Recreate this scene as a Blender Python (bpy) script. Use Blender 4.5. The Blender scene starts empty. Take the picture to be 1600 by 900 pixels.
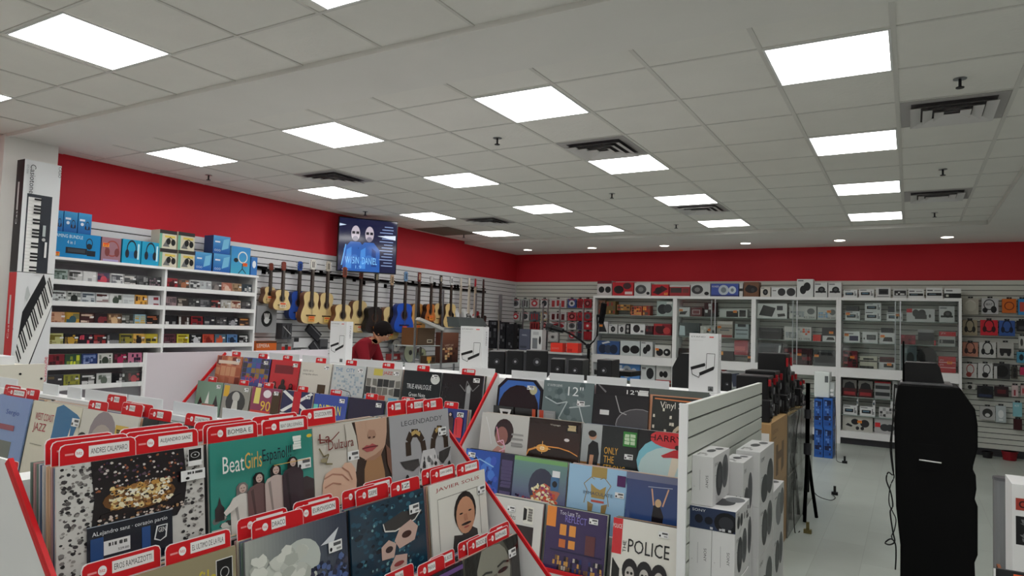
import bpy, bmesh, math, random
from mathutils import Vector, Matrix
# ------------------------------------------------------------------ camera, world, exposure
F=1065.7; YAW,PIT,ROL=.5301,.0541,.0334; CZ=1.65
def _cam():
    cy,sy=math.cos(YAW),math.sin(YAW)
    f=Vector((-sy*math.cos(PIT),cy*math.cos(PIT),math.sin(PIT))); r=Vector((cy,sy,0)); u=r.cross(f)
    c,s=math.cos(ROL),math.sin(ROL)
    return c*r+s*u,-s*r+c*u,f
CR,CU,CF=_cam()
S=bpy.context.scene; COL=S.collection
cd=bpy.data.cameras.new('camera'); cd.sensor_width=36; cd.lens=F/1600*36; cd.clip_start=.05; cd.clip_end=100
cam=bpy.data.objects.new('camera',cd); COL.objects.link(cam)
cam.matrix_world=Matrix(((CR.x,CU.x,-CF.x,0),(CR.y,CU.y,-CF.y,0),(CR.z,CU.z,-CF.z,CZ),(0,0,0,1)))
S.camera=cam
S.view_settings.view_transform='Standard'; S.view_settings.look='None'; S.view_settings.gamma=1
S.view_settings.use_curve_mapping=False; S.view_settings.exposure=0.54
LAMP=7.5            # emission of the ceiling panels
W=bpy.data.worlds.new('world'); S.world=W; W.use_nodes=True
W.node_tree.nodes['Background'].inputs[0].default_value=(.9,.95,1,1); W.node_tree.nodes['Background'].inputs[1].default_value=.25

# ------------------------------------------------------------------ helpers
def ray(px,py): return CR*((px-800)/F)+CU*((450-py)/F)+CF
C0=Vector((0,0,CZ))
def X(v,px,py): d=ray(px,py); return C0+d*(v/d.x)
def Y(v,px,py): d=ray(px,py); return C0+d*(v/d.y)
def Z(v,px,py): d=ray(px,py); return C0+d*((v-CZ)/d.z)
R=random.Random(7)
def lin(c):
    if isinstance(c,str): c=NAMED[c]
    out=[]
    for v in c[:3]:
        v=max(0,min(255,v))/255
        out.append(v/12.92 if v<=.04045 else ((v+.055)/1.055)**2.4)
    return out
NAMED=dict(white=(232,232,232),black=(11,11,12),red=(206,28,36),blue=(30,90,180),grey=(120,120,124),lgrey=(190,190,192),dgrey=(50,50,54),
 orange=(240,140,50),yellow=(235,200,60),green=(60,150,90),brown=(120,80,50),cream=(225,215,180),pink=(225,130,160),teal=(60,150,140),skin=(205,160,130),
 lblue=(150,190,225),navy=(25,35,75),purple=(110,70,140),silver=(170,172,176),wine=(110,20,35),gold=(190,150,70))
def rgb(c): return NAMED[c] if isinstance(c,str) else c
def mix(a,b,t): a,b=rgb(a),rgb(b); return tuple(a[i]*(1-t)+b[i]*t for i in range(3))
MATS={}
def mat(kind):
    if kind in MATS: return MATS[kind]
    m=bpy.data.materials.new(kind); m.use_nodes=True; nt=m.node_tree; b=nt.nodes['Principled BSDF']
    rough,metal,spec=dict(paint=(.5,0,.35),print_=(.42,0,.3),wrap=(.13,0,.6),matte=(.85,0,.2),metal=(.3,1,.5),plastic=(.36,0,.3),wood=(.35,0,.5),cloth=(.9,0,.1),skin=(.55,0,.4),darkmatte=(.7,0,.12)).get(kind,(.5,0,.4))
    b.inputs['Roughness'].default_value=rough; b.inputs['Metallic'].default_value=metal; b.inputs['Specular IOR Level'].default_value=spec
    a=nt.nodes.new('ShaderNodeVertexColor'); a.layer_name='Col'
    if kind in('wood','cloth','matte','skin'):
        n=nt.nodes.new('ShaderNodeTexNoise'); n.inputs['Scale'].default_value={'wood':30,'cloth':180,'matte':60,'skin':90}[kind]
        h=nt.nodes.new('ShaderNodeBump'); h.inputs['Strength'].default_value=.12; h.inputs['Distance'].default_value=.004
        tc=nt.nodes.new('ShaderNodeTexCoord'); nt.links.new(tc.outputs['Object'],n.inputs['Vector'])
        nt.links.new(n.outputs[0],h.inputs['Height']); nt.links.new(h.outputs[0],b.inputs['Normal'])
    if kind=='wrap':
        n=nt.nodes.new('ShaderNodeTexNoise'); n.inputs['Scale'].default_value=9; n.inputs['Detail'].default_value=3
        h=nt.nodes.new('ShaderNodeBump'); h.inputs['Strength'].default_value=.25; h.inputs['Distance'].default_value=.01
        tc=nt.nodes.new('ShaderNodeTexCoord'); nt.links.new(tc.outputs['Object'],n.inputs['Vector'])
        nt.links.new(n.outputs[0],h.inputs['Height']); nt.links.new(h.outputs[0],b.inputs['Normal'])
    nt.links.new(a.outputs['Color'],b.inputs['Base Color'])
    MATS[kind]=m; return m
def emit(name,col,st):
    if name in MATS: return MATS[name]
    m=bpy.data.materials.new(name); m.use_nodes=True; b=m.node_tree.nodes['Principled BSDF']
    b.inputs['Base Color'].default_value=(*col,1); b.inputs['Emission Color'].default_value=(*col,1); b.inputs['Emission Strength'].default_value=st
    MATS[name]=m; return m
def glassmat():
    if 'glass' in MATS: return MATS['glass']
    m=bpy.data.materials.new('glass'); m.use_nodes=True; nt=m.node_tree; nt.nodes.clear()
    o=nt.nodes.new('ShaderNodeOutputMaterial'); t=nt.nodes.new('ShaderNodeBsdfTransparent'); g=nt.nodes.new('ShaderNodeBsdfGlossy'); mx=nt.nodes.new('ShaderNodeMixShader')
    t.inputs[0].default_value=(.95,.97,.965,1); g.inputs['Roughness'].default_value=.02; mx.inputs[0].default_value=.05
    nt.links.new(t.outputs[0],mx.inputs[1]); nt.links.new(g.outputs[0],mx.inputs[2]); nt.links.new(mx.outputs[0],o.inputs[0])
    MATS['glass']=m; return m
TXT={}
def textgeo(s):
    if s in TXT: return TXT[s]
    cu=bpy.data.curves.new('t','FONT'); cu.body=s; cu.size=1; cu.resolution_u=2
    ob=bpy.data.objects.new('t',cu); me=ob.to_mesh()
    vs=[(v.co.x,v.co.y) for v in me.vertices]; fs=[tuple(p.vertices) for p in me.polygons]
    ob.to_mesh_clear(); bpy.data.objects.remove(ob); bpy.data.curves.remove(cu)
    if vs:
        x0=min(v[0] for v in vs); x1=max(v[0] for v in vs); y0=min(v[1] for v in vs); y1=max(v[1] for v in vs)
    else: x0=x1=y0=y1=0
    # upward facing
    TXT[s]=(vs,fs,x0,x1,y0,y1); return TXT[s]
class MB:
    def __init__(s): s.v=[];s.f=[];s.c=[]
    def poly(s,pts,col):
        i=len(s.v); s.v+= [tuple(p) for p in pts]; s.f.append(tuple(range(i,i+len(pts)))); s.c.append(lin(col)); return s
    def mesh(s,vs,fs,col):
        i=len(s.v); s.v+=[tuple(p) for p in vs]; l=lin(col)
        for f in fs: s.f.append(tuple(j+i for j in f)); s.c.append(l)
        return s
    def box(s,a,b,col,cols=None):
        x0,y0,z0=a;x1,y1,z1=b
        vs=[(x0,y0,z0),(x1,y0,z0),(x1,y1,z0),(x0,y1,z0),(x0,y0,z1),(x1,y0,z1),(x1,y1,z1),(x0,y1,z1)]
        fs=dict(bottom=(0,3,2,1),top=(4,5,6,7),front=(0,1,5,4),right=(1,2,6,5),back=(2,3,7,6),left=(3,0,4,7))
        i=len(s.v); s.v+=vs
        for k,f in fs.items(): s.f.append(tuple(j+i for j in f)); s.c.append(lin((cols or {}).get(k,col)))
        return s
    def prism(s,pts,axis,a,b,col,side=None):
        # pts 2D ccw polygon; axis 'x': pts=(y,z); 'y': pts=(x,z); 'z': pts=(x,y)
        def P(p,t): return (t,p[0],p[1]) if axis=='x' else (p[0],t,p[1]) if axis=='y' else (p[0],p[1],t)
        n=len(pts); i=len(s.v); s.v+=[P(p,a) for p in pts]+[P(p,b) for p in pts]
        s.f.append(tuple(i+k for k in range(n))[::-1]); s.c.append(lin(col)); s.f.append(tuple(i+n+k for k in range(n))); s.c.append(lin(col))
        for k in range(n):
            s.f.append((i+k,i+(k+1)%n,i+n+(k+1)%n,i+n+k)); s.c.append(lin(side or col))
        return s
    def cyl(s,a,b,r,col,n=10,r2=None,cap=None):
        a=Vector(a);b=Vector(b);d=(b-a).normalized(); t=Vector((0,0,1)) if abs(d.z)<.9 else Vector((1,0,0)); u=d.cross(t).normalized(); w=d.cross(u)
        r2=r if r2 is None else r2; i=len(s.v)
        for q,rr in((a,r),(b,r2)):
            for k in range(n):
                A=2*math.pi*k/n; s.v.append(tuple(q+u*rr*math.cos(A)+w*rr*math.sin(A)))
        for k in range(n): s.f.append((i+k,i+(k+1)%n,i+n+(k+1)%n,i+n+k)); s.c.append(lin(col))
        s.f.append(tuple(i+k for k in range(n))[::-1]); s.c.append(lin(cap or col)); s.f.append(tuple(i+n+k for k in range(n))); s.c.append(lin(cap or col))
        return s
    def tube(s,pts,r,col,n=6):
        pts=[Vector(p) for p in pts]; i=len(s.v); m=len(pts)
        for k,p in enumerate(pts):
            d=(pts[min(k+1,m-1)]-pts[max(k-1,0)]).normalized(); t=Vector((0,0,1)) if abs(d.z)<.95 else Vector((1,0,0)); u=d.cross(t).normalized(); w=d.cross(u)
            for j in range(n):
                A=2*math.pi*j/n; s.v.append(tuple(p+u*r*math.cos(A)+w*r*math.sin(A)))
        l=lin(col)
        for k in range(m-1):
            for j in range(n): s.f.append((i+k*n+j,i+k*n+(j+1)%n,i+(k+1)*n+(j+1)%n,i+(k+1)*n+j)); s.c.append(l)
        s.f.append(tuple(range(i,i+n))); s.c.append(l); s.f.append(tuple(range(i+(m-1)*n,i+m*n))); s.c.append(l)
        return s
    def ball(s,c,r,col,n=10,sc=(1,1,1)):
        vs=[];fs=[];m=n//2
        for a in range(m+1):
            th=math.pi*a/m
            for b in range(n):
                ph=2*math.pi*b/n; vs.append((c[0]+r*sc[0]*math.sin(th)*math.cos(ph),c[1]+r*sc[1]*math.sin(th)*math.sin(ph),c[2]+r*sc[2]*math.cos(th)))
        for a in range(m):
            for b in range(n): fs.append((a*n+b,a*n+(b+1)%n,(a+1)*n+(b+1)%n,(a+1)*n+b))
        return s.mesh(vs,fs,col)
    def art(s,O,U,V,N,shapes,w=None,h=None,step=.0003):
        """print shapes in 0..1 coordinates on the face O + u*U + v*V, layered outward along N"""
        O,U,V,N=Vector(O),Vector(U),Vector(V),Vector(N).normalized(); W_,H_=U.length,V.length; asp=W_/H_
        k=1
        def P(u,v): return O+U*min(1,max(0,u))+V*min(1,max(0,v))+N*(k*step)
        for sh in shapes:
            t=sh[0]
            if t=='r': _,a,b,c,d,col=sh; s.poly([P(a,b),P(c,b),P(c,d),P(a,d)],col)
            elif t=='p': s.poly([P(*q) for q in sh[1]],sh[2])
            elif t=='e':
                _,cu,cv,ru,rv,col=sh[:6]; rot=sh[6] if len(sh)>6 else 0; n=sh[7] if len(sh)>7 else 18; pts=[]
                for j in range(n):
                    A=2*math.pi*j/n; x=ru*W_*math.cos(A); y=rv*H_*math.sin(A); xr=x*math.cos(rot)-y*math.sin(rot); yr=x*math.sin(rot)+y*math.cos(rot)
                    pts.append(P(cu+xr/W_,cv+yr/H_))
                s.poly(pts,col)
            elif t=='o':  # ring
                _,cu,cv,ru,rv,th,col=sh; n=22
                for j in range(n):
                    A=2*math.pi*j/n;B=2*math.pi*(j+1)/n; q=1-th
                    s.poly([P(cu+ru*math.cos(A),cv+rv*math.sin(A)),P(cu+ru*math.cos(B),cv+rv*math.sin(B)),P(cu+ru*q*math.cos(B),cv+rv*q*math.sin(B)),P(cu+ru*q*math.cos(A),cv+rv*q*math.sin(A))],col)
            elif t=='l':  # line strip with width in height units
                _,pp,wd,col=sh
                for a,b in zip(pp,pp[1:]):
                    dx=(b[0]-a[0])*W_;dy=(b[1]-a[1])*H_; L=math.hypot(dx,dy) or 1; nx=-dy/L*wd*H_/2;ny=dx/L*wd*H_/2
                    s.poly([P(a[0]-nx/W_,a[1]-ny/H_),P(b[0]-nx/W_,b[1]-ny/H_),P(b[0]+nx/W_,b[1]+ny/H_),P(a[0]+nx/W_,a[1]+ny/H_)],col)
            elif t=='t':  # text, u,v = left bottom ; height fraction ; colour ; width fraction or None ; rotation quarter turns
                _,str_,u,v,hh,col=sh[:6]; ww=sh[6] if len(sh)>6 else None; q=sh[7] if len(sh)>7 else 0
                vs,fs,x0,x1,y0,y1=textgeo(str_)
                if not vs: continue
                sy=hh/(y1-y0) if q%2==0 else hh*1.0/(y1-y0)
                pts=[]
                for x,y in vs:
                    X_=(x-x0);Y_=(y-y0)
                    if q==0:
                        yy=Y_*hh/(y1-y0); xx=(X_/(x1-x0)*ww) if ww else X_*hh/(y1-y0)/asp
                        pts.append(P(u+xx,v+yy))
                    elif q==1: # reading upward: ww = length in v, hh = thickness in u
                        pts.append(P(u-Y_*hh/(y1-y0),v+X_/(x1-x0)*(ww or .5)))
                    else:      # reading downward
                        pts.append(P(u+Y_*hh/(y1-y0),v-X_/(x1-x0)*(ww or .5)))
                s.mesh(pts,fs,col)
            elif t=='n':  # printed patchwork of small patches
                _,a,b,c,d,nx,ny,cols,prob,seed=sh; rr=random.Random(seed)
                for i in range(nx):
                    for j in range(ny):
                        if rr.random()<prob:
                            u0=a+(c-a)*i/nx;u1=a+(c-a)*(i+1)/nx;v0=b+(d-b)*j/ny;v1=b+(d-b)*(j+1)/ny; m=rr.uniform(.0,.25)
                            uu=(u1-u0);vv=(v1-v0); pts=[P(u0+uu*m*rr.random(),v0+vv*m*rr.random()),P(u1-uu*m*rr.random(),v0+vv*m*rr.random()),P(u1-uu*m*rr.random(),v1-vv*m*rr.random()),P(u0+uu*m*rr.random(),v1-vv*m*rr.random())]
                            s.poly(pts,rr.choice(cols))
            elif t=='b':  # printed scatter of small blobs
                _,a,b,c,d,cnt,rx,ry,cols,seed=sh; rr=random.Random(seed)
                for i in range(cnt):
                    u=rr.uniform(a+rx,c-rx);v=rr.uniform(b+ry,d-ry); f=rr.uniform(.6,1.2); kk=k; col=rr.choice(cols); rot=rr.uniform(0,3)
                    pts=[]
                    for j in range(7):
                        A=2*math.pi*j/7+rot; q=rr.uniform(.7,1.1)*f; pts.append(P(u+rx*q*math.cos(A),v+ry*q*math.sin(A))+N*(i*1e-6))
                    s.poly(pts,col)
            elif t=='g':  # printed vertical gradient
                _,a,b,c,d,c0,c1=sh; n=24
                for j in range(n): s.poly([P(a,b+(d-b)*j/n),P(c,b+(d-b)*j/n),P(c,b+(d-b)*(j+1)/n),P(a,b+(d-b)*(j+1)/n)],mix(c0,c1,(j+.5)/n))
            elif t=='gh':
                _,a,b,c,d,c0,c1=sh; n=30
                for j in range(n): s.poly([P(a+(c-a)*j/n,b),P(a+(c-a)*(j+1)/n,b),P(a+(c-a)*(j+1)/n,d),P(a+(c-a)*j/n,d)],mix(c0,c1,(j+.5)/n))
            k+=1
        return s
    def me(s,name,kind):
        me=bpy.data.meshes.new(name); me.from_pydata(s.v,[],s.f)
        ca=me.color_attributes.new('Col','FLOAT_COLOR','CORNER'); buf=[]
        for f,c in zip(s.f,s.c): buf+= [c[0],c[1],c[2],1.0]*len(f)
        ca.data.foreach_set('color',buf)
        me.materials.append(mat(kind) if isinstance(kind,str) else kind); me.update(); return me
    def build(s,name,kind='paint',parent=None,smooth=False,bevel=0):
        me=s.me(name,kind); o=bpy.data.objects.new(name,me); COL.objects.link(o)
        if parent: o.parent=parent
        if smooth:
            for p in me.polygons: p.use_smooth=len(p.vertices)<=4
        if bevel:
            b=o.modifiers.new('b','BEVEL'); b.width=bevel; b.segments=2; b.limit_method='ANGLE'
        return o
def tag(o,label,cat,group=None,kind=None):
    if label: o['label']=label
    if cat: o['category']=cat
    if group: o['group']=group
    if kind: o['kind']=kind
    return o
def thing(name,label,cat,loc=(0,0,0),rz=0,rx=0,group=None,ry=0):
    o=bpy.data.objects.new(name,None); o.empty_display_size=.05; COL.objects.link(o); o.location=loc; o.rotation_euler=(rx,ry,rz)
    return tag(o,label,cat,group)
def struct(o): o['kind']='structure'; return o
def short(lab,n=9):
    return ' '.join(lab.replace('record album','album').replace(',','').split()[:n])
def dup(o,parent=None):
    c=o.copy(); COL.objects.link(c)
    if parent: c.parent=parent
    for ch in list(o.children): dup(ch,c)
    return c
ORD=['leftmost','second from left','third from left','fourth from left','fifth from left','sixth from left','seventh from left','eighth from left','ninth from left','tenth from left','eleventh from left','twelfth from left','thirteenth from left','fourteenth from left','fifteenth from left','sixteenth from left','seventeenth from left','eighteenth from left','nineteenth from left','twentieth from left']
FR=((0,-1,0),)
def face(mb,w,h,shapes,side='front',d=0,x0=None,zb=0):
    """art on a face of a box centred in x, front at y=0, depth d behind, base zb"""
    if side=='front': mb.art((-w/2,0,zb),(w,0,0),(0,0,h),(0,-1,0),shapes)
    elif side=='right': mb.art((w/2,0,zb),(0,d,0),(0,0,h),(1,0,0),shapes)
    elif side=='left': mb.art((-w/2,d,zb),(0,-d,0),(0,0,h),(-1,0,0),shapes)
    elif side=='top': mb.art((-w/2,0,zb+h),(w,0,0),(0,d,0),(0,0,1),shapes)
def carton(name,label,cat,w,h,d,col,art=None,loc=(0,0,0),rz=0,group=None,right=None,left=None,top=None,cols=None,kind='print_',tagc=None,tagpos=(.1,.1),rx=0):
    mb=MB(); mb.box((-w/2,0,0),(w/2,d,h),col,cols)
    if art: face(mb,w,h,art)
    if right: face(mb,w,h,right,'right',d)
    if left: face(mb,w,h,left,'left',d)
    if top: face(mb,w,h,top,'top',d)
    if tagc:
        t=thing(name,label,cat,loc,rz,rx,group); mb.build('carton_body',kind,t)
        g=MB(); tw=.06; th=.038; x=-w/2+w*tagpos[0]; z=h*tagpos[1]
        g.box((x,-.004,z),(x+tw,-.002,z+th),tagc); g.art((x,-.004,z),(tw,0,0),(0,0,th),(0,-1,0),[('r',.1,.62,.9,.9,(215,60,30)),('t','89.95',.18,.12,.4,(60,20,10),.64)])
        g.build('price_tag','print_',t); return t
    o=mb.build(name,kind); o.location=loc; o.rotation_euler=(rx,0,rz); return tag(o,label,cat,group)
def recY(v,x0,y0,x1,y1,zb=None,zt=None):
    """a box front lying in the plane Y=v, between two corners seen in the photo: -> centre x, base z, width, height"""
    ym=(y0+y1)/2; a=Y(v,x0,ym); b=Y(v,x1,ym); xm=(x0+x1)/2; top=Y(v,xm,y0).z; bot=Y(v,xm,y1).z
    if zb is not None:
        if zt is None: top=zb+(top-bot) if abs(zb-bot)<.12 else top
        bot=zb
    if zt is not None: top=zt
    return (a.x+b.x)/2,bot,b.x-a.x,top-bot
def recX(v,x0,y0,x1,y1,zb=None):
    ym=(y0+y1)/2; a=X(v,x0,ym); b=X(v,x1,ym); xm=(x0+x1)/2; top=X(v,xm,y0).z; bot=X(v,xm,y1).z
    if zb is not None:
        top=zb+(top-bot) if abs(zb-bot)<.12 else top; bot=zb
    return (a.y+b.y)/2,bot,b.y-a.y,top-bot
# ------------------------------------------------------------------ the room shell
XW,YW,ZC,XR,YF=-7.0,12.1,3.14,4.2,-5.0
def noisemat(name,col,rough,scale,amt,bump=.0,planks=False,spec=.4):
    m=bpy.data.materials.new(name); m.use_nodes=True; nt=m.node_tree; b=nt.nodes['Principled BSDF']; L=nt.links
    b.inputs['Roughness'].default_value=rough; b.inputs['Specular IOR Level'].default_value=spec
    tc=nt.nodes.new('ShaderNodeTexCoord'); n=nt.nodes.new('ShaderNodeTexNoise'); n.inputs['Scale'].default_value=scale; n.inputs['Detail'].default_value=4
    L.new(tc.outputs['Object'],n.inputs['Vector'])
    cr=nt.nodes.new('ShaderNodeValToRGB'); c=lin(col); cr.color_ramp.elements[0].color=(*[v*(1-amt) for v in c],1); cr.color_ramp.elements[1].color=(*[min(1,v*(1+amt)) for v in c],1)
    cr.color_ramp.elements[0].position=.3; cr.color_ramp.elements[1].position=.7; L.new(n.outputs[0],cr.inputs[0]); out=cr.outputs[0]
    if planks:
        mp=nt.nodes.new('ShaderNodeMapping'); mp.inputs['Rotation'].default_value=(0,0,math.pi/2); L.new(tc.outputs['Object'],mp.inputs[0])
        br=nt.nodes.new('ShaderNodeTexBrick'); br.inputs['Scale'].default_value=1; br.inputs['Brick Width'].default_value=.95; br.inputs['Row Height'].default_value=.31; br.inputs['Mortar Size'].default_value=.0018
        br.inputs['Color1'].default_value=(.88,.88,.88,1); br.inputs['Color2'].default_value=(1.0,1.0,1.0,1); br.inputs['Mortar'].default_value=(.72,.72,.72,1); L.new(mp.outputs[0],br.inputs[0])
        mm=nt.nodes.new('ShaderNodeMix'); mm.data_type='RGBA'; mm.blend_type='MULTIPLY'; mm.inputs[0].default_value=1; L.new(out,mm.inputs[6]); L.new(br.outputs[0],mm.inputs[7]); out=mm.outputs[2]
    L.new(out,b.inputs['Base Color'])
    if bump:
        h=nt.nodes.new('ShaderNodeBump'); h.inputs['Strength'].default_value=bump; h.inputs['Distance'].default_value=.01
        n2=nt.nodes.new('ShaderNodeTexNoise'); n2.inputs['Scale'].default_value=scale*12; L.new(tc.outputs['Object'],n2.inputs['Vector']); L.new(n2.outputs[0],h.inputs['Height']); L.new(h.outputs[0],b.inputs['Normal'])
    return m
M_floor=noisemat('vinyl_floor',(182,190,183),.30,1.3,.08,planks=True)
M_tile=noisemat('ceiling_tile',(233,230,225),.9,3,.02,bump=.25,spec=.1)
M_plaster=noisemat('plaster',(231,228,224),.8,2,.02,spec=.2)
M_red=noisemat('red_paint',(196,36,50),.6,1.5,.04,spec=.25)
M_white=noisemat('white_paint',(215,213,210),.5,2,.02)
o=MB().box((XW-.1,YF-.1,-.1),(XR+.1,YW+.1,0),'white').build('floor',M_floor); struct(o)
# ceilings: tile field, plaster band, front field, rear and right soffits
o=MB().box((XW-.1,3.37,ZC),(.83,10.2,ZC+.1),'white').build('ceiling',M_tile); struct(o)
mb=MB(); mb.box((XW-.1,2.81,ZC-.005),(XR+.1,3.37,ZC+.1),'white'); mb.box((.83,3.37,3.09),(XR+.1,10.2,ZC+.1),'white'); mb.box((XW-.1,10.2,3.09),(XR+.1,YW+.1,ZC+.1),'white')
mb.box((XW-.1,2.78,ZC-.02),(XR+.1,2.81,ZC+.1),'white')
o=mb.build('ceiling',M_plaster); struct(o)
o=MB().box((XW-.1,YF-.1,ZC+.01),(XR+.1,2.78,ZC+.1),'white').build('ceiling',M_tile); struct(o)
# T-bar grid
T=.6096; gx0=-.686; g=(158,155,150)
mb=MB(); k=0; xs=[gx0+T*i for i in range(-11,10)]
for x in xs:
    if XW<x<.83: mb.box((x-.013,3.37,ZC-.004),(x+.013,10.2,ZC+.002),g)
    if XW<x<XR: mb.box((x-.009,YF,ZC+.004),(x+.009,2.78,ZC+.012),g)
y=3.66
while y<10.2: mb.box((XW,y-.009,ZC-.0035),(.83,y+.009,ZC+.002),g); y+=T
y=2.325
while y>YF: mb.box((XW,y-.009,ZC+.0045),(XR,y+.009,ZC+.012),g); y-=T
mb.box((XW,10.186,3.088),(.8295,10.1985,ZC-.001),(250,250,248)); mb.box((.817,3.375,3.088),(.8285,10.185,ZC-.001),(250,250,248))
o=mb.build('trim_1',noisemat('grid_metal',(214,211,206),.5,4,.02)); struct(o)
# walls
def slats(mb,axis,v,a,b,z0,z1,pitch=.0762,out=1,col=(214,214,216)):
    """slatwall cladding: dark groove sheet with raised boards"""
    z=z1; 
    while z>z0+.01:
        zz=max(z-pitch+.010,z0)
        if axis=='x': mb.box((min(v,v+.016*out),a,zz),(max(v,v+.016*out),b,z),col)
        else: mb.box((a,min(v,v+.016*out),zz),(b,max(v,v+.016*out),z),col)
        z-=pitch
    e=.004*out
    if axis=='x': mb.box((min(v,v+e),a,z0),(max(v,v+e),b,z1-.001),(30,28,30))
    else: mb.box((a,min(v,v+e),z0),(b,max(v,v+e),z1-.001),(30,28,30))
ZR=2.532
o=MB().box((XW-.1,YF,ZR),(XW,YW+.1,ZC+.1),'red').build('wall_left',M_red); struct(o)
w2=MB().box((XW-.1,YF,0),(XW,YW+.1,ZR),'white').build('wall_left',M_white); struct(w2)
mb=MB(); slats(mb,'x',XW,3.0,YW-.02,.1,ZR); struct(mb.build('trim_2','paint'))
o=MB().box((XW,YW,ZR),(XR,YW+.1,ZC),'red').build('wall_back',M_red); struct(o)
o=MB().box((XW,YW,0),(XR,YW+.1,ZR),'white').build('wall_back',M_white); struct(o)
mb=MB(); slats(mb,'y',YW,XW+.02,XR,.1,ZR,.0762,-1,(206,208,200)); struct(mb.build('trim_3','paint'))
o=MB().box((XR,YF,0),(XR+.1,YW+.1,ZC),'white').build('wall_right',M_white); struct(o)
o=MB().box((XW,YF-.1,0),(XR,YF,ZC+.1),'white').build('wall_front',M_white); struct(o)
o=MB().box((XW,YW-.03,0),(XR,YW-.018,.1),'dgrey').build('baseboard_back','paint'); struct(o)
# pillar on the left wall
o=MB().box((XW,2.77,0),(-6.72,3.2,ZC-.006),'white').build('wall_left_pillar',M_plaster); struct(o); o.name='trim_4'
# ------------------------------------------------------------------ ceiling fittings
def light_proto():
    t=thing('ceiling_light','','ceiling light'); 
    f=MB(); w=T-.02
    for a,b in(((-w/2,-w/2),(w/2,-w/2+.012)),((-w/2,w/2-.012),(w/2,w/2)),((-w/2,-w/2+.012),(-w/2+.012,w/2-.012)),((w/2-.012,-w/2+.012),(w/2,w/2-.012))): f.box((a[0],a[1],-.007),(b[0],b[1],-.0005),'white')
    f.build('frame','paint',t)
    MB().box((-w/2+.012,-w/2+.012,-.0055),(w/2-.012,w/2-.012,-.001),'white').build('diffuser',emit('lamp',(1,.99,.97),LAMP),t)
    return t
LP=light_proto(); first=True; rown=['front row','second row','third row','fourth row']; coln=['leftmost','second from left','third from left','rightmost']
for j in range(4):
    for i,c in enumerate((-6.18,-4.35,-2.515,-.686)):
        t=LP if first else dup(LP); first=False
        t.location=(c+T/2,3.66+j*3*T+T/2,ZC-.001); t['label']='square white LED ceiling panel, %s of the %s beyond the plaster band'%(coln[i],['nearest row','second row','third row','farthest row'][j]); t['category']='ceiling light'; t['group']='ceiling panels of the rear ceiling'
fl=[(-3.98,2.02,'large tilted-looking panel at the upper left of the picture'),(-2.15,2.02,'panel cut by the top edge of the picture'),(-5.81,2.02,'panel cut by the left edge of the picture'),(-.32,2.02,''),(-3.98,.2,''),(-2.15,.2,''),(-.32,.2,''),(1.5,2.02,''),(1.5,.2,''),(-5.81,.2,''),(-3.98,-1.8,''),(-.32,-1.8,''),(-3.98,-3.6,''),(-.32,-3.6,''),(2.9,2.02,''),(2.9,-1.8,'')]
for k,(x,y,l) in enumerate(fl):
    t=dup(LP); t.location=(x,y,ZC+.009); t['category']='ceiling light'; t['label']='square white LED ceiling panel, '+l if l else 'square white LED ceiling panel behind or beside the viewer, outside the picture'; t['group']='ceiling panels of the front ceiling'
def vent_proto():
    t=thing('ceiling_vent','','air vent'); w=T-.03; g=(176,172,172)
    f=MB()
    def ring(mb,a,b,za,zb,col):
        P=[(-a,-a),(a,-a),(a,a),(-a,a)];Q=[(-b,-b),(b,-b),(b,b),(-b,b)]
        for k in range(4): mb.poly([(*P[k],za),(*P[(k+1)%4],za),(*Q[(k+1)%4],zb),(*Q[k],zb)],col)
    ring(f,w/2,w/2-.06,-.002,-.004,g); ring(f,w/2,w/2,-.004,-.001,g); f.build('frame','paint',t)
    MB().box((-w/2+.05,-w/2+.05,-.0025),(w/2-.05,w/2-.05,-.0005),(96,92,94)).build('duct_opening','matte',t)
    for k,(a,b) in enumerate(((.235,.175),(.165,.11),(.10,.045))):
        m=MB(); ring(m,b,a,-.012,-.034,(214,210,210)); ring(m,b,a,-.014,-.036,(214,210,210)); m.build('louvre','paint',t)
    return t
VP=vent_proto(); first=True
for (x,y,l) in [(-2.515,4.88,'large vent beside the third light column'),(-.076,4.88,'large vent at the upper right of the picture'),(-5.57,4.88,'vent above the left wall, nearest one'),(-2.515,7.93,'vent in the middle, half behind a light panel'),(-.076,7.93,'far vent on the right'),(-5.57,7.93,'far vent above the guitars')]:
    t=VP if first else dup(VP); first=False; t.location=(x+T/2,y+T/2,ZC-.001); t['label']='grey square louvred ceiling '+l; t['category']='air vent'; t['group']='ceiling vents'
def spr_proto():
    t=thing('sprinkler_head','','sprinkler'); MB().cyl((0,0,-.003),(0,0,.0),.035,'silver',14).build('escutcheon','metal',t)
    m=MB().cyl((0,0,-.05),(0,0,-.003),.008,'dgrey',8); m.cyl((0,0,-.055),(0,0,-.05),.022,'dgrey',10); m.build('deflector','metal',t); return t
SP=spr_proto(); first=True
for i,x in enumerate((-6.48,-2.86,.24)):
    for j,y in enumerate((4.57,7.0,9.4)):
        t=SP if first else dup(SP); first=False; t.location=(x,y,ZC-.0005); t['label']='small metal sprinkler head in the %s ceiling tiles, %s'%(['left','middle','right'][i],['nearest','middle one','farthest'][j]); t['category']='sprinkler'; t['group']='sprinkler heads'
m=MB().cyl((0,0,-.004),(0,0,0),.095,'white',20); DLt=thing('recessed_downlight','','ceiling light'); m.build('trim_ring','paint',DLt); MB().cyl((0,0,-.006),(0,0,-.0042),.075,'white',20).build('lens',emit('downlamp',(1,.93,.8),6),DLt)
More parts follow.
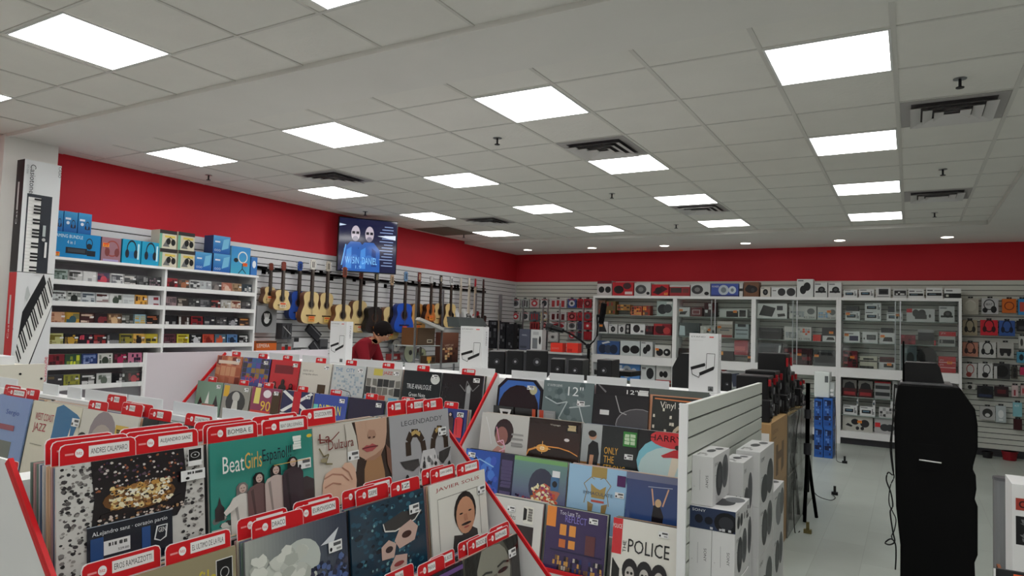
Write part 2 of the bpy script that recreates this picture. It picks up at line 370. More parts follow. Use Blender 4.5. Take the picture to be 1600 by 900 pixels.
for i,x in enumerate((-6.31,-4.98,-3.64,-2.30,-.93,.44,1.8,3.1)):
    t=DLt if i==0 else dup(DLt); t.location=(x,11.31,3.0895); t['label']='small round recessed downlight over the back wall, '+(ORD[i]); t['category']='ceiling light'; t['group']='downlights in the rear soffit'
o=MB().box((-6.9,8.55,ZC-.0065),(-6.2,9.4,ZC-.0045),(120,110,98)).build('ceiling_panel','matte'); tag(o,'dark brownish tile in the ceiling near the television','ceiling panel'); struct(o); o.name='ceiling'  # darker brown tile, drawn as a thin sheet below the ceiling
# ------------------------------------------------------------------ record racks
def side_panel_poly(pts,axis,a,b,name,parent,col='white'): return MB().prism(pts,axis,a,b,col).build(name,'paint',parent)
LEAN=math.asin(.04/.315)
# --- rack A: records face the aisle on the right (+X)
AX=[-1.40,-1.262,-1.125,-.985]; AZ=[1.355,1.157,.965,.775]; AY0,AY1=.684,2.03
ra=thing('record_rack','stepped white record rack nearest the viewer, with red edged end panels','record rack',(-1.3,1.35,0))
ra.matrix_world=Matrix.Translation((0,0,0)); ra.location=(-1.35,1.35,0)
def off(mb,v): mb.v=[(p[0]-v[0],p[1]-v[1],p[2]-v[2]) for p in mb.v]; return mb
OA=(-1.35,1.35,0)
mb=MB(); px_=-1.64
mb.box((-1.64,AY0,0),(-1.565,AY1,1.30),'white')
xb=-1.565
for x,z in zip(AX,AZ):
    mb.box((xb,AY0,0),(x+.055,AY1,z-.3145),'white'); xb=x+.055
mb.box((xb,AY0,.0),(xb+.012,AY1,AZ[-1]-.22),'white')
off(mb,OA).build('body','paint',ra)
off(MB().box((xb+.012,AY0,AZ[-1]-.235),(xb+.02,AY1,AZ[-1]-.215),'red'),OA).build('front_edge_strip','plastic',ra)
prof=[(-1.645,0),(-.98,0),(-.98,.80),(-1.53,1.352),(-1.645,1.352)]
for y0,y1,sw in((AY0-.008,AY0-.001,.010),(AY1+.002,AY1+.008,.006)):
    off(MB().prism(prof,'y',y0,y1,'white'),OA).build('end_panel','paint',ra)
    a=Vector((-1.53,0,1.352)); b=Vector((-.98,0,.80)); nn=Vector((.552,0,.55)).normalized()
    q=MB(); p=[(a.x,a.z),(b.x,b.z),(b.x+nn.x*.006,b.z+nn.z*.006),(a.x+nn.x*.006,a.z+nn.z*.006)]
    q.prism(p[::-1],'y',y0-.001,y1+.001,'red')
    # flat red band beside the edge on the outer faces
    w_=sw; p2=[(a.x,a.z),(b.x,b.z),(b.x-nn.x*w_,b.z-nn.z*w_),(a.x-nn.x*w_,a.z-nn.z*w_)]
    q.prism(p2,'y',y0-.0015,y0-.0003,'red'); q.prism(p2,'y',y1+.0003,y1+.0015,'red')
    off(q,OA).build('red_edge_strip','plastic',ra)
# --- sleeves
SPC=[(225,220,214),(60,60,62),(190,150,150),(90,110,140),(210,200,180),(25,25,28),(190,190,192),(205,205,205),(120,140,130),(215,180,150)]
SPM=[]
for c in SPC:
    m=MB().box((-.155,0,0),(.155,.0035,.308),c); m.art((-.155,0,0),(.31,0,0),(0,0,.308),(0,-1,0),[('r',.1,.7,.9,.85,mix(c,'white',.4))]); SPM.append(m.me('record_sleeve','print_'))
def fileback(cx,y,z,facing,n,what,rnd,pitch=.0078,w=.31):
    """plain sleeves standing behind a front one"""
    for k in range(1,n+1):
        o=bpy.data.objects.new('record_sleeve',rnd.choice(SPM)); COL.objects.link(o)
        d=k*pitch+.0035; s=rnd.uniform(-.002,.002)
        if facing=='X': o.location=(cx-d,y+s,z); o.rotation_euler=(-LEAN,0,math.pi/2)
        else: o.location=(cx+s,y+d,z); o.rotation_euler=(-LEAN,0,0)
        o.scale=(w/.31,1,1)
        tag(o,'plain sleeve filed behind the '+short(what),'record sleeve','sleeves filed behind the '+short(what))
STK=[('r',0,0,1,1,(235,235,235)),('r',.35,.55,.92,.85,(90,90,92)),('e',.15,.3,.09,.18,(20,20,20)),('r',.55,.15,.9,.35,(150,150,150))]
def sleeve(label,base,art,cx,cy,z,facing,w=.315,h=.315,t=.005,stk=(.80,.80),kind='wrap',cat='record album',name='record_album',lean=LEAN,col2=None,group=None):
    e=thing(name,label,cat,(cx,cy,z),math.pi/2 if facing=='X' else 0,-lean,group)
    mb=MB().box((-w/2,0,0),(w/2,t,h),col2 or base,{'front':base}); face(mb,w,h,art); mb.build('sleeve',kind,e)
    if stk:
        s=MB(); x=-w/2+stk[0]*w; zz=stk[1]*h; sw,sh=.045,.026
        s.box((x,-.0045,zz),(x+sw,-.0036,zz+sh),(235,235,235)); s.art((x,-.0045,zz),(sw,0,0),(0,0,sh),(0,-1,0),STK[1:]); s.build('price_sticker','print_',e)
    return e
TABM={}
def tabcard(cx,cy,z,facing,off_,txt,label,tw=.15,th=.036,H=.318,W_=.30,group=None,scale=1):
    """filing divider: card with a red tab above the sleeves"""
    e=thing('divider_card',label,'record divider',(cx,cy,z),math.pi/2 if facing=='X' else 0,-LEAN,group)
    m=MB(); m.box((-W_/2,0.0004,0),(W_/2,.0007,min(H,.300)),(205,205,208))
    a,b=off_-tw/2,off_+tw/2; r=th*.28
    def rr(a,b,z0,z1,r): return [(a,z0),(b,z0),(b,z1-r),(b-r*.3,z1-r*.3),(b-r,z1),(a+r,z1),(a+r*.3,z1-r*.3),(a,z1-r)]
    m.prism(rr(a-.0016,b+.0016,H-.03,H+th+.0016,r),'y',.0002,.0008,(240,235,235)); m.build('card','plastic',e)
    q=MB().prism(rr(a,b,H-.03,H+th,r),'y',-.0004,.0001,(205,26,34)); q.build('red_tab','plastic',e)
    l=MB(); O=(a,-.0005,H); l.art(O,(tw,0,0),(0,0,th),(0,-1,0),step=.00008,shapes=[('e',.24,.5,.055,.24,(240,240,240)),('t','hitz',.205,.42,.18,(205,26,34),.07),('r',.06,.44,.17,.54,(235,150,150))]); l.build('shop_logo','print_',e)
    n=MB(); O=(a+tw*.36,-.0006,H+th*.22); lw=tw*(.55 if len(txt)>6 else .28)
    n.art(O,(lw,0,0),(0,0,th*.6),(0,-1,0),step=.00008,shapes=[('r',0,0,1,1,(235,232,230)),('t',txt,.05,.24,.5,(40,40,44),.9)]); n.build('name_label','print_',e)
    return e
def cA(row,y): return (AX[row]+.04,y,AZ[row]-.3125)
RD=random.Random(3)
# cover art ---------------------------------------------------------------
def person_art(u,v,s,cl,skin=(200,160,135),hair=(30,25,22)):
    return [('p',[(u-.35*s,v),(u+.35*s,v),(u+.3*s,v+.55*s),(u+.12*s,v+.68*s),(u-.12*s,v+.68*s),(u-.3*s,v+.55*s)],cl),('e',u,v+.86*s,.17*s,.2*s,hair),('e',u+.01*s,v+.80*s,.12*s,.16*s,skin)]
GB=[(35,33,35),(215,212,208),(120,118,116),(70,66,66),(180,176,170)]
FC=[(190,188,184),(205,204,200),(170,166,160),(150,146,142),(120,116,112)]
crowd=[('r',0,0,1,1,(206,204,200)),('b',0,0,.24,1,170,.017,.02,[(60,56,58),(90,86,86),(40,38,40),(130,126,124)],1),('b',0,0,.24,1,120,.012,.014,FC,2),('b',.8,.0,1,.99,110,.017,.02,[(60,56,58),(90,86,86),(40,38,40),(130,126,124)],11),('b',.8,.0,1,.99,90,.012,.014,FC,12),
 ('p',[(.2,.3),(.26,.26),(.78,.26),(.84,.4),(.86,.62),(.84,1),(.2,1),(.22,.6)],(26,20,24)),
 ('b',.22,.66,.84,.99,110,.011,.013,[(190,180,175),(150,90,60),(90,70,80),(60,40,70),(120,60,50),(200,190,185)],3),('e',.52,.56,.25,.14,(110,72,36)),('b',.3,.43,.76,.72,170,.022,.024,[(225,200,140),(235,225,190),(190,140,70),(150,104,60),(240,235,220)],4),('b',.3,.43,.76,.72,70,.011,.012,[(60,44,34),(40,30,28),(110,80,50)],14),
 ('p',[(.24,.36),(.4,.38),(.5,.44),(.42,.47),(.26,.44)],(28,18,20)),('p',[(.56,.42),(.7,.44),(.82,.5),(.8,.4),(.6,.36)],(28,18,20)),('b',.22,.33,.84,.42,50,.013,.014,[(170,130,90),(205,190,180),(90,60,50)],5),
 ('r',.17,.0,.74,.34,(26,30,42)),('r',.17,.335,.74,.345,(150,160,170)),('r',.19,.0,.27,.22,(38,74,128)),('r',.52,.0,.58,.22,(40,80,140)),('t','ALejandro sanz · corazón partío',.2,.23,.055,(225,228,230),.5),('r',.27,.03,.44,.17,(228,228,228)),('n',.30,.11,.42,.15,16,1,[(50,50,50)],.7,3),('t','529.00',.36,.05,.025,(60,60,60),.07),('p',[(.6,.06),(.62,.2),(.70,.2),(.69,.06),(.645,.03)],(225,228,230)),('p',[(.61,.07),(.63,.19),(.69,.19),(.68,.07),(.645,.04)],(30,34,44)),('t','GEN',.632,.125,.05,(235,235,235),.052),
 ('r',.86,.78,.97,.98,(238,238,238)),('r',.865,.84,.965,.975,(20,20,20)),('o',.915,.905,.035,.035,.15,(200,200,200)),('e',.915,.905,.008,.008,(200,200,200)),('r',.8,.62,.99,.74,(235,235,235)),('n',.85,.69,.97,.72,16,1,[(60,60,60)],.7,4),('e',.85,.65,.015,.015,(20,20,20))]
def lady_fig(u,v0,h,cl,skin=(205,180,170),hair=(24,20,22),w=.1,long=True):
    """small printed standing figure: shoulders, neck, hair, face"""
    t=v0+h; hr=w*.42
    out=[]
    if long: out.append(('p',[(u-hr*1.25,t-hr*4.4),(u+hr*1.25,t-hr*4.4),(u+hr*1.2,t-hr*.8),(u+hr*.6,t),(u-hr*.6,t),(u-hr*1.2,t-hr*.8)],hair))
    out+=[('p',[(u-w,v0),(u+w,v0),(u+w*1.05,t-hr*4.2),(u+w*.8,t-hr*3.1),(u+hr*.4,t-hr*2.5),(u-hr*.4,t-hr*2.5),(u-w*.8,t-hr*3.1),(u-w*1.05,t-hr*4.2)],cl),
     ('p',[(u-w*.35,v0+h*.1),(u-w*.2,v0+h*.1),(u-w*.5,t-hr*3.6),(u-w*.75,t-hr*4)],mix(cl,'black',.25)),
     ('e',u,t-hr*.95,hr*1.0,hr*1.05,hair),('e',u+hr*.05,t-hr*1.35,hr*.72,hr*1.02,skin),('r',u-hr*.4,t-hr*1.3,u-hr*.1,t-hr*1.15,(50,36,36)),('r',u+hr*.15,t-hr*1.3,u+hr*.45,t-hr*1.15,(50,36,36)),('r',u-hr*.2,t-hr*1.95,u+hr*.28,t-hr*1.82,(120,60,60))]
    return out
girls=[('r',0,0,1,1,(52,140,128)),('b',.0,.02,.3,.30,30,.03,.03,[(205,205,200),(170,170,165),(110,120,116),(60,64,62)],3),('r',0,.0,1,.14,(190,188,182)),('p',[(.6,0),(1,0),(1,.42),(.92,.47),(.8,.44),(.62,.3)],(62,48,52)),
 ('p',[(.03,.22),(.11,.22),(.11,.34),(.085,.38),(.07,.46),(.055,.38),(.03,.34)],(58,50,52))]
for (u,t_,c,h) in((.27,.55,(222,218,212),(120,116,114)),(.42,.62,(112,84,84),(22,18,20)),(.58,.67,(196,178,172),(20,16,18)),(.75,.72,(58,42,50),(26,18,22))): girls+=lady_fig(u,.02,t_-.02,c,hair=h,w=.105)
girls+=[('p',[(.18,.42),(.08,.30),(.10,.26),(.22,.34)],(222,218,212)),('t','Beat',.08,.68,.17,(235,238,235),.19),('t','Girls',.275,.685,.17,(216,176,90),.16),('t','Español!!',.44,.69,.17,(22,34,50),.29),('n',.75,.80,.84,.95,1,5,[(216,176,90),(230,235,230)],1,4),('r',.55,.665,.93,.672,(216,176,90)),('e',.93,.93,.03,.02,(216,190,60))]
lady=[('r',0,0,1,1,(206,200,190)),('p',[(.45,0),(1,0),(1,1),(.42,1),(.5,.75),(.55,.5),(.48,.25)],(60,46,40)),('p',[(.52,1),(.97,1),(.96,.78),(.93,.60),(.86,.46),(.76,.40),(.66,.42),(.56,.5),(.55,.7)],(196,160,138)),('p',[(.58,0),(.92,0),(.9,.2),(.86,.46),(.76,.41),(.66,.43),(.62,.3)],(170,128,92)),('p',[(.62,.43),(.76,.40),(.86,.46),(.9,.56),(.78,.48)],(170,128,106)),
 ('p',[(.60,.60),(.66,.64),(.70,.63),(.74,.65),(.82,.60),(.74,.54),(.66,.54)],(176,84,86)),('l',[(.60,.60),(.70,.605),(.82,.60)],.012,(110,44,50)),('p',[(.68,.74),(.76,.72),(.80,.76),(.78,.84),(.7,.86)],(176,136,116)),('e',.705,.745,.018,.012,(90,60,50)),('e',.765,.74,.018,.012,(90,60,50)),('p',[(.93,.6),(1,.5),(1,.1),(.94,.3)],(120,84,70)),
 ('p',[(.38,1),(.47,1),(.52,.8),(.54,.6),(.5,.3),(.42,.3)],(206,200,190)),
 ('p',[(.06,0),(.44,0),(.50,.18),(.49,.34),(.44,.44),(.36,.46),(.32,.40),(.22,.42),(.12,.36),(.08,.22)],(222,182,158)),('l',[(.1,.30),(.2,.34),(.32,.30),(.40,.20)],.014,(176,128,108)),('l',[(.10,.18),(.2,.22),(.30,.18)],.012,(176,128,108)),('l',[(.32,.40),(.40,.32),(.44,.2)],.012,(176,128,108)),('t','La',.06,.78,.13,(120,52,48),.13),('t','Dulzura',.16,.67,.13,(120,52,48),.32),('l',[(.04,.84),(.2,.8),(.3,.9)],.01,(120,52,48)),('l',[(.05,.72),(.1,.6),(.16,.62),(.12,.5),(.2,.48)],.014,(120,110,80)),('e',.1,.55,.04,.03,(150,140,110))]
goat=[('r',0,0,1,1,(168,168,172)),('t','LEGENDADDY',.18,.885,.05,(80,80,84),.7),('l',[(.53,.58),(.51,.70),(.44,.79),(.33,.80),(.27,.72),(.27,.58)],.085,(58,44,36)),('l',[(.67,.58),(.70,.70),(.77,.79),(.86,.78),(.92,.70),(.92,.58)],.085,(58,44,36)),('l',[(.47,.77),(.40,.81),(.33,.79)],.04,(190,160,100)),('l',[(.74,.77),(.80,.80),(.86,.77)],.04,(190,160,100)),
 ('p',[(.36,0),(.86,0),(.82,.3),(.76,.46),(.70,.60),(.50,.60),(.44,.46),(.38,.3)],(206,206,208)),('b',.42,.0,.80,.56,70,.022,.035,[(110,110,112),(225,225,226),(150,150,152),(190,190,190),(70,70,72)],6),('p',[(.12,.54),(.42,.53),(.43,.46),(.32,.42),(.2,.46)],(60,58,58)),('p',[(1,.58),(.78,.55),(.76,.47),(.84,.42),(.94,.48)],(60,58,58)),('e',.22,.30,.04,.1,(50,48,48)),('e',.95,.36,.03,.07,(50,48,48)),('e',.5,.44,.025,.02,(30,30,30)),('e',.7,.44,.025,.02,(30,30,30))]
storm=[('gh',0,0,1,1,(168,172,165),(40,48,68)),('e',.36,.6,.3,.22,(200,204,196)),('e',.2,.5,.2,.2,(186,190,182)),('e',.5,.74,.2,.16,(190,196,190)),('b',.55,.0,1,.7,220,.03,.03,[(50,70,120),(30,36,60),(80,100,150),(20,24,44),(60,60,80)],8),('b',.0,.25,.62,.9,90,.07,.055,[(176,180,172),(205,208,200),(192,196,188),(214,216,208)],9),('l',[(.1,.0),(.02,.4)],.012,(60,50,45)),('p',[(.16,.0),(.26,.0),(.22,.14)],(60,46,44)),('p',[(.7,.8),(.9,.9),(.84,.8)],(210,214,220))]
blueface=[('r',0,0,1,1,(28,56,74)),('b',0,0,1,1,260,.035,.03,[(20,44,60),(50,100,120),(30,74,96),(16,30,44),(24,60,80),(36,84,104)],10),('b',0,0,1,1,60,.014,.02,[(90,150,160),(120,170,175)],20),('p',[(.4,.7),(.66,.78),(.94,.72),(.84,.62),(.56,.56),(.42,.60)],(60,58,58)),('l',[(.4,.7),(.42,.60),(.56,.56),(.84,.62),(.94,.72)],.012,(225,225,220)),
 ('p',[(.6,.32),(.82,.36),(.88,.52),(.78,.64),(.62,.58),(.54,.44)],(206,176,164)),('e',.71,.47,.07,.045,(70,44,40)),('p',[(.36,.26),(.52,.24),(.56,.40),(.46,.48),(.36,.42)],(206,176,164)),('e',.46,.36,.05,.04,(60,40,40)),('p',[(.48,.0),(.68,.04),(.7,.22),(.54,.26),(.46,.14)],(212,178,166)),('e',.58,.14,.07,.03,(150,60,60))]
moust=[('r',0,0,1,1,(226,224,216)),('t','JAVIER SOLÍS',.1,.86,.08,(160,50,50),.78),('l',[(.12,.02),(.12,.76),(.86,.76),(.86,.02)],.006,(120,118,112)),('p',[(.24,0),(.84,0),(.78,.12),(.62,.24),(.5,.12),(.36,.16)],(66,62,60)),('e',.58,.46,.2,.30,(38,30,30)),('e',.58,.40,.17,.28,(206,150,118)),('e',.5,.44,.03,.012,(40,28,26)),('e',.66,.45,.03,.012,(40,28,26)),('e',.58,.27,.09,.02,(44,30,28)),('e',.58,.22,.05,.014,(170,90,80)),('p',[(.54,.42),(.6,.42),(.61,.32),(.55,.32)],(190,132,104))]
fila=[('r',0,0,1,1,(150,140,110)),('t','no de la fila',.25,.78,.12,(200,180,60),.6),('r',.3,.0,.75,.5,(60,46,44)),('r',.84,.66,.97,.94,(235,235,235)),('r',.845,.74,.965,.935,(20,20,20)),('o',.905,.85,.035,.035,.15,(200,200,200))]
eyes=[('gh',0,0,1,1,(150,146,128),(66,64,60)),('e',.45,.5,.36,.55,(140,138,126)),('p',[(0,.0),(.12,.0),(.2,.7),(.3,1),(0,1)],(36,34,32)),('p',[(1,.0),(.8,.0),(.84,.7),(.7,1),(1,1)],(44,40,38)),('e',.34,.46,.1,.04,(40,38,38)),('e',.66,.5,.1,.04,(40,38,38)),('l',[(.24,.56),(.34,.6),(.46,.56)],.02,(50,48,46)),('l',[(.56,.6),(.68,.64),(.78,.6)],.02,(50,48,46)),('p',[(.48,.5),(.54,.5),(.57,.25),(.46,.25)],(110,106,98))]
seven=[('r',0,0,1,1,(26,24,34)),('t','7',.72,.55,.3,(220,220,225)),('t','40',.2,.7,.16,(220,220,225)),('r',.0,.93,1,.97,(110,80,140))]
def vt(art,k):
    f=lambda v:0 if v<=.002 else 1-(1-v)*k
    out=[]
    for s in art:
        t=s[0]; s=list(s)
        if t in('r','g','gh'):
            if not(s[2]<=.001 and s[4]>=.999): s[2],s[4]=f(s[2]),f(s[4])
        elif t=='p': s[1]=[(u,f(v)) for u,v in s[1]]
        elif t=='l': s[1]=[(u,f(v)) for u,v in s[1]]
        elif t=='e': s[2],s[4]=1-(1-s[2])*k,s[4]*k
        elif t=='o': s[2],s[4]=f(s[2]),s[4]*k
        elif t=='n': s[2],s[4]=f(s[2]),f(s[4])
        elif t=='b': s[2],s[4],s[7]=f(s[2]),f(s[4]),s[7]*k
        elif t=='t':
            q=s[7] if len(s)>7 else 0
            if q==0: a=f(s[3]+s[4]) ; s[4]*=k; s[3]=a-s[4]
            else: s[3]=f(s[3]); s[6]=(s[6] or .5)*k
        out.append(tuple(s))
    return out
crowd=vt(crowd,.61); girls=vt(girls,.73); lady=vt(lady,.64); blueface=vt(blueface,.68); moust=vt(moust,.66); eyes=vt(eyes,.55)
Aitems=[(0,.857,'record album with hundreds of tiny portraits around a dark crowd picture',(210,208,204),crowd,None,12),
 (0,1.185,'teal record album with four young women in old photographs under large lettering',(52,140,128),girls,(.82,.68),10),
 (0,1.5,'record album showing a close-up of lips and a hand beside dark red script',(206,200,190),lady,(.4,.66),9),
 (0,1.815,'grey record album with a horned goat head',(168,168,172),goat,(.78,.72),8),
 (1,.85,'olive brown record album with thin yellow lettering at the bottom left of the picture',(150,140,110),fila,None,9),
 (1,1.185,'record album with pale storm clouds turning dark blue on the right',(120,124,128),storm,(.78,.72),9),
 (1,1.51,'dark blue record album with torn paper cuttings of eyes and a shoe',(28,56,74),blueface,(.76,.80),8),
 (1,1.85,'cream record album with a portrait of a man with a moustache under red lettering',(226,224,216),moust,(.82,.76),10),
 (2,1.53,'black record album with pale numerals, lowest visible row beside the divider tabs',(26,24,34),seven,None,7),
 (2,1.85,'record album with a pale close-up of eyes, at the bottom of the picture',(120,118,108),eyes,(.78,.80),7)]
for row,y,lab,base,art,stk,n in Aitems:
    x,yy,z=cA(row,y); sleeve(lab,base,art,x,yy,z,'X',stk=stk,w=.312,h=.312)
    fileback(x,yy,z,'X',n,lab,RD,w=.308)
tabsA=[(0,.90,-.115,'ANDRES CALAMARO',.004,.006,.17),(0,.90,.085,'ALEJANDRO SANZ',.003,.0065,.17),(0,.86,-.12,'BACILOS',.028,.014,.15),(0,.86,.07,'FACTO DELAFE',.035,.012,.16),(0,.88,-.15,'AMARAL',.052,.018,.13),(0,.90,.06,'LA CABRA',.06,.02,.17),
 (0,1.20,-.10,'BOMBA E.',.012,.004,.14),(0,1.20,.065,'BEAT GIRLS ESPAÑOL',.004,.003,.17),(0,1.20,-.11,'BUNBURY',.03,.01,.14),(0,1.21,.05,'CAFE TACVBA',.042,.012,.15),(0,1.2,-.13,'BABASONICOS',.056,.014,.14),
 (0,1.50,-.08,'COLECCION PEPSI',.05,.016,.13),(0,1.83,-.09,'JUANES',.03,.012,.1),(0,1.83,.0,'GUSTAVO CERATI',.02,.008,.11),(0,1.83,.09,'KINKY',.008,.004,.11),
 (1,.86,-.09,'EROS RAMAZZOTTI',.02,.006,.16),(1,.88,.09,'EL ULTIMO DE LA FILA',.003,.004,.16),(1,1.19,-.11,'HEROES DEL SILENCIO',.03,.012,.14),(1,1.19,-.06,'DRACO',.004,.004,.17),(1,1.2,.06,'EUROVISION',.014,.006,.15),(1,1.19,.08,'FANGORIA',.034,.014,.13),
 (1,1.5,-.11,'FRANKIE RUIZ',.03,.012,.13),(1,1.52,-.05,'GEPE',.016,.006,.13),(1,1.52,.09,'IZ',.004,.004,.13),(1,1.5,.02,'HOMBRES G',.04,.014,.12),
 (1,1.84,-.11,'JAIME LOPEZ',.03,.012,.12),(1,1.85,-.05,'JUAN GABRIEL',.016,.006,.13),(1,1.86,.06,'JAVIER SOLIS',.004,.004,.13),
 (2,1.52,-.09,'MALUMA',.024,.008,.12),(2,1.52,.03,'MANA',.004,.004,.12),(2,1.52,.09,'MIGUEL BOSE',.014,.004,.12),(2,1.85,-.09,'PASTORA S.',.02,.008,.12),(2,1.85,-.05,'ROCIO D.',.012,.004,.12),(2,1.85,.05,'RAPHAEL',.004,.003,.13),(2,1.85,.09,'PXNDX',.022,.008,.12)]
USED={}
def slot(key,db,pitch):
    s=int(db/pitch)
    while USED.get((key,s),0)>=2: s+=1
    j=USED.get((key,s),0); USED[(key,s)]=j+1
    return s*pitch+.0078+j*.0021
for k,(row,y,of,txt,db,dz,tw) in enumerate(tabsA):
    it=min([a for a in Aitems if a[0]==row],key=lambda a:abs(a[1]-y)); yb_=it[1]
    of=of+(y-yb_); tw=min(tw,.148); of=max(-.149+tw/2,min(.149-tw/2,of))
    x,yy,z=cA(row,yb_); d=slot(('A',row,yb_),db,.0078); n=sum(1 for q in tabsA[:k] if q[0]==row and abs(q[1]-y)<.1)
    side='left' if of<-.04 else 'right' if of>.04 else 'middle'
    tabcard(x-d,yb_,z,'X',of,txt,'red divider tab, %s, over the %s of the %s'%(['frontmost','second','third','fourth','fifth','sixth'][n],side,short(it[2],6)),tw=tw,H=.309+dz*.6,group='red divider tabs of the near rack')
# --- rack C behind it, records facing the viewer (-Y)
CYr=[1.25,1.09]; CZr=[1.33,1.14]
OC=(-2.7,1.35,0); rc=thing('record_rack','white record rack running across behind the nearest rack, with blank white header cards','record rack',OC)
mb=MB(); x0,x1=-3.95,-1.66
mb.box((x0,1.47,0),(x1,1.53,1.30),'white'); mb.box((x0,1.195,0),(x1,1.47,CZr[0]-.3145),'white'); mb.box((x0,1.035,0),(x1,1.195,CZr[1]-.3145),'white'); mb.box((x0,1.02,0),(x1,1.035,.9),'white'); off(mb,OC).build('body','paint',rc)
off(MB().box((x0,1.012,.88),(x1,1.02,.9),'red'),OC).build('front_edge_strip','plastic',rc)
def cC(row,x): return (x,CYr[row]-.04,CZr[row]-.3125)
jazz=[('r',0,0,1,1,(222,216,196)),('r',.55,.05,1,.95,(222,216,196)),('p',[(.5,.95),(.62,1.0),(.92,.9),(.98,.86),(.86,.4),(.84,.1),(.45,.1),(.5,.6)],(60,116,160)),('p',[(.72,.12),(.8,.5),(.84,.72),(.86,.5),(.84,.12)],(225,225,215)),('t','WEST COAST',.1,.74,.1,(178,66,80),.38),('t','JAZZ',.1,.56,.14,(178,66,80),.26),('r',.1,.4,.35,.41,(150,146,130))]
mono=[('r',0,0,1,1,(214,210,200)),('e',.42,.5,.24,.5,(150,138,142)),('e',.42,.36,.2,.38,(178,164,156)),('e',.08,.32,.11,.2,(26,24,26)),('r',.64,.4,.86,.78,(214,178,84)),('n',.66,.44,.84,.7,1,6,[(90,70,40)],.8,3),('e',.34,.42,.05,.025,(70,60,60)),('e',.52,.43,.05,.025,(70,60,60))]
sky=[('g',0,0,1,1,(140,165,205),(128,150,200)),('r',0,.0,1,.25,(60,66,60)),('r',.3,.2,.75,.5,(110,116,110)),('t','Sergio',.5,.78,.07,(70,90,160),.3),('r',.3,.62,.75,.68,(150,70,90))]
darkc=[('r',0,0,1,1,(40,42,44)),('n',0,.4,1,1,8,6,[(60,62,64),(80,76,70),(30,30,32)],.5,4),('e',.45,.75,.1,.2,(120,108,96))]
jazz=vt(jazz,.78); mono=vt(mono,.5)
Citems=[(0,-2.845-.0,'pale blue record album with a ruined building, cut by the left edge of the picture',(140,165,205),sky,None,6),(0,-2.512,'cream record album reading "WEST COAST JAZZ" beside a blue shape',(222,216,196),jazz,(.86,.80),7),(0,-2.195,'cream record album with the top of a man\'s head and a yellow sticker',(214,210,200),mono,None,7),(0,-1.86,'dark record album in clear wrap, right of the cream album with the yellow sticker',(40,42,44),darkc,None,5)]
for row,x,lab,base,art,stk,n in Citems:
    xx,yy,z=cC(row,x); sleeve(lab,base,art,xx,yy,z,'Y',stk=stk)
    fileback(xx,yy,z,'Y',n,lab,RD,.012)
tabsC=[(0,-2.195,-.09,'MONK',.008,.0,.11),(0,-2.195,.06,'MINGUS',.03,.006,.11),(0,-2.18,.1,'PARKER',.045,.008,.12),(0,-2.2,-.11,'MILES',.06,.03,.11),(0,-2.18,.02,'NINA',.055,.006,.11),(0,-1.86,-.09,'RUSSO',.006,.004,.11),(0,-1.72,.0,'SOUNDTRACKS',.006,.01,.12),(0,-2.86,.04,'JAZZ VOCAL',.006,.0,.14),(0,-2.86,.1,'JAZZ',.03,.004,.1),(0,-2.86,-.08,'LATIN JAZZ',.045,.004,.12),(1,-2.7,0.02,'POP',.01,0,.12),(1,-2.45,-.02,'ROCK',.01,0,.1)]
for k,(row,x,of,txt,db,dz,tw) in enumerate(tabsC):
    it=min(Citems,key=lambda a:abs(a[1]-x)) ; xb_=it[1]
    of=of+x-xb_; of=max(-.149+tw/2,min(.149-tw/2,of))
    xx,yy,z=cC(row,xb_); d=slot(('C',row,xb_),db,.012)
    tabcard(xx,yy+d,z,'Y',of,txt,'red divider tab labelled "%s" in the cross rack, %s row'%(txt,'upper' if row==0 else 'lower'),tw=tw,th=.03,H=.312+dz*.5,group='red divider tabs of the cross rack')
for k,(a,b) in enumerate(((-3.9,-3.55),(-3.5,-3.34),(-3.12,-3.0),(-2.93,-2.83),(-2.80,-2.52),(-2.51,-2.3),(-2.235,-2.0),(-1.97,-1.67))):
    o=MB().box((-(b-a)/2,0,0),((b-a)/2,.004,.043),(225,228,230)).build('header_card','paint'); o.location=((a+b)/2,1.463,1.313 if False else 1.3255); tag(o,'blank white header card on the spine of the cross rack, %s'%ORD[k],'header card','blank header cards of the cross rack'); o.location=((a+b)/2,1.49,1.3005)
# --- rack D far left end panel with a white box on it
rd=thing('display_rack','cream white rack end panel with two screws, at the left edge of the picture','display rack',(-4.3,1.2,0))
OD=(-4.3,1.2,0); off(MB().box((-4.6,.6,0),(-4.14,1.965,1.335),(225,220,205)),OD).build('body','paint',rd); off(MB().box((-4.14,.6,0),(-4.12,1.97,1.35),(222,218,204)),OD).build('end_panel','paint',rd)
for y,z in((1.85,1.30),(1.955,1.27)): off(MB().cyl((-4.12,y,z),(-4.116,y,z),.006,'dgrey',8),OD).build('screw','metal',rd)
carton('carton','plain white box lying on the cream rack end panel','box',.30,.055,.2,(225,228,232),loc=(-4.36,1.66,1.3355),art=[('r',.05,.1,.3,.9,(60,60,64))])
# --- rack B: the long rack in the middle, records facing the viewer
BY=[3.49,3.33,3.18,3.03]; BZ=[1.34,1.15,.965,.78]; BX0,BX1=-4.735,-.862
OB=(-2.8,3.9,0); rb=thing('record_rack','long stepped white record rack in the middle of the shop with a slatwall end panel','record rack',OB)
mb=MB(); mb.box((BX0,3.60,0),(BX1,3.86,1.325),'white'); yb=3.60
for y,z in zip(BY,BZ): mb.box((BX0,y-.055,0),(BX1,yb,z-.3145),'white'); yb=y-.055
mb.box((BX0,yb-.012,0),(BX1,yb,.5),'white'); mb.box((BX0,3.86,0),(BX1,4.68,1.14),'white'); off(mb,OB).build('body','paint',rb)
off(MB().box((BX0,yb-.02,.487),(BX1,yb-.012,.505),'red'),OB).build('front_edge_strip','plastic',rb)
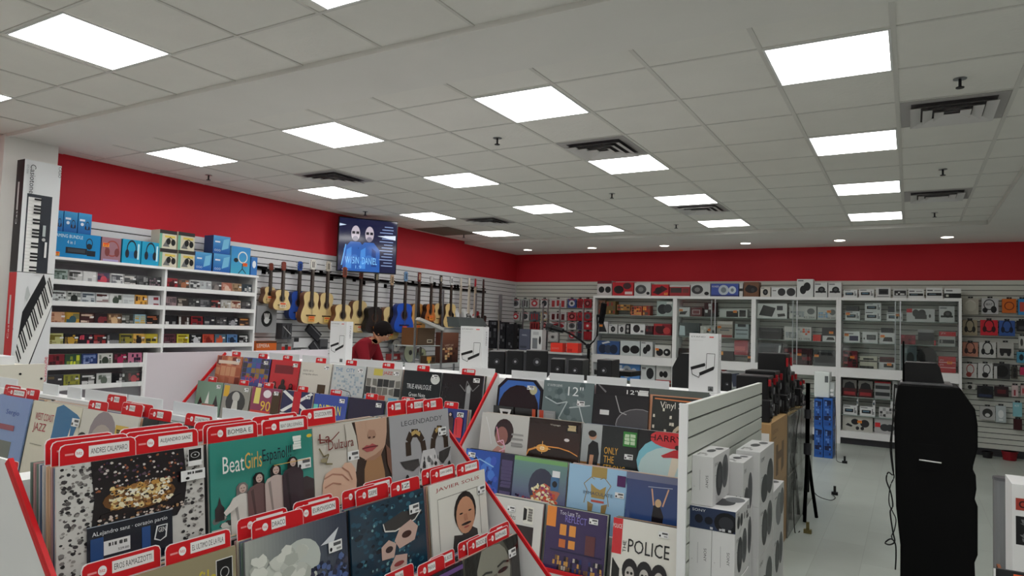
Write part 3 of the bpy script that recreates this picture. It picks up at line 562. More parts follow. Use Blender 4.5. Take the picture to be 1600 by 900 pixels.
# right end panel with slats
mb=MB(); mb.box((BX1,2.985,0),(BX1+.008,4.70,1.328),(222,224,224)); off(mb,OB).build('end_panel','paint',rb)
mb=MB(); slats(mb,'x',BX1+.008,3.0,4.70,.05,1.328,.0762,1,(206,210,202)); off(mb,OB).build('slat_cladding','paint',rb)
off(MB().box((BX1-.012,2.972,0),(BX1+.026,2.984,1.332),(232,233,234)),OB).build('panel_edge_trim','paint',rb)
off(MB().box((BX0-.02,2.93,0),(BX0,4.70,1.362),(212,205,212)),OB).build('end_panel','paint',rb)
off(MB().box((BX0-.022,2.915,0),(BX0+.004,2.93,1.364),(232,232,235)),OB).build('panel_edge_trim','paint',rb)
prof=[(3.60,0),(3.60,1.35),(3.575,1.35),(2.98,.72),(2.98,0)]
for xx in(-2.19,):
    off(MB().prism(prof,'x',xx,xx+.010,'white'),OB).build('divider_panel','paint',rb)
for xx in(-2.19,BX0+.004):
    a=Vector((0,3.575,1.35)); b=Vector((0,2.98,.72)); n=Vector((0,-.63,.595)).normalized()
    p=[(a.y,a.z),(b.y,b.z),(b.y+n.y*.008,b.z+n.z*.008),(a.y+n.y*.008,a.z+n.z*.008)]
    w_=.010; p2=[(a.y,a.z),(b.y,b.z),(b.y-n.y*w_,b.z-n.z*w_),(a.y-n.y*w_,a.z-n.z*w_)]
    q=MB().prism(p,'x',xx-.001,xx+.011,'red'); q.prism(p2,'x',xx+.0102,xx+.0112,'red'); off(q,OB).build('red_edge_strip','plastic',rb)
def cB(row,x): return (x,BY[row]-.04,BZ[row]-.3125)
hc=0
for a,b in((-4.7,-4.28),(-4.26,-3.93),(-3.9,-3.62),(-3.4,-2.95),(-2.93,-2.72),(-2.40,-2.22),(-2.10,-1.86),(-1.84,-1.62),(-1.60,-1.36),(-1.34,-1.12)):
    o=MB().box((-(b-a)/2,0,0),((b-a)/2,.004,.05),(226,228,230)).build('header_card','paint'); o.location=((a+b)/2,3.612,1.3255); tag(o,'blank white header card along the top of the middle rack, %s'%ORD[hc],'header card','blank header cards of the middle rack'); hc+=1
def T_(s,*a): return ('t',s)+a
B0=[('orange record album with rows of brown portraits',(190,110,80),[('n',0,0,1,1,5,4,[(170,90,60),(210,150,110),(120,50,40)],.9,3),('r',.08,.76,.9,.86,(230,210,190))]),
 ('purple collage record album reading "TOP 10"',(90,80,150),[('n',0,.4,1,1,6,4,[(90,80,170),(60,60,70),(150,120,60),(60,100,150)],.9,5),('n',0,0,1,.3,6,3,[(200,90,100),(70,80,150),(225,225,225)],.9,6),('t','TOP 10',.12,.28,.18,(225,60,60),.78)]),
 ('red record album with dark heads along the lower edge',(196,40,50),[('r',.15,.62,.8,.86,(120,20,34))]+lady_fig(.2,.0,.38,(50,20,25),w=.12,skin=(150,60,60))+lady_fig(.5,.0,.46,(40,15,20),w=.13,skin=(60,20,26))+lady_fig(.8,.0,.36,(50,20,25),w=.12,skin=(150,60,60))),
 ('cream record album with two lines of small print and a brown square',(215,210,200),[T_('store on a',.08,.74,.06,(110,105,100),.34),T_('Long play album',.08,.64,.06,(110,105,100),.5),('r',.62,.0,.88,.42,(72,52,32))]),
 ('pale blue grey record album like a street map reading "CITY"',(200,205,206),[('n',.05,.05,.95,.78,14,12,[(170,185,195),(205,208,206),(150,165,180)],.5,4),T_('THE   CITY',.08,.82,.1,(70,120,170),.6),('l',[(.1,.2),(.3,.36),(.6,.3),(.7,.1)],.015,(70,70,74))]),
 ('record album with a strip of street photographs and red "JAZZ" lettering',(190,188,182),[('n',0,.3,1,.72,6,2,[(80,80,80),(120,118,112),(50,50,52)],1,4),('r',.0,.0,.3,.26,(110,180,215)),('r',.36,.0,.6,.3,(205,60,50)),('r',.7,.0,.95,.26,(120,185,215)),('r',.2,.8,.46,.97,(205,190,90)),T_('JAZZ',.48,.82,.1,(200,50,50),.26)]),
 ('black record album reading "TRUE ANALOGUE"',(36,40,44),[T_('TRUE ANALOGUE',.12,.55,.12,(225,228,230),.66),T_('Green Note',.2,.36,.1,(225,228,230),.44),('e',.86,.82,.12,.12,(215,218,215))]),
 ('black record album with a silver studio microphone',(38,34,38),[('r',.62,.16,.73,.66,(150,150,152)),('e',.675,.66,.055,.1,(175,175,178)),('l',[(.45,.75),(.6,.6),(.62,.85),(.78,.62),(.92,.78)],.015,(130,130,132)),('e',.35,.12,.07,.07,(180,180,182))])]
B1=[('green record album with three leaping dancers',(120,150,130),[('p',[(.1,.2),(.2,.5),(.3,.3)],(40,40,42)),('p',[(.4,.3),(.5,.7),(.55,.3)],(225,225,220)),('p',[(.7,.2),(.8,.6),(.92,.25)],(50,46,46)),('r',.3,.08,.8,.28,(170,90,80))]),
 ('black and white record album of a seated man with a yellow corner label',(150,148,140),[('r',.02,.6,.22,.95,(215,170,50)),('e',.5,.45,.36,.36,(60,60,60)),('e',.5,.62,.14,.16,(190,188,182)),('p',[(.36,.1),(.62,.1),(.58,.5),(.42,.5)],(205,204,198))]),
 ('purple and red record album with a large yellow "90"',(140,60,90),[('r',.02,.0,1,.3,(200,60,50)),('p',[(.1,.5),(.3,.5),(.3,.98),(.12,.98)],(230,215,120)),T_('90',.36,.3,.3,(235,190,70),.34),('r',.72,.2,1,.9,(70,50,30)),('e',.55,.82,.14,.12,(235,225,230))]),
 ('record album with a British flag and a white title band',(215,215,215),[('r',0,.34,1,1,(40,40,80)),('p',[(0,.95),(.08,1),(1,.42),(.92,.34)],(225,225,225)),('p',[(.92,1),(1,.95),(.08,.34),(0,.4)],(225,225,225)),('r',.38,.34,.62,1,(190,30,45)),('r',.0,.34,1,.36,(30,30,30)),T_('MURDER CAPITAL',.02,.14,.14,(40,30,34),.94),('r',.0,.0,1,.08,(40,40,44))]),
 ('blue record album reading "BATMAN" in yellow',(60,80,160),[T_('BATMAN',.18,.45,.26,(225,210,50),.66),('r',.0,.3,.14,.7,(110,200,190)),('r',.66,.1,.96,.26,(225,210,50))]),
 ('navy record album with pink and blue letters',(34,30,60),[T_('DRO',.05,.05,.34,(210,110,180),.5),T_('CH',.6,.05,.3,(110,170,220),.3)]),
 ('grey record album next to the navy one with pink letters',(120,120,130),[('n',.1,.1,.9,.9,5,5,[(90,90,100),(160,160,165)],.6,4)]),
 ('blue record album with a group of young people around a woman in black',(50,60,120),lady_fig(.22,.3,.55,(225,225,225),w=.09)+lady_fig(.42,.3,.66,(90,40,50),w=.09)+lady_fig(.62,.3,.6,(60,40,44),w=.09)+lady_fig(.84,.3,.6,(205,50,60),w=.09,long=False)+lady_fig(.5,.0,.5,(30,28,36),w=.16))]
for row,LST in((0,B0),(1,B1)):
    for k,(lab,base,art) in enumerate(LST):
        art=vt(art,.82 if row==0 else .74)
        x=-4.555+.3118*k; xx,yy,z=cB(row,x); sleeve(lab,base,art,xx,yy,z,'Y',w=.296,h=.312,stk=(.78,.86))
        fileback(xx,yy,z,'Y',5,lab,RD,.009,w=.29)
        tabcard(xx,yy+.0078+.009*2,z,'Y',-.02+.06*RD.random(),RD.choice(['POP','BLUES','VARIOS','BANDAS','ELECTRONICA']),'small red divider tab above the '+short(lab,8),tw=.10,th=.028,W_=.28,group='small red tabs of the middle rack')
sp=lambda *a:list(a)
cola=[('r',0,0,1,1,(70,110,185)),('e',.5,.42,.5,.5,(44,32,38)),('p',[(0,.0),(0,.3),(0,.78),(.02,.0)],(44,32,38)),('r',0,0,.04,.72,(44,32,38)),('e',.52,.14,.19,.2,(205,55,60)),('t','Coca-Cola',.36,.09,.11,(240,235,235),.32),('e',.84,.84,.09,.09,(190,185,150)),('p',[(0,.84),(0,1),(.12,1)],(35,35,40)),('p',[(.88,1),(1,1),(1,.84)],(35,35,40))]
sl12=[('r',0,0,1,1,(108,122,124)),('b',0,0,1,1,40,.07,.06,[(96,110,112),(120,134,136),(84,98,100)],4),('t','12"',.5,.76,.16,(225,230,230),.3),('l',[(.05,.7),(.3,.6),(.5,.65),(.35,.35),(.7,.2)],.02,(190,200,202)),('l',[(.7,.7),(.85,.3),(.9,.05)],.02,(200,208,210)),('l',[(.55,.55),(.95,.62)],.02,(190,200,202)),('e',.18,.16,.14,.12,(190,60,66)),('t','12" OUTER SLEEVES',.08,.9,.04,(220,225,225),.3)]
in12=[('r',0,0,1,1,(36,34,38)),('t','12"',.58,.74,.14,(235,235,235),.2),('n',.78,.72,.97,.9,1,3,[(225,225,225)],1,4),('l',[(.05,1),(.2,.75)],.03,(120,118,122))]
mast=[('r',0,0,1,1,(40,38,42)),('e',.85,.3,.42,.42,(78,76,80)),('o',.85,.3,.42,.42,.04,(150,148,150)),('l',[(.4,1),(.5,.6),(.62,.55)],.02,(170,168,170)),('t','PREMIUM MASTER SLEEVES',.06,.2,.05,(190,188,190),.4),('r',.13,.5,.3,.62,(225,225,225)),('e',.82,.08,.13,.08,(175,172,172))]
stor=[('r',0,0,1,1,(196,140,110)),('r',.06,.0,1,.88,(52,54,52)),('r',.0,.9,1,1,(90,96,92)),('l',[(.1,.84),(.95,.82)],.02,(216,130,80)),('n',.08,.02,.45,.7,9,12,[(220,215,200),(52,54,52)],.25,5),('t','Vinyl Storage',.2,.66,.14,(225,220,210),.72),('e',.62,.2,.22,.26,(205,190,165)),('e',.62,.2,.17,.2,(120,88,66)),('t','SET',.54,.14,.1,(225,215,200),.2)]
singer=[('r',0,0,1,1,(198,196,192)),('e',.5,.6,.2,.3,(48,26,30)),('e',.46,.5,.13,.22,(150,98,90)),('p',[(.25,0),(.6,0),(.56,.2),(.4,.28),(.3,.16)],(190,140,130)),('l',[(.34,.7),(.42,.4),(.55,.3),(.5,.1),(.62,.0)],.02,(225,150,175)),('l',[(.38,.36),(.5,.42),(.56,.24),(.44,.16)],.02,(235,190,205)),('l',[(.1,.9),(.2,.6),(.26,.3)],.012,(225,225,225)),('n',.66,.3,.92,.6,1,6,[(150,148,146)],.7,3)]
sun=[('g',0,0,1,1,(70,34,20),(44,30,28)),('e',.5,-.1,.62,.42,(230,150,70)),('e',.52,-.16,.62,.45,(40,24,20)),('e',.30,.24,.12,.10,(240,170,80)),('e',.30,.24,.05,.045,(255,240,200)),('l',[(.14,.24),(.46,.24)],.012,(250,190,110)),('l',[(.3,.1),(.3,.42)],.012,(250,190,110)),('t','Voyage',.42,.84,.05,(220,210,200),.2),('r',.74,.72,.94,.92,(26,22,22)),('n',.76,.76,.92,.9,1,4,[(200,180,140)],.8,4),('e',.76,.52,.05,.04,(225,215,215))]
strong=[('r',0,0,1,1,(34,38,38)),('g',0,0,.36,1,(140,146,150),(176,180,180)),('r',0,0,.36,.2,(130,90,50)),('p',[(.12,.02),(.3,.02),(.33,.4),(.3,.62),(.2,.66),(.13,.55)],(22,22,24)),('p',[(.14,.0),(.2,.0),(.24,.36),(.17,.36)],(190,140,110)),('e',.2,.76,.07,.09,(190,140,112)),('e',.19,.80,.075,.07,(40,30,26)),('t','ONLY',.42,.42,.14,(225,172,70),.24),('t','THE',.42,.24,.14,(225,172,70),.18),('t','STRONG',.42,.06,.14,(225,172,70),.38),('r',.74,.62,.97,.92,(58,130,60)),('n',.76,.66,.95,.88,2,3,[(190,215,180)],.8,3)]
harry=[('r',0,0,1,1,(30,30,32)),('e',.56,.34,.56,.56,(130,196,212)),('e',.6,.2,.56,.5,(190,214,214)),('e',.62,.86,.42,.2,(205,60,66)),('t','HARRY STY',.2,.8,.13,(40,16,20),.86),('r',.2,-.0,1,.04,(206,110,110)),('p',[(.52,.04),(.62,.04),(.68,.3),(.78,.04),(.88,.04),(.74,.5),(.58,.5)],(226,216,196)),('p',[(.56,.48),(.72,.48),(.84,.36),(.8,.56),(.68,.66),(.6,.64),(.4,.5),(.44,.46)],(190,50,56)),('e',.66,.7,.045,.05,(60,40,34))]
bluel=[('r',0,0,.72,1,(40,80,170)),('b',0,0,.72,1,70,.07,.09,[(30,60,150),(70,120,210),(20,34,90),(60,90,190)],5),('r',.72,0,1,1,(34,30,60)),('n',.75,.1,.97,.9,1,14,[(80,70,110)],.9,4),('l',[(.05,.7),(.3,.85),(.6,.75)],.02,(140,190,235)),('t','LIVE',.74,.03,.05,(180,190,220),.2)]
space=[('g',0,0,1,1,(96,84,140),(110,150,140)),('r',0,.93,1,1,(120,170,110)),('e',.55,.55,.24,.3,(58,60,80)),('p',[(.2,.0),(.42,.0),(.8,.3),(.9,.5),(.6,.62),(.4,.4)],(190,110,90)),('b',.35,.22,.88,.62,110,.03,.026,[(235,225,170),(210,80,60),(150,60,100),(190,120,60),(240,235,200)],6),('p',[(.24,.0),(.36,.0),(.56,.34),(.46,.36)],(236,206,130)),('b',.0,.05,.4,.4,50,.03,.026,[(40,34,60),(150,70,80),(120,84,120)],8),('r',.72,.52,.87,.74,(70,110,150)),('e',.795,.63,.045,.05,(20,24,30)),('r',.74,.74,.88,.84,(225,228,230))]
immac=[('r',0,0,1,1,(158,196,226)),('r',.4,.8,.66,1,(172,146,84)),('l',[(.3,.3),(.34,.55),(.28,.66),(.4,.8),(.5,.74),(.62,.82),(.74,.68),(.68,.55),(.72,.3)],.012,(150,130,90)),('e',.52,.6,.16,.18,(158,196,226)),('p',[(.42,.42),(.64,.42),(.66,.66),(.56,.58),(.5,.6),(.4,.68)],(172,146,84)),('r',.42,.34,.64,.38,(190,80,70)),('p',[(.38,.06),(.44,.06),(.46,.3),(.36,.34)],(150,126,80)),('p',[(.6,.06),(.66,.06),(.7,.34),(.6,.3)],(150,126,80)),('t','IMMACULATE',.28,.47,.06,(70,84,104),.5),('r',.84,.7,.98,.9,(80,30,90))]
swing=[('g',0,0,1,1,(44,80,140),(70,78,120)),('r',0,.9,1,1,(110,114,140)),('p',[(.44,.22),(.6,.22),(.62,.42),(.56,.56),(.46,.56),(.44,.4)],(30,26,32)),('l',[(.42,.80),(.46,.56)],.022,(216,170,140)),('l',[(.68,.82),(.6,.56)],.022,(216,170,140)),('l',[(.36,.82),(.74,.84)],.008,(190,200,220)),('e',.53,.6,.05,.06,(214,180,140)),('p',[(.46,.12),(.58,.14),(.6,.24),(.46,.24)],(216,170,140)),('e',.5,.1,.04,.03,(24,24,28))]
midn=[('r',0,0,1,1,(214,212,208)),('r',.22,.0,.86,.62,(48,38,40)),('t','Midnights',.22,.66,.1,(100,90,86),.3),('p',[(.5,.0),(.62,.0),(.66,.3),(.6,.42),(.52,.3)],(190,110,60)),('e',.57,.36,.04,.05,(170,90,60)),('r',.66,.66,.84,.92,(226,224,214)),('p',[(.66,.7),(.72,.72),(.72,.88),(.66,.9)],(24,22,22)),('n',.74,.7,.83,.9,1,5,[(120,116,110)],.8,3)]
refl=[('r',0,0,1,1,(64,50,90)),('r',.0,.7,.16,1,(232,140,60)),('t','Too Late To',.22,.9,.06,(205,200,220),.34),('t','REFLECT',.32,.80,.1,(130,120,200),.36),('r',.24,.6,.35,.76,(226,150,70)),('r',.4,.6,.51,.76,(226,150,70)),('r',.24,.42,.35,.54,(200,110,60)),('r',.4,.42,.51,.54,(226,150,70)),('p',[(.68,.36),(.84,.36),(.84,.66),(.68,.66)],(100,56,60)),('r',.1,.36,.96,.38,(40,34,70)),('n',.16,.02,.98,.3,22,4,[(190,180,170),(120,90,60),(50,60,110),(200,150,80),(30,26,46)],.6,6)]
police=[('r',0,0,1,1,(224,222,214)),('r',0,.5,.15,1,(205,50,56)),('r',0,.0,.15,.06,(205,50,56)),('t','POLICE',.0,.86,.06,(235,230,230),.14),('p',[(.02,.06),(.14,.06),(.14,.3),(.02,.44)],(30,30,30)),('t','THE',.22,.54,.05,(24,24,26),.16,1),('t','POLICE',.25,.55,.19,(24,24,26),.62)]+[q for u in(.3,.52,.74) for q in (('p',[(u-.13,.0),(u+.11,.0),(u+.09,.2),(u-.1,.2)],(60,58,58)),('e',u,.3,.12,.17,(36,34,36)),('e',u,.25,.07,.11,(186,182,176)),('e',u-.025,.27,.02,.02,(30,30,30)),('e',u+.03,.27,.02,.02,(30,30,30)))]+[('r',.8,.0,.98,.22,(34,34,36)),('t','POLICE',.82,.14,.05,(225,225,225),.14)]
RX=[-1.965,-1.655,-1.335,-1.03]
singer=vt(singer,.78); sun=vt(sun,.66); strong=vt(strong,.78); harry=vt(harry,.74); immac=vt(immac,.82); in12=vt(in12,.5); mast=vt(mast,.8)
Br=[(0,RX[0],'octagonal blue and black picture disc album with a red "Coca-Cola" label',(70,110,185),cola,None,3),(0,RX[1]-.0,'thick grey green pack of clear outer sleeves reading 12 inch',(108,122,124),sl12,(.7,.6),5),(0,RX[2],'black pack of record sleeves with a white 12 inch title, behind the other black pack',(36,34,38),in12,None,3),(0,RX[3]+.0,'dark storage box with an orange frame reading "Vinyl Storage"',(52,54,52),stor,None,2),
 (1,RX[0],'pale grey record album with a singer in profile crossed by pink lines',(198,196,192),singer,None,5),(1,RX[1],'brown record album with a sunrise over a planet',(50,32,28),sun,None,5),(1,RX[2],'black record album reading "ONLY THE STRONG" beside a man in black',(34,38,38),strong,(.78,.5),5),(1,RX[3],'black wrapped album with a pale blue disc and a figure in white trousers',(30,30,32),harry,None,4),
 (2,RX[0],'bright blue concert record album with a dark text column',(40,80,170),bluel,(.06,.86),4),(2,RX[1],'purple and green record album with an exploding dark sphere',(96,84,140),space,None,4),(2,RX[2],'light blue record album with a gold crest',(158,196,226),immac,(.82,.58),5),(2,RX[3],'deep blue record album with a figure hanging from a bar',(50,80,130),swing,None,5),
 (3,RX[0]+.06,'white record album with a dark photograph and a black half disc, "Midnights"',(214,212,208),midn,(.36,.8),6),(3,RX[1]+.04,'purple record album with lit windows at night reading "REFLECT"',(64,50,90),refl,(.72,.84),4),(3,RX[2]+.31,'white record album reading "THE POLICE" with three faces',(224,222,214),police,(.7,.84),5)]
Br[-1]=(3,-1.032,)+Br[-1][2:]; Br[-2]=(3,-1.375,)+Br[-2][2:]; Br[-3]=(3,-1.71,)+Br[-3][2:]
for row,x,lab,base,art,stk,n in Br:
    xx,yy,z=cB(row,x); w=.31
    if row==0 and x==RX[0]:
        e=thing('picture_disc_album',lab,'record album',(xx,yy,z),0,-LEAN); c=.05; P=[(-.15,0),(.15,0),(.15,.312-c),(.15-c,.312),(-.15+c,.312),(-.15,.312-c)]
        mb=MB().prism(P,'y',0,.012,(38,34,40)); mb.prism([(-.135,.01),(.135,.01),(.135,.30-c),(.135-c,.30),(-.135+c,.30),(-.135,.30-c)],'y',-.0006,.001,(70,110,185))
        mb.art((-.135,-.0008,.01),(.27,0,0),(0,0,.29),(0,-1,0),cola[1:2]+cola[4:7]); mb.build('sleeve','wrap',e)
        s=MB().box((.05,-.004,.255),(.095,-.003,.278),(235,235,235)); s.art((.05,-.004,.255),(.045,0,0),(0,0,.023),(0,-1,0),STK[1:]); s.build('price_sticker','print_',e)
        continue
    sleeve(lab,base,art,xx,yy,z,'Y',stk=stk,w=w,h=.312 if row else .318)
    fileback(xx,yy,z,'Y',n,lab,RD,.009,w=.306)
# second black pack standing in front, small boxes at the foot of the top row
sleeve('black pack reading "PREMIUM MASTER SLEEVES" with a large grey record printed on it',(40,38,42),mast,RX[2],BY[0]-.055,BZ[0]-.3125-.0,'Y',w=.31,h=.265,stk=None,cat='sleeve pack',name='sleeve_pack')
for k,(x,w,lab,art,c) in enumerate(((-2.045,.135,'small black boxed cleaning kit with a white chevron, below the round picture disc',[('p',[(.3,.9),(.9,.9),(.6,.1)],(225,225,225)),('p',[(.45,.8),(.75,.8),(.6,.4)],(30,30,30))],(34,34,36)),(-1.90,.135,'small black boxed cleaning kit with white script and an orange edge',[('r',.1,.2,.7,.4,(210,210,210)),('r',.15,.5,.8,.62,(180,180,180)),('r',.84,0,1,1,(190,80,50))],(34,34,36)),(-1.765,.11,'small silver and red boxed brush beside the two black kits',[('r',.1,0,.35,1,(190,70,50)),('r',.45,.1,.9,.9,(160,162,164))],(150,152,154)))):
    e=carton('cleaning_kit_box',lab,'accessory box',w,.13,.02,c,art,(x,BY[0]-.052,BZ[0]-.3145+.0),0,kind='wrap')
    e.location=(x,BY[0]-.085,BZ[0]-.3145)
    e.location=(x,BY[1]-.04+.062,1.15-.3125) ; e.scale=(1,1,1); e.rotation_euler=(0,0,0); e.location.z=BZ[1]-.3145+.0; 
    bpy.data.objects.remove(e)
    e=carton('cleaning_kit_box',lab,'accessory box',w,.15,.012,c,art,(x,BY[0]-.0535,BZ[0]-.3130),0,kind='wrap')
# acrylic sign holder at the left end panel
o=MB().box((-.1,0,0),(.1,.003,.3),'white').build('acrylic_sign_holder',glassmat()); o.location=(BX0-.14,2.90,1.0); tag(o,'clear acrylic sign holder on the front edge of the middle rack\'s left end panel','sign holder'); o.parent=None
# ------------------------------------------------------------------ left wall: pillar with keyboard cartons
HP=math.pi/2
def kb_carton(label,z0,h,side,front_art,loc_y):
    t=thing('keyboard_carton',label,'keyboard carton',(-6.50,loc_y,z0),HP)
    w=.29; mb=MB().box((-w/2,0,0),(w/2,.13,h),(222,224,226),{'left':side}); face(mb,w,h,front_art)
    face(mb,w,h,[('t','Casiotone',.5,.42,.22,(235,235,235),.34,1),('r',.3,.55,.5,.8,(200,200,200))],'left',.13)
    mb.build('carton_body','print_',t); return t
def keys(u0,v0,u1,v1,n,vert=True):
    out=[('r',u0,v0,u1,v1,(232,232,230))]
    for k in range(n):
        v=v0+(v1-v0)*(k+.5)/n
        if k%7 not in(2,6): out.append(('r',u0+(u1-u0)*.42,v-(v1-v0)/n*.28,u1,v+(v1-v0)/n*.28,(25,25,28)))
        out.append(('r',u0,v+(v1-v0)/n*.48,u0+(u1-u0)*.42,v+(v1-v0)/n*.52,(120,120,120)))
    return out
fa=[('r',.12,.0,.80,.70,(48,52,60))]+keys(.16,.0,.5,.67,22)+[('r',.58,.33,.66,.43,(180,190,190)),('e',.62,.30,.05,.015,(180,180,180)),('r',.66,.14,.72,.28,(225,225,225)),('t','Casiotone',.14,.96,.15,(40,40,44),.26,3),('t','CASIO',.90,.985,.08,(30,30,34),.10,3),('t','CT-S300',.04,.95,.05,(120,120,124),.08,3)]
kb_carton('tall white keyboard carton with black spine, upper of the two on the pillar',1.962,.96,(34,30,34),fa,2.985)
def rotkeys():
    out=[]; a=Vector((.10,.30)); b=Vector((.92,.93)); d=(b-a); n=Vector((-.17,.16))
    P=lambda s,t:(a.x+d.x*s+n.x*t,a.y+d.y*s+n.y*t)
    out.append(('p',[P(-.10,-1.75),P(1.1,-1.75),P(1.1,1.7),P(-.10,1.7)],(30,30,34)))
    out.append(('p',[P(-.03,-1.45),P(1.05,-1.45),P(1.05,.3),P(-.03,.3)],(232,232,230)))
    for k in range(24):
        s=(k+.5)/24*1.05
        if k%7 not in(2,6): out.append(('p',[P(s-.012,-.6),P(s+.012,-.6),P(s+.012,.3),P(s-.012,.3)],(25,25,28)))
    out.append(('p',[P(.45,1.0),P(.55,1.0),P(.55,1.5),P(.45,1.5)],(190,195,195))); out.append(('p',[P(.75,1.3),P(1.0,1.3),P(1.0,1.6),P(.75,1.6)],(215,215,215)))
    return out
kb_carton('tall white and red keyboard carton with a slanted keyboard, on the pillar',.985,.972,(200,36,44),rotkeys()+[('t','Casiotone',.97,.04,.12,(206,40,50),.22,1),('p',[(.0,.3),(.1,.3),(.3,1),(.0,1)],(222,224,226))],2.985)
kb_carton('white keyboard carton standing on the floor beneath the two others, hidden low',.0,.98,(34,30,34),[],2.985)
# ------------------------------------------------------------------ CD shelf unit
def XU(y,z,x=-6.65): return (x,y,z)
SY=[3.17,4.275,5.405]; SH=[2.085,1.895,1.70,1.505,1.31,1.12,.93,.74]
OS=(-6.8,4.29,0)
cs=thing('cd_shelf','white wall shelf unit in two bays full of compact discs','shelf unit',OS)
for y in(SY[0]-.02,SY[1],SY[2]): off(MB().box((-6.98,y-.012,0),(-6.66,y+.012,SH[0]+.02),'white'),OS).build('upright_panel','paint',cs)
off(MB().box((-6.983,SY[0],0),(-6.97,SY[2],SH[0]),(205,200,208)),OS).build('back_panel','paint',cs)
off(MB().box((-6.98,SY[0]-.03,SH[0]+.02),(-6.64,SY[2]+.012,SH[0]+.045),'white'),OS).build('top_board','paint',cs)
for z in SH[1:]:
    m=MB()
    for a,b in((SY[0],SY[1]-.012),(SY[1]+.012,SY[2]-.012)):
        m.box((-6.97,a,z-.012),(-6.668,b,z),'white'); m.box((-6.668,a,z-.012),(-6.655,b,z+.032),'white')
    off(m,OS).build('shelf_board','paint',cs)
CDP=[ # per shelf: colours of the covers in the left and the right bay, as (base, accent, accent)
 [[(150,165,160),(60,80,70)],[(190,190,190),(40,40,40)],[(205,205,205),(90,90,95)],[(50,35,70),(190,60,80)],[(210,210,210),(40,40,50)],[(40,40,42),(190,185,180)],[(34,34,38),(120,120,120)],[(36,36,40),(120,100,110)]],
 [[(150,40,50),(60,20,24)],[(70,60,55),(160,100,70)],[(190,190,190),(40,40,44)],[(180,185,188),(120,120,124)],[(60,55,55),(120,110,105)],[(170,100,80),(215,180,160)],[(160,130,100),(90,70,50)],[(50,60,70),(180,180,180)]],
 [[(200,205,205),(90,90,90)],[(205,208,205),(40,44,42)],[(190,195,198),(70,80,90)],[(205,205,205),(70,30,30)],[(208,210,208),(60,70,60)],[(200,205,205),(150,155,158)],[(216,160,70),(60,40,30)],[(200,200,205),(140,50,60)]],
 [[(150,125,130),(90,80,84)],[(60,56,54),(150,140,130)],[(56,58,60),(100,100,100)],[(60,62,66),(110,110,114)],[(44,44,46),(150,60,60)],[(190,190,188),(120,110,90)],[(205,185,165),(120,60,50)],[(60,60,64),(120,120,120)]],
 [[(205,160,130),(150,100,80)],[(190,150,60),(60,90,100)],[(70,44,46),(210,180,160)],[(50,40,44),(120,50,56)],[(120,90,70),(205,170,130)],[(60,60,56),(190,190,185)],[(150,185,200),(190,160,90)],[(40,34,34),(160,90,60)]],
 [[(36,36,40),(220,220,220)],[(56,44,44),(200,200,200)],[(130,36,44),(40,36,40)],[(50,52,58),(150,150,150)],[(60,60,64),(120,120,120)],[(40,42,46),(150,150,155)],[(70,56,50),(205,140,80)]],
 [[(190,190,130),(120,110,50)],[(40,40,44),(190,150,60)],[(44,34,44),(200,70,90)],[(60,40,44),(150,50,50)],[(50,50,54),(215,215,215)],[(150,140,60),(60,60,50)],[(230,180,90),(40,34,34)],[(200,180,60),(60,56,40)]],
 [[(100,60,70),(60,44,48)],[(205,195,70),(130,110,30)],[(40,40,44),(205,205,210)],[(200,80,60),(120,40,36)],[(80,110,130),(200,90,60)],[(90,130,180),(40,50,70)],[(34,34,38),(190,190,190)]],
 [[(130,34,44),(60,20,24)],[(50,80,60),(205,215,60)],[(40,60,110),(120,140,190)],[(205,205,200),(60,70,60)],[(60,40,44),(170,50,90)],[(200,120,150),(50,40,60)],[(50,50,48),(130,130,120)]],
 [[(60,60,64),(120,120,124)],[(40,40,44),(90,90,94)],[(50,50,54),(150,150,150)],[(34,34,38),(80,80,84)]],
 [[(60,60,64),(150,120,60)],[(150,150,60),(80,80,60)],[(50,50,50),(205,205,205)],[(200,202,200),(100,110,100)],[(34,34,38),(205,205,205)],[(50,46,50),(190,70,80)],[(40,40,44),(205,200,195)]],
 [[(60,60,64),(120,120,124)],[(150,60,60),(205,205,205)],[(60,80,90),(120,120,124)],[(90,70,60),(190,160,100)]]]
def cname(c):
    c=rgb(c); best=None
    for n,v in dict(white=(215,215,215),black=(36,36,40),grey=(120,120,122),red=(180,40,45),maroon=(100,36,44),orange=(215,130,60),yellow=(205,185,70),brown=(110,75,55),blue=(60,90,170),purple=(80,50,90),green=(80,140,90),pink=(205,120,150),tan=(200,165,130)).items():
        d=sum((a-b)**2 for a,b in zip(c,v))
        if best is None or d<best[0]: best=(d,n)
    return best[1]
rc_=random.Random(11)
SN=['top','second','third','fourth','fifth','lowest']
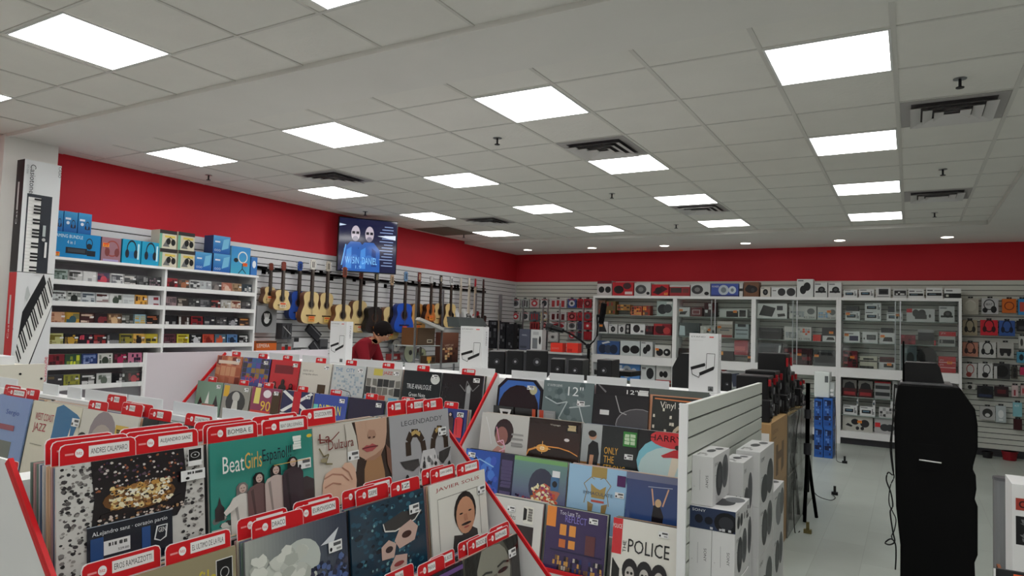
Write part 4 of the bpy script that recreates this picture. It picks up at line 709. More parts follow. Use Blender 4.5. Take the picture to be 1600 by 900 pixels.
for si in range(6):
    for bay in(0,1):
        L_=CDP[si*2+bay]; a=SY[bay]+.03+(.02 if bay==0 else 0); b=SY[bay+1]-.03; n=len(L_); full=8 if bay==0 and n!=7 else 8
        n=len(L_); stepw=(b-a)/(8 if si<5 or bay else 8)
        for k,(c1,c2) in enumerate(L_):
            y=a+stepw*(k+.5) if n<8 else a+(b-a)*(k+.5)/n
            if n==7: y=a+(b-a)*(k+.5)/7
            z=SH[si+1]+.0015
            ar=[('n',.1,.1,.9,.9,rc_.randint(2,5),rc_.randint(2,5),[c2,mix(c1,c2,.5)],.55,si*20+k+bay*9)]
            q=rc_.random()
            if q<.4: ar.append(('e',.5,.45,.22,.3,c2))
            elif q<.7: ar+= [('r',.12,.75,.8,.88,c2),('r',.12,.3,.5,.38,mix(c2,'white',.3))]
            if rc_.random()<.5: ar.append(('r',.7,.62,.92,.74,(225,225,225)))
            mb=MB().box((-.071,0,0),(.071,.010,.125),(30,30,34),{'front':c1}); face(mb,.142,.125,ar)
            nb=rc_.randint(1,3)
            o=mb.build('cd_case','wrap'); dy=rc_.uniform(-.004,.004); o.location=(-6.70,y,z); o.rotation_euler=(-.06,0,HP)
            tag(o,'%s and %s compact disc, %s on the %s shelf, %s bay'%(cname(c1),cname(c2) if cname(c2)!=cname(c1) else 'darker '+cname(c2),ORD[k],SN[si],('left','right')[bay]),'compact disc','compact discs on the wall shelf')
            if si==0 and bay==0 and k==0: base_cd=[]
            for j in range(nb):
                m=bpy.data.objects.new('cd_case',CDB[rc_.randrange(4)]) if 'CDB' in globals() else None
                if m is None:
                    CDB=[]
                    for cc in((40,40,44),(200,200,200),(120,50,56),(60,80,110)):
                        CDB.append(MB().box((-.071,0,0),(.071,.010,.125),(30,30,34),{'front':cc}).me('cd_case','wrap'))
                    m=bpy.data.objects.new('cd_case',CDB[rc_.randrange(4)])
                COL.objects.link(m); m.location=(-6.70-.0145*(j+1),y+.0015*(j+1),z); m.rotation_euler=(-.06,0,HP)
                tag(m,'compact disc case filed behind others on the %s shelf of the %s bay'%(SN[si],('left','right')[bay]),'compact disc','discs filed behind on the %s shelf, %s bay'%(SN[si],('left','right')[bay]))
# ------------------------------------------------------------------ boxes on top of the CD shelf
ZT=SH[0]+.0455
def headset(u,v,s,c,hl=None):
    return [('o',u,v+.12*s,.3*s,.42*s,.2,c),('r',u-.32*s,v-.3*s,u+.32*s,v+.02*s,hl) if hl else ('e',u,v,.01,.01,c),('e',u-.26*s,v-.1*s,.12*s,.2*s,c),('e',u+.26*s,v-.1*s,.12*s,.2*s,c)]
def topbox(px,label,base,art,zb=None,depth=.16,x=-6.69,tagc=None,tagpos=(.1,.1),name='headset_box',cat='headset box',group='boxes on top of the CD shelf',left=None,hang=True,cols=None):
    y,z,w,h=recX(x,*px,zb=zb)
    e=carton(name,label,cat,w-.004,h-.002,depth,base,art,(x,y,z),HP,group,tagc=tagc,tagpos=tagpos,left=left,cols=cols)
    return e,z+h
TL=(60,165,200); BL=(50,120,190)
hs=lambda c1,c2:[('r',.05,.1,.5,.5,mix(c1,'white',.1))]+headset(.5,.5,.8,c2)
e,_=topbox((80,368,157,408),'wide blue gaming bundle box with keyboard and headset, at the left on the CD shelf',(20,130,190),[('t','GAMING BUNDLE',.02,.78,.13,(215,235,240),.6),('r',.28,.18,.72,.42,(30,36,44)),('r',.32,.24,.68,.38,(60,66,74)),('r',.72,.14,.9,.36,(26,34,44)),('o',.76,.65,.07,.2,.2,(30,34,40)),('e',.76,.52,.06,.12,(30,34,40)),('t','4 in 1',.3,.55,.14,(215,235,240),.16)],ZT,tagc=(240,160,60),tagpos=(.02,.04))
for k,(a,b) in enumerate(((80,98.5),(99,121),(121.5,143))):
    topbox((a,336+k*1,b,368.5+k),'small blue headset box on the gaming bundle, %s'%ORD[k],(34,112,178),[('g',0,0,1,1,(20,90,160),(60,150,200))]+headset(.7,.35,.5,(40,30,40))+[('r',.1,.6,.5,.7,(215,225,235)),('e',.3,.45,.12,.08,(215,225,235))],ZT+.26,depth=.1)
# seat small boxes exactly on the bundle
def settle(objs,z):
    for o in objs: o.location.z=z
yb,zb,wb,hb=recX(-6.69,80,368,157,408,zb=ZT)
settle([o for o in COL.objects if (o.get('label')or'').startswith('small blue headset box on the gaming bundle')],ZT+hb-.0005)
topbox((158,373,189,411),'clear box with a large copper coloured headphone and an orange price tag',(150,110,120),[('o',.55,.55,.36,.34,.16,(150,70,60)),('e',.3,.4,.13,.18,(120,60,60)),('e',.8,.4,.13,.18,(120,60,60)),('r',.1,.02,.9,.1,(160,150,190))],ZT,tagc=(245,150,60),tagpos=(.05,.6))
for k,(a,b) in enumerate(((190.5,220),(221,249))):
    topbox((a,376+k*2,b,414+k),'teal blue headset box with a black headset, %s of the pair'%('left','right')[k],(28,150,190),headset(.5,.5,.9,(30,34,44),(30,130,190))+[('r',.82,.2,.92,.85,(190,225,235))],ZT)
CRM=[('r',0,0,1,1,(205,200,180)),('r',0,.0,.15,1,(110,170,150)),('r',0,.8,1,1,(50,46,46)),('p',[(.2,.1),(.6,.1),(.4,.5)],(110,110,110)),('r',.3,.6,.9,.72,(215,190,90)),('e',.52,.4,.13,.18,(26,26,28)),('e',.8,.36,.13,.18,(26,26,28)),('l',[(.5,.5),(.6,.62),(.8,.5)],.04,(26,26,28))]
yb,zb,wb,hb=recX(-6.69,249,389,277,418,zb=ZT)
for r in(0,1):
    for k,(a,b) in enumerate(((249,276.5),(278,304.5))):
        topbox((a,389+k*2-r*30,b,418+k*2-r*30),'cream and green headset box, %s of the stack of four'%(('bottom left','bottom right'),('top left','top right'))[r][k],(205,200,180),CRM,ZT+r*(hb+.0005),depth=.15)
BLV=[('g',0,0,1,1,(30,90,170),(90,165,215)),('p',[(.5,.2),(.9,.35),(.95,.9),(.6,.8)],(120,190,225)),('r',.1,.62,.4,.7,(225,230,240)),('t','OOO',.08,.12,.12,(215,230,240),.36)]
yb,zb,wb,hb=recX(-6.69,333,396,360,425,zb=ZT)
topbox((304.5,393,331,422),'bright blue accessory box left of the pair of stacked blue ones',(40,110,190),BLV,ZT,depth=.12,name='accessory_box',cat='accessory box')
topbox((333,396,360,425),'bright blue accessory box, lower of the stacked pair',(40,110,190),BLV,ZT,name='accessory_box',cat='accessory box',cols={'left':(40,60,100)})
topbox((333,367,360,395),'bright blue accessory box, upper of the stacked pair',(40,110,190),BLV,ZT+hb+.0,name='accessory_box',cat='accessory box',cols={'left':(40,60,100)})
topbox((361,385,391,428),'light blue box with a ring light and small tripod, orange price tag',(120,180,200),[('g',0,0,1,1,(70,170,200),(60,140,210)),('o',.6,.62,.26,.22,.2,(225,230,225)),('e',.25,.5,.12,.08,(26,30,36)),('l',[(.6,.4),(.6,.2),(.4,.02)],.03,(26,26,30)),('l',[(.6,.2),(.8,.04)],.03,(26,26,30))],ZT,tagc=(240,120,50),tagpos=(.62,.3),name='ring_light_box',cat='accessory box')
topbox((392,401,402,430),'narrow blue box at the right end of the CD shelf',(60,120,190),[('e',.5,.6,.3,.2,(225,230,235))],ZT,depth=.1,name='accessory_box',cat='accessory box')
# ------------------------------------------------------------------ television
def dep(px,py,d): return C0+ray(px,py)*d
a=dep(527,337,9.4); b=dep(528,425,9.4); c=dep(621,346,9.75); d=dep(620,428,9.75)
cx=(a+b+c+d)/4; U=((c-a)+(d-b))/2; wTV=math.hypot(U.x,U.y); hTV=((a-b).length+(c-d).length)/2; rzTV=math.atan2(U.y,U.x)
cx=cx+C0*0+(cx-C0).normalized()*.05; tv=thing('television','large wall television playing a blue music poster of two men in sunglasses','television',cx,rzTV)
MB().box((-wTV/2,.0,-hTV/2),(wTV/2,.05,hTV/2),'black').build('casing','plastic',tv)
sc=[('r',0,0,1,1,(14,16,50))]
def man(u,s):
    return [('p',[(u-.2*s,0),(u+.2*s,0),(u+.19*s,.42),(u+.08*s,.56),(u-.08*s,.56),(u-.19*s,.42)],(34,80,150)),('p',[(u-.15*s,.05),(u-.05*s,.05),(u-.06*s,.46),(u-.14*s,.4)],(60,120,190)),('p',[(u+.05*s,.1),(u+.14*s,.1),(u+.12*s,.4),(u+.05*s,.46)],(20,50,110)),('e',u,.72,.075*s,.15,(170,160,170)),('e',u,.62,.05*s,.05,(110,105,120)),('r',u-.06*s,.71,u-.01*s,.76,(16,16,26)),('r',u+.01*s,.71,u+.06*s,.76,(16,16,26)),('l',[(u-.16*s,.2),(u,.3),(u+.12*s,.24)],.04,(50,100,170))]
sc+=man(.28,1)+man(.52,1)+[('t','W15IN  DANIEL',.12,.14,.13,(120,180,230),.55),('t','1.9',.3,.05,.06,(120,170,220),.1)]+[('r',.78-.04*(k%3),.88-k*.058,.93+.01*(k%2),.895-k*.058,(130,150,190)) for k in range(14)]+[('p',[(.66,.70),(.98,.73),(.98,.64)],(200,210,225)),('p',[(.0,.89),(.12,.87),(.0,.84)],(180,195,215)),('l',[(.06,.1),(.12,.5)],.02,(90,150,210))]
m=MB(); m.art((-wTV/2+.012,-.0005,-hTV/2+.014),(wTV-.024,0,0),(0,0,hTV-.028),(0,-1,0),sc,step=.0002)
ms=bpy.data.materials.new('screen'); ms.use_nodes=True; nt=ms.node_tree; bb=nt.nodes['Principled BSDF']; vc=nt.nodes.new('ShaderNodeVertexColor'); vc.layer_name='Col'
nt.links.new(vc.outputs[0],bb.inputs['Emission Color']); bb.inputs['Emission Strength'].default_value=.9; bb.inputs['Base Color'].default_value=(.01,.01,.01,1); bb.inputs['Roughness'].default_value=.1
m.build('screen',ms,tv)
arm=MB().tube([(0,.05,0),(-.02,.15,0),(-.05,.28,0)],.02,'black'); arm.build('wall_arm','metal',tv)
# ------------------------------------------------------------------ guitars
def outline(w,h,kind='acoustic',n=28):
    """body outline as (x,z); z from 0 bottom to h top"""
    pts=[]
    prof={'acoustic':[(0,0),(.30,.012),(.44,.07),(.5,.19),(.485,.32),(.41,.46),(.345,.57),(.345,.66),(.39,.78),(.385,.88),(.30,.965),(.12,1.0)],
          'electric':[(0,0),(.3,.02),(.46,.1),(.5,.24),(.43,.42),(.36,.54),(.40,.68),(.47,.82),(.44,.97),(.36,1.0),(.27,.88),(.12,.8)]}[kind]
    R_=[(x*w,z*h) for x,z in prof]; 
    L_=[(-x,z) for x,z in R_[1:]][::-1]
    return L_+R_
def bez(R_,it=1):
    for _ in range(it):
        o=[]; n=len(R_)
        for i in range(n):
            a=R_[i];b=R_[(i+1)%n]; o+=[(a[0]*.75+b[0]*.25,a[1]*.75+b[1]*.25),(a[0]*.25+b[0]*.75,a[1]*.25+b[1]*.75)]
        R_=o
    return R_
def guitar(label,H,bw,bh,top,side,neckc,headc,kind='acoustic',loc=(0,0,0),guard=None,burst=None,tagc=None,tuner='silver',name=None,cat='guitar',group='guitars hanging on the left wall',hw=.055):
    """H total height, hangs from its headstock; origin at the bottom of the body, front to -y"""
    t=thing(name or('acoustic_guitar' if kind=='acoustic' else 'electric_guitar'),label,cat,loc,HP,0,group)
    P=bez(outline(bw,bh,kind),2); d=.085 if kind=='acoustic' else .04
    m=MB().prism(P,'y',0,d,top,side); m.build('body','wood',t)
    hh=.16*H if H>.7 else .18*H; nz=H-hh; nw=.045*(H/.95)**.5
    if kind=='acoustic':
        zc=bh*.60 if H>.75 else bh*.58
        r=bw*.135; s=MB(); ring=[]
        for rr,col,yy in((r*1.35,(70,50,36),-.0006),(r*1.22,top,-.0009),(r*1.12,(110,70,50),-.0012),(r,(24,18,16),-.0015)):
            s.poly([(rr*math.cos(-2*math.pi*k/20),yy,zc+rr*math.sin(-2*math.pi*k/20)) for k in range(20)][::-1],col)
        s.build('sound_hole','wood',t)
        MB().box((-bw*.24,-.009,bh*.24),(bw*.24,-.0,bh*.275),(50,30,24)).build('bridge','wood',t)
        if guard: MB().prism([(r*.7,zc-r*1.3),(r*1.9,zc-r*1.5),(r*2.0,zc-r*.3),(r*1.2,zc+r*.3)],'y',-.0022,-.0005,guard).build('pickguard','plastic',t)
        n0=zc+r*.8
    else:
        MB().prism([(-.05,bh*.3),(.09,bh*.2),(.1,bh*.55),(.02,bh*.75),(-.07,bh*.7)],'y',-.003,-.0005,guard or(225,225,225)).build('pickguard','plastic',t)
        for k in range(3): MB().box((-.035,-.008,bh*(.34+.14*k)),(.035,-.003,bh*(.34+.14*k)+.018),(230,230,230)).build('pickup','plastic',t)
        MB().box((-.04,-.01,bh*.2),(.04,-.0,bh*.24),'silver').build('bridge','metal',t)
        n0=bh*.72
    MB().prism([(-nw*.62,n0),(nw*.62,n0),(nw*.5,nz),(-nw*.5,nz)],'y',-.012,.012,neckc).build('neck','wood',t)
    hx=hw/2; hd=[(-hx*.8,nz),(hx*.8,nz),(hx*1.15,nz+hh*.25),(hx*1.05,H-.01),(hx*.4,H),(-hx*.4,H),(-hx*1.05,H-.01),(-hx*1.15,nz+hh*.25)] if kind=='acoustic' else [(-hx*.7,nz),(hx*.7,nz),(hx*.9,nz+hh*.3),(hx*.6,H-.02),(hx*.2,H),(-hx*.8,H-.01),(-hx*1.5,H-.05),(-hx*1.3,nz+hh*.3)]
    hm=MB().prism(hd,'y',-.006,.014,headc)
    if kind=='acoustic' and H>.75:
        for s_ in(-1,1): hm.prism([(s_*hx*.35-.006,nz+hh*.2),(s_*hx*.35+.006,nz+hh*.2),(s_*hx*.35+.006,H-.03),(s_*hx*.35-.006,H-.03)],'y',-.0068,-.006,(24,20,18) if sum(rgb(headc))>200 else (200,190,160))
    hm.build('headstock','wood',t)
    st=MB()
    for k in range(6): x=(k-2.5)/2.5*nw*.38; st.tube([(x,-.014,bh*.26),(x*.9,-.015,nz)],.0008,(200,195,185),3)
    st.build('strings','metal',t)
    nt_=3 if H>.7 else 2; tm=None
    for k in range(nt_):
        for s_ in((-1,1) if kind=='acoustic' else (-1,)):
            for q in range(1 if kind=='acoustic' else 2):
                z=nz+hh*(.28+.26*k+.13*q)
                if tm is None:
                    g=MB().cyl((0,0,0),(.018,0,0),.003,'silver',6); g.box((.014,-.005,-.008),(.026,.006,.008),tuner); tm=g.me('tuning_peg','plastic')
                o=bpy.data.objects.new('tuning_peg',tm); COL.objects.link(o); o.parent=t; o.location=(s_*hx*1.05,.004,z); o.rotation_euler=(0,0,0 if s_>0 else math.pi)
    if tagc:
        g=MB().box((-.05,-.02,.03),(.05,-.017,.10),tagc); g.art((-.05,-.0201,.03),(.1,0,0),(0,0,.07),(0,-1,0),[('r',.08,.6,.92,.9,(225,100,60)),('t','149.95',.15,.14,.38,(60,20,10),.7)]); g.build('price_tag','print_',t)
    return t
NAT=(222,196,140); DK=(110,70,44); NK=(50,38,34)
GX=-6.80
GT=[ # head px top, x at head, x at body, body top, body bottom, width px, args
 ((425,411),(420,475),21,.42,'small natural ukulele with a brown headstock, leftmost on the wall',dict(top=NAT,side=DK,neckc=NK,headc=(110,50,36),name='ukulele',cat='ukulele',hw=.05,tagc=(235,200,150))),
 ((445,409),(439,485),28,.42,'larger natural ukulele, second from the left',dict(top=NAT,side=DK,neckc=NK,headc=(120,50,36),name='ukulele',cat='ukulele',hw=.055,tagc=(230,215,190))),
 ((467,408),(467.5,500),29,.49,'blue guitar with blue headstock, among the ukuleles at the left',dict(top=(36,74,160),side=(24,44,100),neckc=NK,headc=(40,80,160),tagc=(238,170,90),hw=.06)),
 ((487.5,405),(487,506),31,.5,'natural guitar with white tuning pegs and slotted headstock',dict(top=NAT,side=DK,neckc=NK,headc=(225,222,215),tuner='white',tagc=(238,160,80),hw=.07)),
 ((512,408),(510.5,507),27,.5,'natural guitar with a dark and white headstock, right of the white pegged one',dict(top=NAT,side=DK,neckc=NK,headc=(190,180,165),tagc=(238,200,110),hw=.06,tuner='white')),
 ((537,417),(537,518),32,.42,'natural guitar directly left of the crouching person, brown headstock',dict(top=NAT,side=DK,neckc=NK,headc=(130,60,40),hw=.06)),
 ((562.5,419),(563,520),29,.5,'natural guitar with white tuning pegs above the person\'s head',dict(top=NAT,side=DK,neckc=NK,headc=(130,60,40),tuner='white',hw=.06,tagc=(235,215,190))),
 ((587,425),(587,521),29,.43,'black guitar with an orange price tag, behind the person',dict(top=(36,30,30),side=(20,18,18),neckc=(26,22,22),headc=(30,28,28),tagc=(242,140,50),hw=.06)),
 ((609.5,429),(612.5,531),29,.505,'natural guitar hanging lowest, right of the person\'s head',dict(top=NAT,side=DK,neckc=NK,headc=(190,160,130),tuner='white',tagc=(240,200,110),hw=.06)),
 ((632.5,424),(633,520),31,.48,'bright blue guitar right of the television',dict(top=(36,84,190),side=(20,44,110),neckc=NK,headc=(110,150,190),tagc=(225,80,60),hw=.06)),
 ((653,425),(655,518),25,.47,'amber acoustic guitar with a dark red headstock',dict(top=(214,160,90),side=(90,50,30),neckc=NK,headc=(120,40,36),tagc=(240,150,60),hw=.06)),
 ((673,431),(674,503),17,.39,'small sunburst guitar with a white headstock',dict(top=(190,110,50),side=(50,26,20),neckc=NK,headc=(200,200,200),tagc=(240,150,60),hw=.05)),
 ((688,430),(688,506),21,.42,'natural guitar with a black pickguard and black headstock',dict(top=(216,186,130),side=(60,34,24),neckc=NK,headc=(36,34,34),guard=(24,22,22),hw=.05)),
 ((703,432),(706,512),21,.47,'natural guitar farthest right among the acoustics, white headstock',dict(top=(220,190,130),side=(60,34,24),neckc=NK,headc=(205,205,205),guard=(24,22,22),hw=.05)),
 ((719,434),(720,510),17,.36,'white electric guitar with white neck, left of the pair',dict(kind='electric',top=(222,222,222),side=(200,200,200),neckc=(205,195,180),headc=(215,205,190),guard=(235,235,235),hw=.04)),
 ((732,434),(733,510),17,.36,'white electric guitar with white neck, right of the pair',dict(kind='electric',top=(222,222,222),side=(200,200,200),neckc=(205,195,180),headc=(215,205,190),guard=(60,60,60),hw=.04)),
 ((742,435),(742,514),16,.36,'red electric guitar with a red headstock',dict(kind='electric',top=(170,30,40),side=(110,20,26),neckc=(200,180,160),headc=(180,40,50),guard=(230,230,230),hw=.04)),
 ((755,436),(754,522),14,.34,'dark electric guitar with a long black neck, nearest the corner',dict(kind='electric',top=(60,34,30),side=(30,20,18),neckc=(40,26,24),headc=(70,34,32),guard=(26,26,26),hw=.04))]
for gi,((hx_,hy),(bx_,by),wpx,frac,lab,kw) in enumerate(GT):
    GX=-6.845+.115*(gi%2)
    x=X(GX,(hx_+bx_)/2,(hy+by)/2); top=X(GX,hx_,hy).z; bot=X(GX,bx_,by).z
    w=X(GX,bx_+wpx/2,(hy+by)/2).y-X(GX,bx_-wpx/2,(hy+by)/2).y; H=top-bot
    loc=(GX+.0,x.y,bot)
    body_h=H*frac
    guitar(lab,H,w*.98,body_h,loc=loc,**kw)
    # hook that carries it
    fk=.031 if kw.get('kind') else .032
    hk=thing('guitar_hook','black padded wall hook holding the '+short(lab,8),'wall hook',(XW+.02,x.y,top-H*(.16 if H>.7 else .18)-.014),0,0,'guitar hooks on the left wall')
    q=MB().box((0,-.03,-.03),(.008,.03,.03),'black'); q.tube([(.005,0,0),(GX-XW-.05,0,0)],.006,'black'); q.build('hook_arm','metal',hk)
    q=MB()
    for s_ in(-1,1): q.tube([(GX-XW-.05,0,0),(GX-XW-.045,s_*fk,.0),(GX-XW+.0,s_*(fk+.003),.005)],.006,'black')
    q.build('fork','plastic',hk)
o=MB().box((XW+.017,5.62,2.24),(XW+.045,10.9,2.275),(24,24,26)).build('guitar_rail','metal'); tag(o,'long black mounting rail behind the guitar headstocks','rail')
# ------------------------------------------------------------------ things low on the guitar wall
def wallX(px,label,base,art,x=-6.86,depth=.118,name='hanging_pack',cat='hanging pack',**k):
    y,z,w,h=recX(x,*px); return carton(name,label,cat,w,h,depth,base,art,(x,y,z),HP,**k)
wallX((401,478,432,520),'grey hanging bag with a white hand in a black oval',(150,150,152),[('e',.5,.52,.28,.30,(24,24,26)),('e',.5,.46,.13,.12,(225,225,225))]+[('l',[(.42+.05*k,.5),(.38+.08*k,.72)],.04,(225,225,225)) for k in range(4)]+[('l',[(.5,.42),(.66,.5)],.04,(225,225,225))],name='instrument_bag',cat='instrument bag')
wallX((400,533,432,548),'orange and brown box end reading "LEMERA" under the grey bag',(206,100,40),[('r',0,.8,1,1,(90,60,44)),('t','LEMERA',.05,.35,.36,(230,220,210),.6)],name='accessory_box',cat='accessory box')
wallX((402,549,431,565),'brown and orange box below the one reading "LEMERA"',(120,70,40),[('t','GGC',.4,.3,.4,(225,190,160),.4)],name='accessory_box',cat='accessory box')
o=wallX((441,505,456,530),'bunch of dark cables in a clear hanging pack',(70,70,74),[('l',[(.2,.1),(.4,.9),(.6,.1),(.8,.9)],.06,(26,26,28)),('l',[(.1,.8),(.9,.3)],.05,(190,190,190))])
wallX((459,528,489,543),'white and black flat box with a rounded corner, below the guitars',(205,205,208),[('r',0,.6,.25,1,(40,40,44))],name='accessory_box',cat='accessory box')
wallX((470,545,490,554),'small white flat box beneath the white and black one',(200,200,204),[('r',.1,.2,.5,.5,(70,70,74))],name='accessory_box',cat='accessory box')
wallX((440,537,456,552),'red and grey hanging pack of small parts',(150,150,150),[('r',.0,.3,.9,.7,(190,40,40)),('r',.3,.1,.6,.9,(60,60,60))])
for k,(a,b) in enumerate((((480,510),(497,528)),((486,537),(498,555)))):
    p=X(-6.84,*a); q=X(-6.84,*b); t=MB(); d=(q-p); n=Vector((0,d.z,-d.y)).normalized()*.06
    t.prism([(p.y-n.y,p.z-n.z),(q.y-n.y,q.z-n.z),(q.y+n.y,q.z+n.z),(p.y+n.y,p.z+n.z)],'x',-6.85,-6.81,(52,52,56)); t.prism([(p.y-n.y*.6,p.z-n.z*.6),(q.y-n.y*.6,q.z-n.z*.6),(q.y-n.y*.4,q.z-n.z*.4),(p.y-n.y*.4,p.z-n.z*.4)],'x',-6.81,-6.809,(120,120,124))
    o=t.build('guitar_strap','cloth'); tag(o,'dark strap pack hanging at a slant on the wall, %s'%('upper','lower')[k],'guitar strap')
wallX((500,530,512,553),'dark grey pack of strings left of the white stand box',(90,90,94),[('r',.1,.1,.9,.5,(50,50,54))])
# bright drums, amplifier and poster near the corner
def drum(label,px,x,r,d,face_c,side_c,art):
    p=X(x,*px); t=thing('drum',label,'drum',(x,p.y,p.z),HP)
    MB().cyl((0,0,0),(0,d,0),r,side_c,24).build('shell','metal',t); m=MB().cyl((0,-.004,0),(0,-.0005,0),r*.93,face_c,24); m.cyl((0,-.005,0),(0,-.0041,0),r*.25,(90,90,90),14); m.build('drumhead','print_',t)
    MB().cyl((0,-.003,0),(0,.012,0),r*1.03,'silver',24).build('hoop','metal',t); return t
drum('small drum with a pale head and a grey centre, on the wall shelf',(619,540),-6.88,.10,.08,(215,212,205),'silver',None)
drum('larger drum with a pale green head beside the small one',(641,551),-6.74,.16,.08,(200,205,180),'silver',None)
drum('drum with a clear head low beside the amplifier',(660,553),-6.70,.09,.08,(190,195,160),'silver',None)
for (px,l,c) in(((640,523,652,533),'red hanging pack above the drums',(150,40,44)),((612,553,626,563),'red and white drum accessory pack low on the wall',(160,60,60))): wallX(px,l,c,[('r',.2,.2,.6,.6,(205,205,205))])
OA_=(-6.6,8.7,0)
t=thing('instrument_display','aluminium framed glass display with shelves below the amber guitar','display stand',OA_)
for y in(7.87,8.53,9.45,10.2):
    for x in(-6.62,-6.22): off(MB().box((x-.012,y-.012,0),(x+.012,y+.012,2.15 if x==-6.22 else 1.3),'silver'),OA_).build('post','metal',t)
for z,ya,yb in((1.02,7.885,10.185),(1.30,7.885,8.515)):
    off(MB().box((-6.60,ya,z-.01),(-6.235,yb,z),(190,200,200)),OA_).build('shelf','paint',t)
def onshelf(px,x,zb,label,base,art,depth,name,cat,**k):
    y,z,w,h=recX(x,*px,zb=zb); return carton(name,label,cat,w,h,depth,base,art,(x,y,z),HP,**k)
onshelf((652,519,679,546),-6.30,1.3005,'brown guitar amplifier with a small control plate, on the aluminium display','brown',[('r',0,0,1,1,(72,56,44)),('r',.04,.05,.96,.95,(86,68,52)),('r',.55,.14,.86,.34,(190,180,160)),('r',.6,.19,.82,.29,(60,50,44))],.3,'guitar_amplifier','amplifier')
onshelf((690,517,716,564),-6.30,1.0215,'tall brown poster box with dark figures and small lights',(96,60,50),[('g',0,0,1,1,(60,34,30),(150,100,80)),('t','LAST OF',.2,.55,.06,(225,200,180),.5),('t','US',.3,.45,.07,(225,200,180),.3),('p',[(.35,.02),(.65,.02),(.6,.28),(.4,.28)],(40,24,22)),('n',.05,.1,.95,.5,6,5,[(190,130,90),(220,190,140),(60,36,30)],.3,4)],.12,'poster_box','poster box')
onshelf((667,549,681,561),-6.30,1.0215,'orange and black boxes of small instruments under the amplifier',(90,70,54),[('r',0,.4,.5,.9,(220,150,70)),('r',.55,.2,.9,.8,(40,34,30)),('e',.25,.3,.12,.25,(205,190,90))],.12,'instrument_box','instrument box')
def pixprism(pts,x0,x1,col,name,kind='print_'):
    q=[X((x0+x1)/2,*a) for a in pts]; c=[(v.y,v.z) for v in q]; o=MB().prism(c[::-1],'x',x0,x1,col).build(name,kind); return o
o=pixprism([(709,511),(753,509),(745,497),(707,495)],-6.17,-5.95,(92,98,98),'keyboard_cover_box'); tag(o,'grey green slanted box lid beside the electric guitars','box')
o=pixprism([(652,500),(654,496),(691,512),(691,517)],-6.19,-6.12,(190,188,184),'price_board','paint'); tag(o,'tilted pale board beneath the amber guitar','board')
lp=X(-6.06,730,512); o=MB().box((-.02,-.02,0),(.02,.02,lp.z-.004),'silver').build('support_post','metal'); o.location=(-6.06,lp.y,0); tag(o,'metal post carrying the grey green slanted lid','post')
# ------------------------------------------------------------------ back wall: display cabinets
CX=[-5.11,-3.56,-2.24,-.97,.632]; YC=11.72; ZTOP=2.25; ZM1,ZM0=1.165,1.02; SHZ=[1.90,1.555]  # shelf heights above the middle bar
LOWZ=[.72,.44]
nm=['leftmost white display cabinet behind the microphones','second white display cabinet from the left on the back wall','third white display cabinet, behind the black speakers','rightmost and widest white display cabinet on the back wall']
for k in range(4):
    a,b=CX[k],CX[k+1]; O_=((a+b)/2,11.9,0); t=thing('display_cabinet',nm[k],'display cabinet',O_)
    def P_(m,n,kind='paint'): return off(m,O_).build(n,kind,t)
    P_(MB().box((a,YC,.0),(a+.035,12.08,ZTOP),'white'),'side_panel'); P_(MB().box((b-.035,YC,.0),(b-.001,12.08,ZTOP),'white'),'side_panel')
    P_(MB().box((a+.036,YC,ZTOP-.045),(b-.036,12.08,ZTOP),'white'),'top_board'); P_(MB().box((a+.036,YC,ZM0),(b-.036,12.08,ZM1),'white'),'middle_board')
    P_(MB().box((a+.036,YC,.10),(b-.036,12.08,.20),'white'),'bottom_board'); P_(MB().box((a+.036,YC+.05,0),(b-.036,YC+.07,.10),'dgrey'),'plinth')
    for z in SHZ+LOWZ: P_(MB().box((a+.037,YC+.07,z-.008),(b-.037,12.075,z),(150,165,160)),'glass_shelf','plastic')
    # sliding doors
    mid=(a+b)/2
    if k:
        for x0,x1,y in((a+.04,mid+.04,YC+.012),(mid-.04,b-.04,YC+.034)):
            P_(MB().box((x0,y,ZM1+.004),(x1,y+.006,ZTOP-.05),'white'),'sliding_glass_door',glassmat())
            P_(MB().box((x0,y-.004,ZM1+.004),(x0+.014,y+.01,ZTOP-.05),'silver'),'door_edge','metal') if x0>mid-.1 else P_(MB().box((x1-.014,y-.004,ZM1+.004),(x1,y+.01,ZTOP-.05),'silver'),'door_edge','metal')
# product artwork ----------------------------------------------------------
BK=(26,26,28)
def a_sp2(c1=BK,u=.0): return [('e',.36+u,.5,.16,.30,c1),('e',.66+u,.5,.16,.30,c1),('e',.36+u,.5,.07,.13,(70,70,74)),('e',.66+u,.5,.07,.13,(70,70,74)),('r',.04,.84,.3,.92,(90,90,94))]
def a_sp1(c1=BK): return [('e',.5,.48,.26,.32,c1),('e',.5,.48,.12,.15,(90,90,92)),('r',.05,.86,.4,.93,(90,90,94))]
def a_fig8(c1=BK): return [('e',.38,.4,.20,.24,c1),('e',.62,.58,.22,.24,c1),('r',.06,.88,.4,.94,(90,90,94))]
def a_st(c1=BK): return [('r',.12,.28,.72,.64,c1),('r',.2,.42,.62,.56,(90,120,140)),('n',.78,.2,.94,.8,2,4,[(110,110,114)],.8,3),('r',.06,.84,.5,.92,(80,80,84))]
def a_bar(c1=BK): return [('r',.05,.22,.95,.5,c1),('r',.15,.32,.6,.42,(90,110,120)),('r',.06,.68,.4,.8,(80,80,84)),('r',.5,.68,.9,.76,(130,130,134))]
def a_dome(c1=BK): return [('p',[(.1,.3),(.9,.3),(.9,.42),(.1,.42)],c1),('e',.56,.5,.28,.22,c1),('e',.56,.52,.14,.10,(80,80,84)),('r',.06,.84,.5,.92,(120,120,124))]
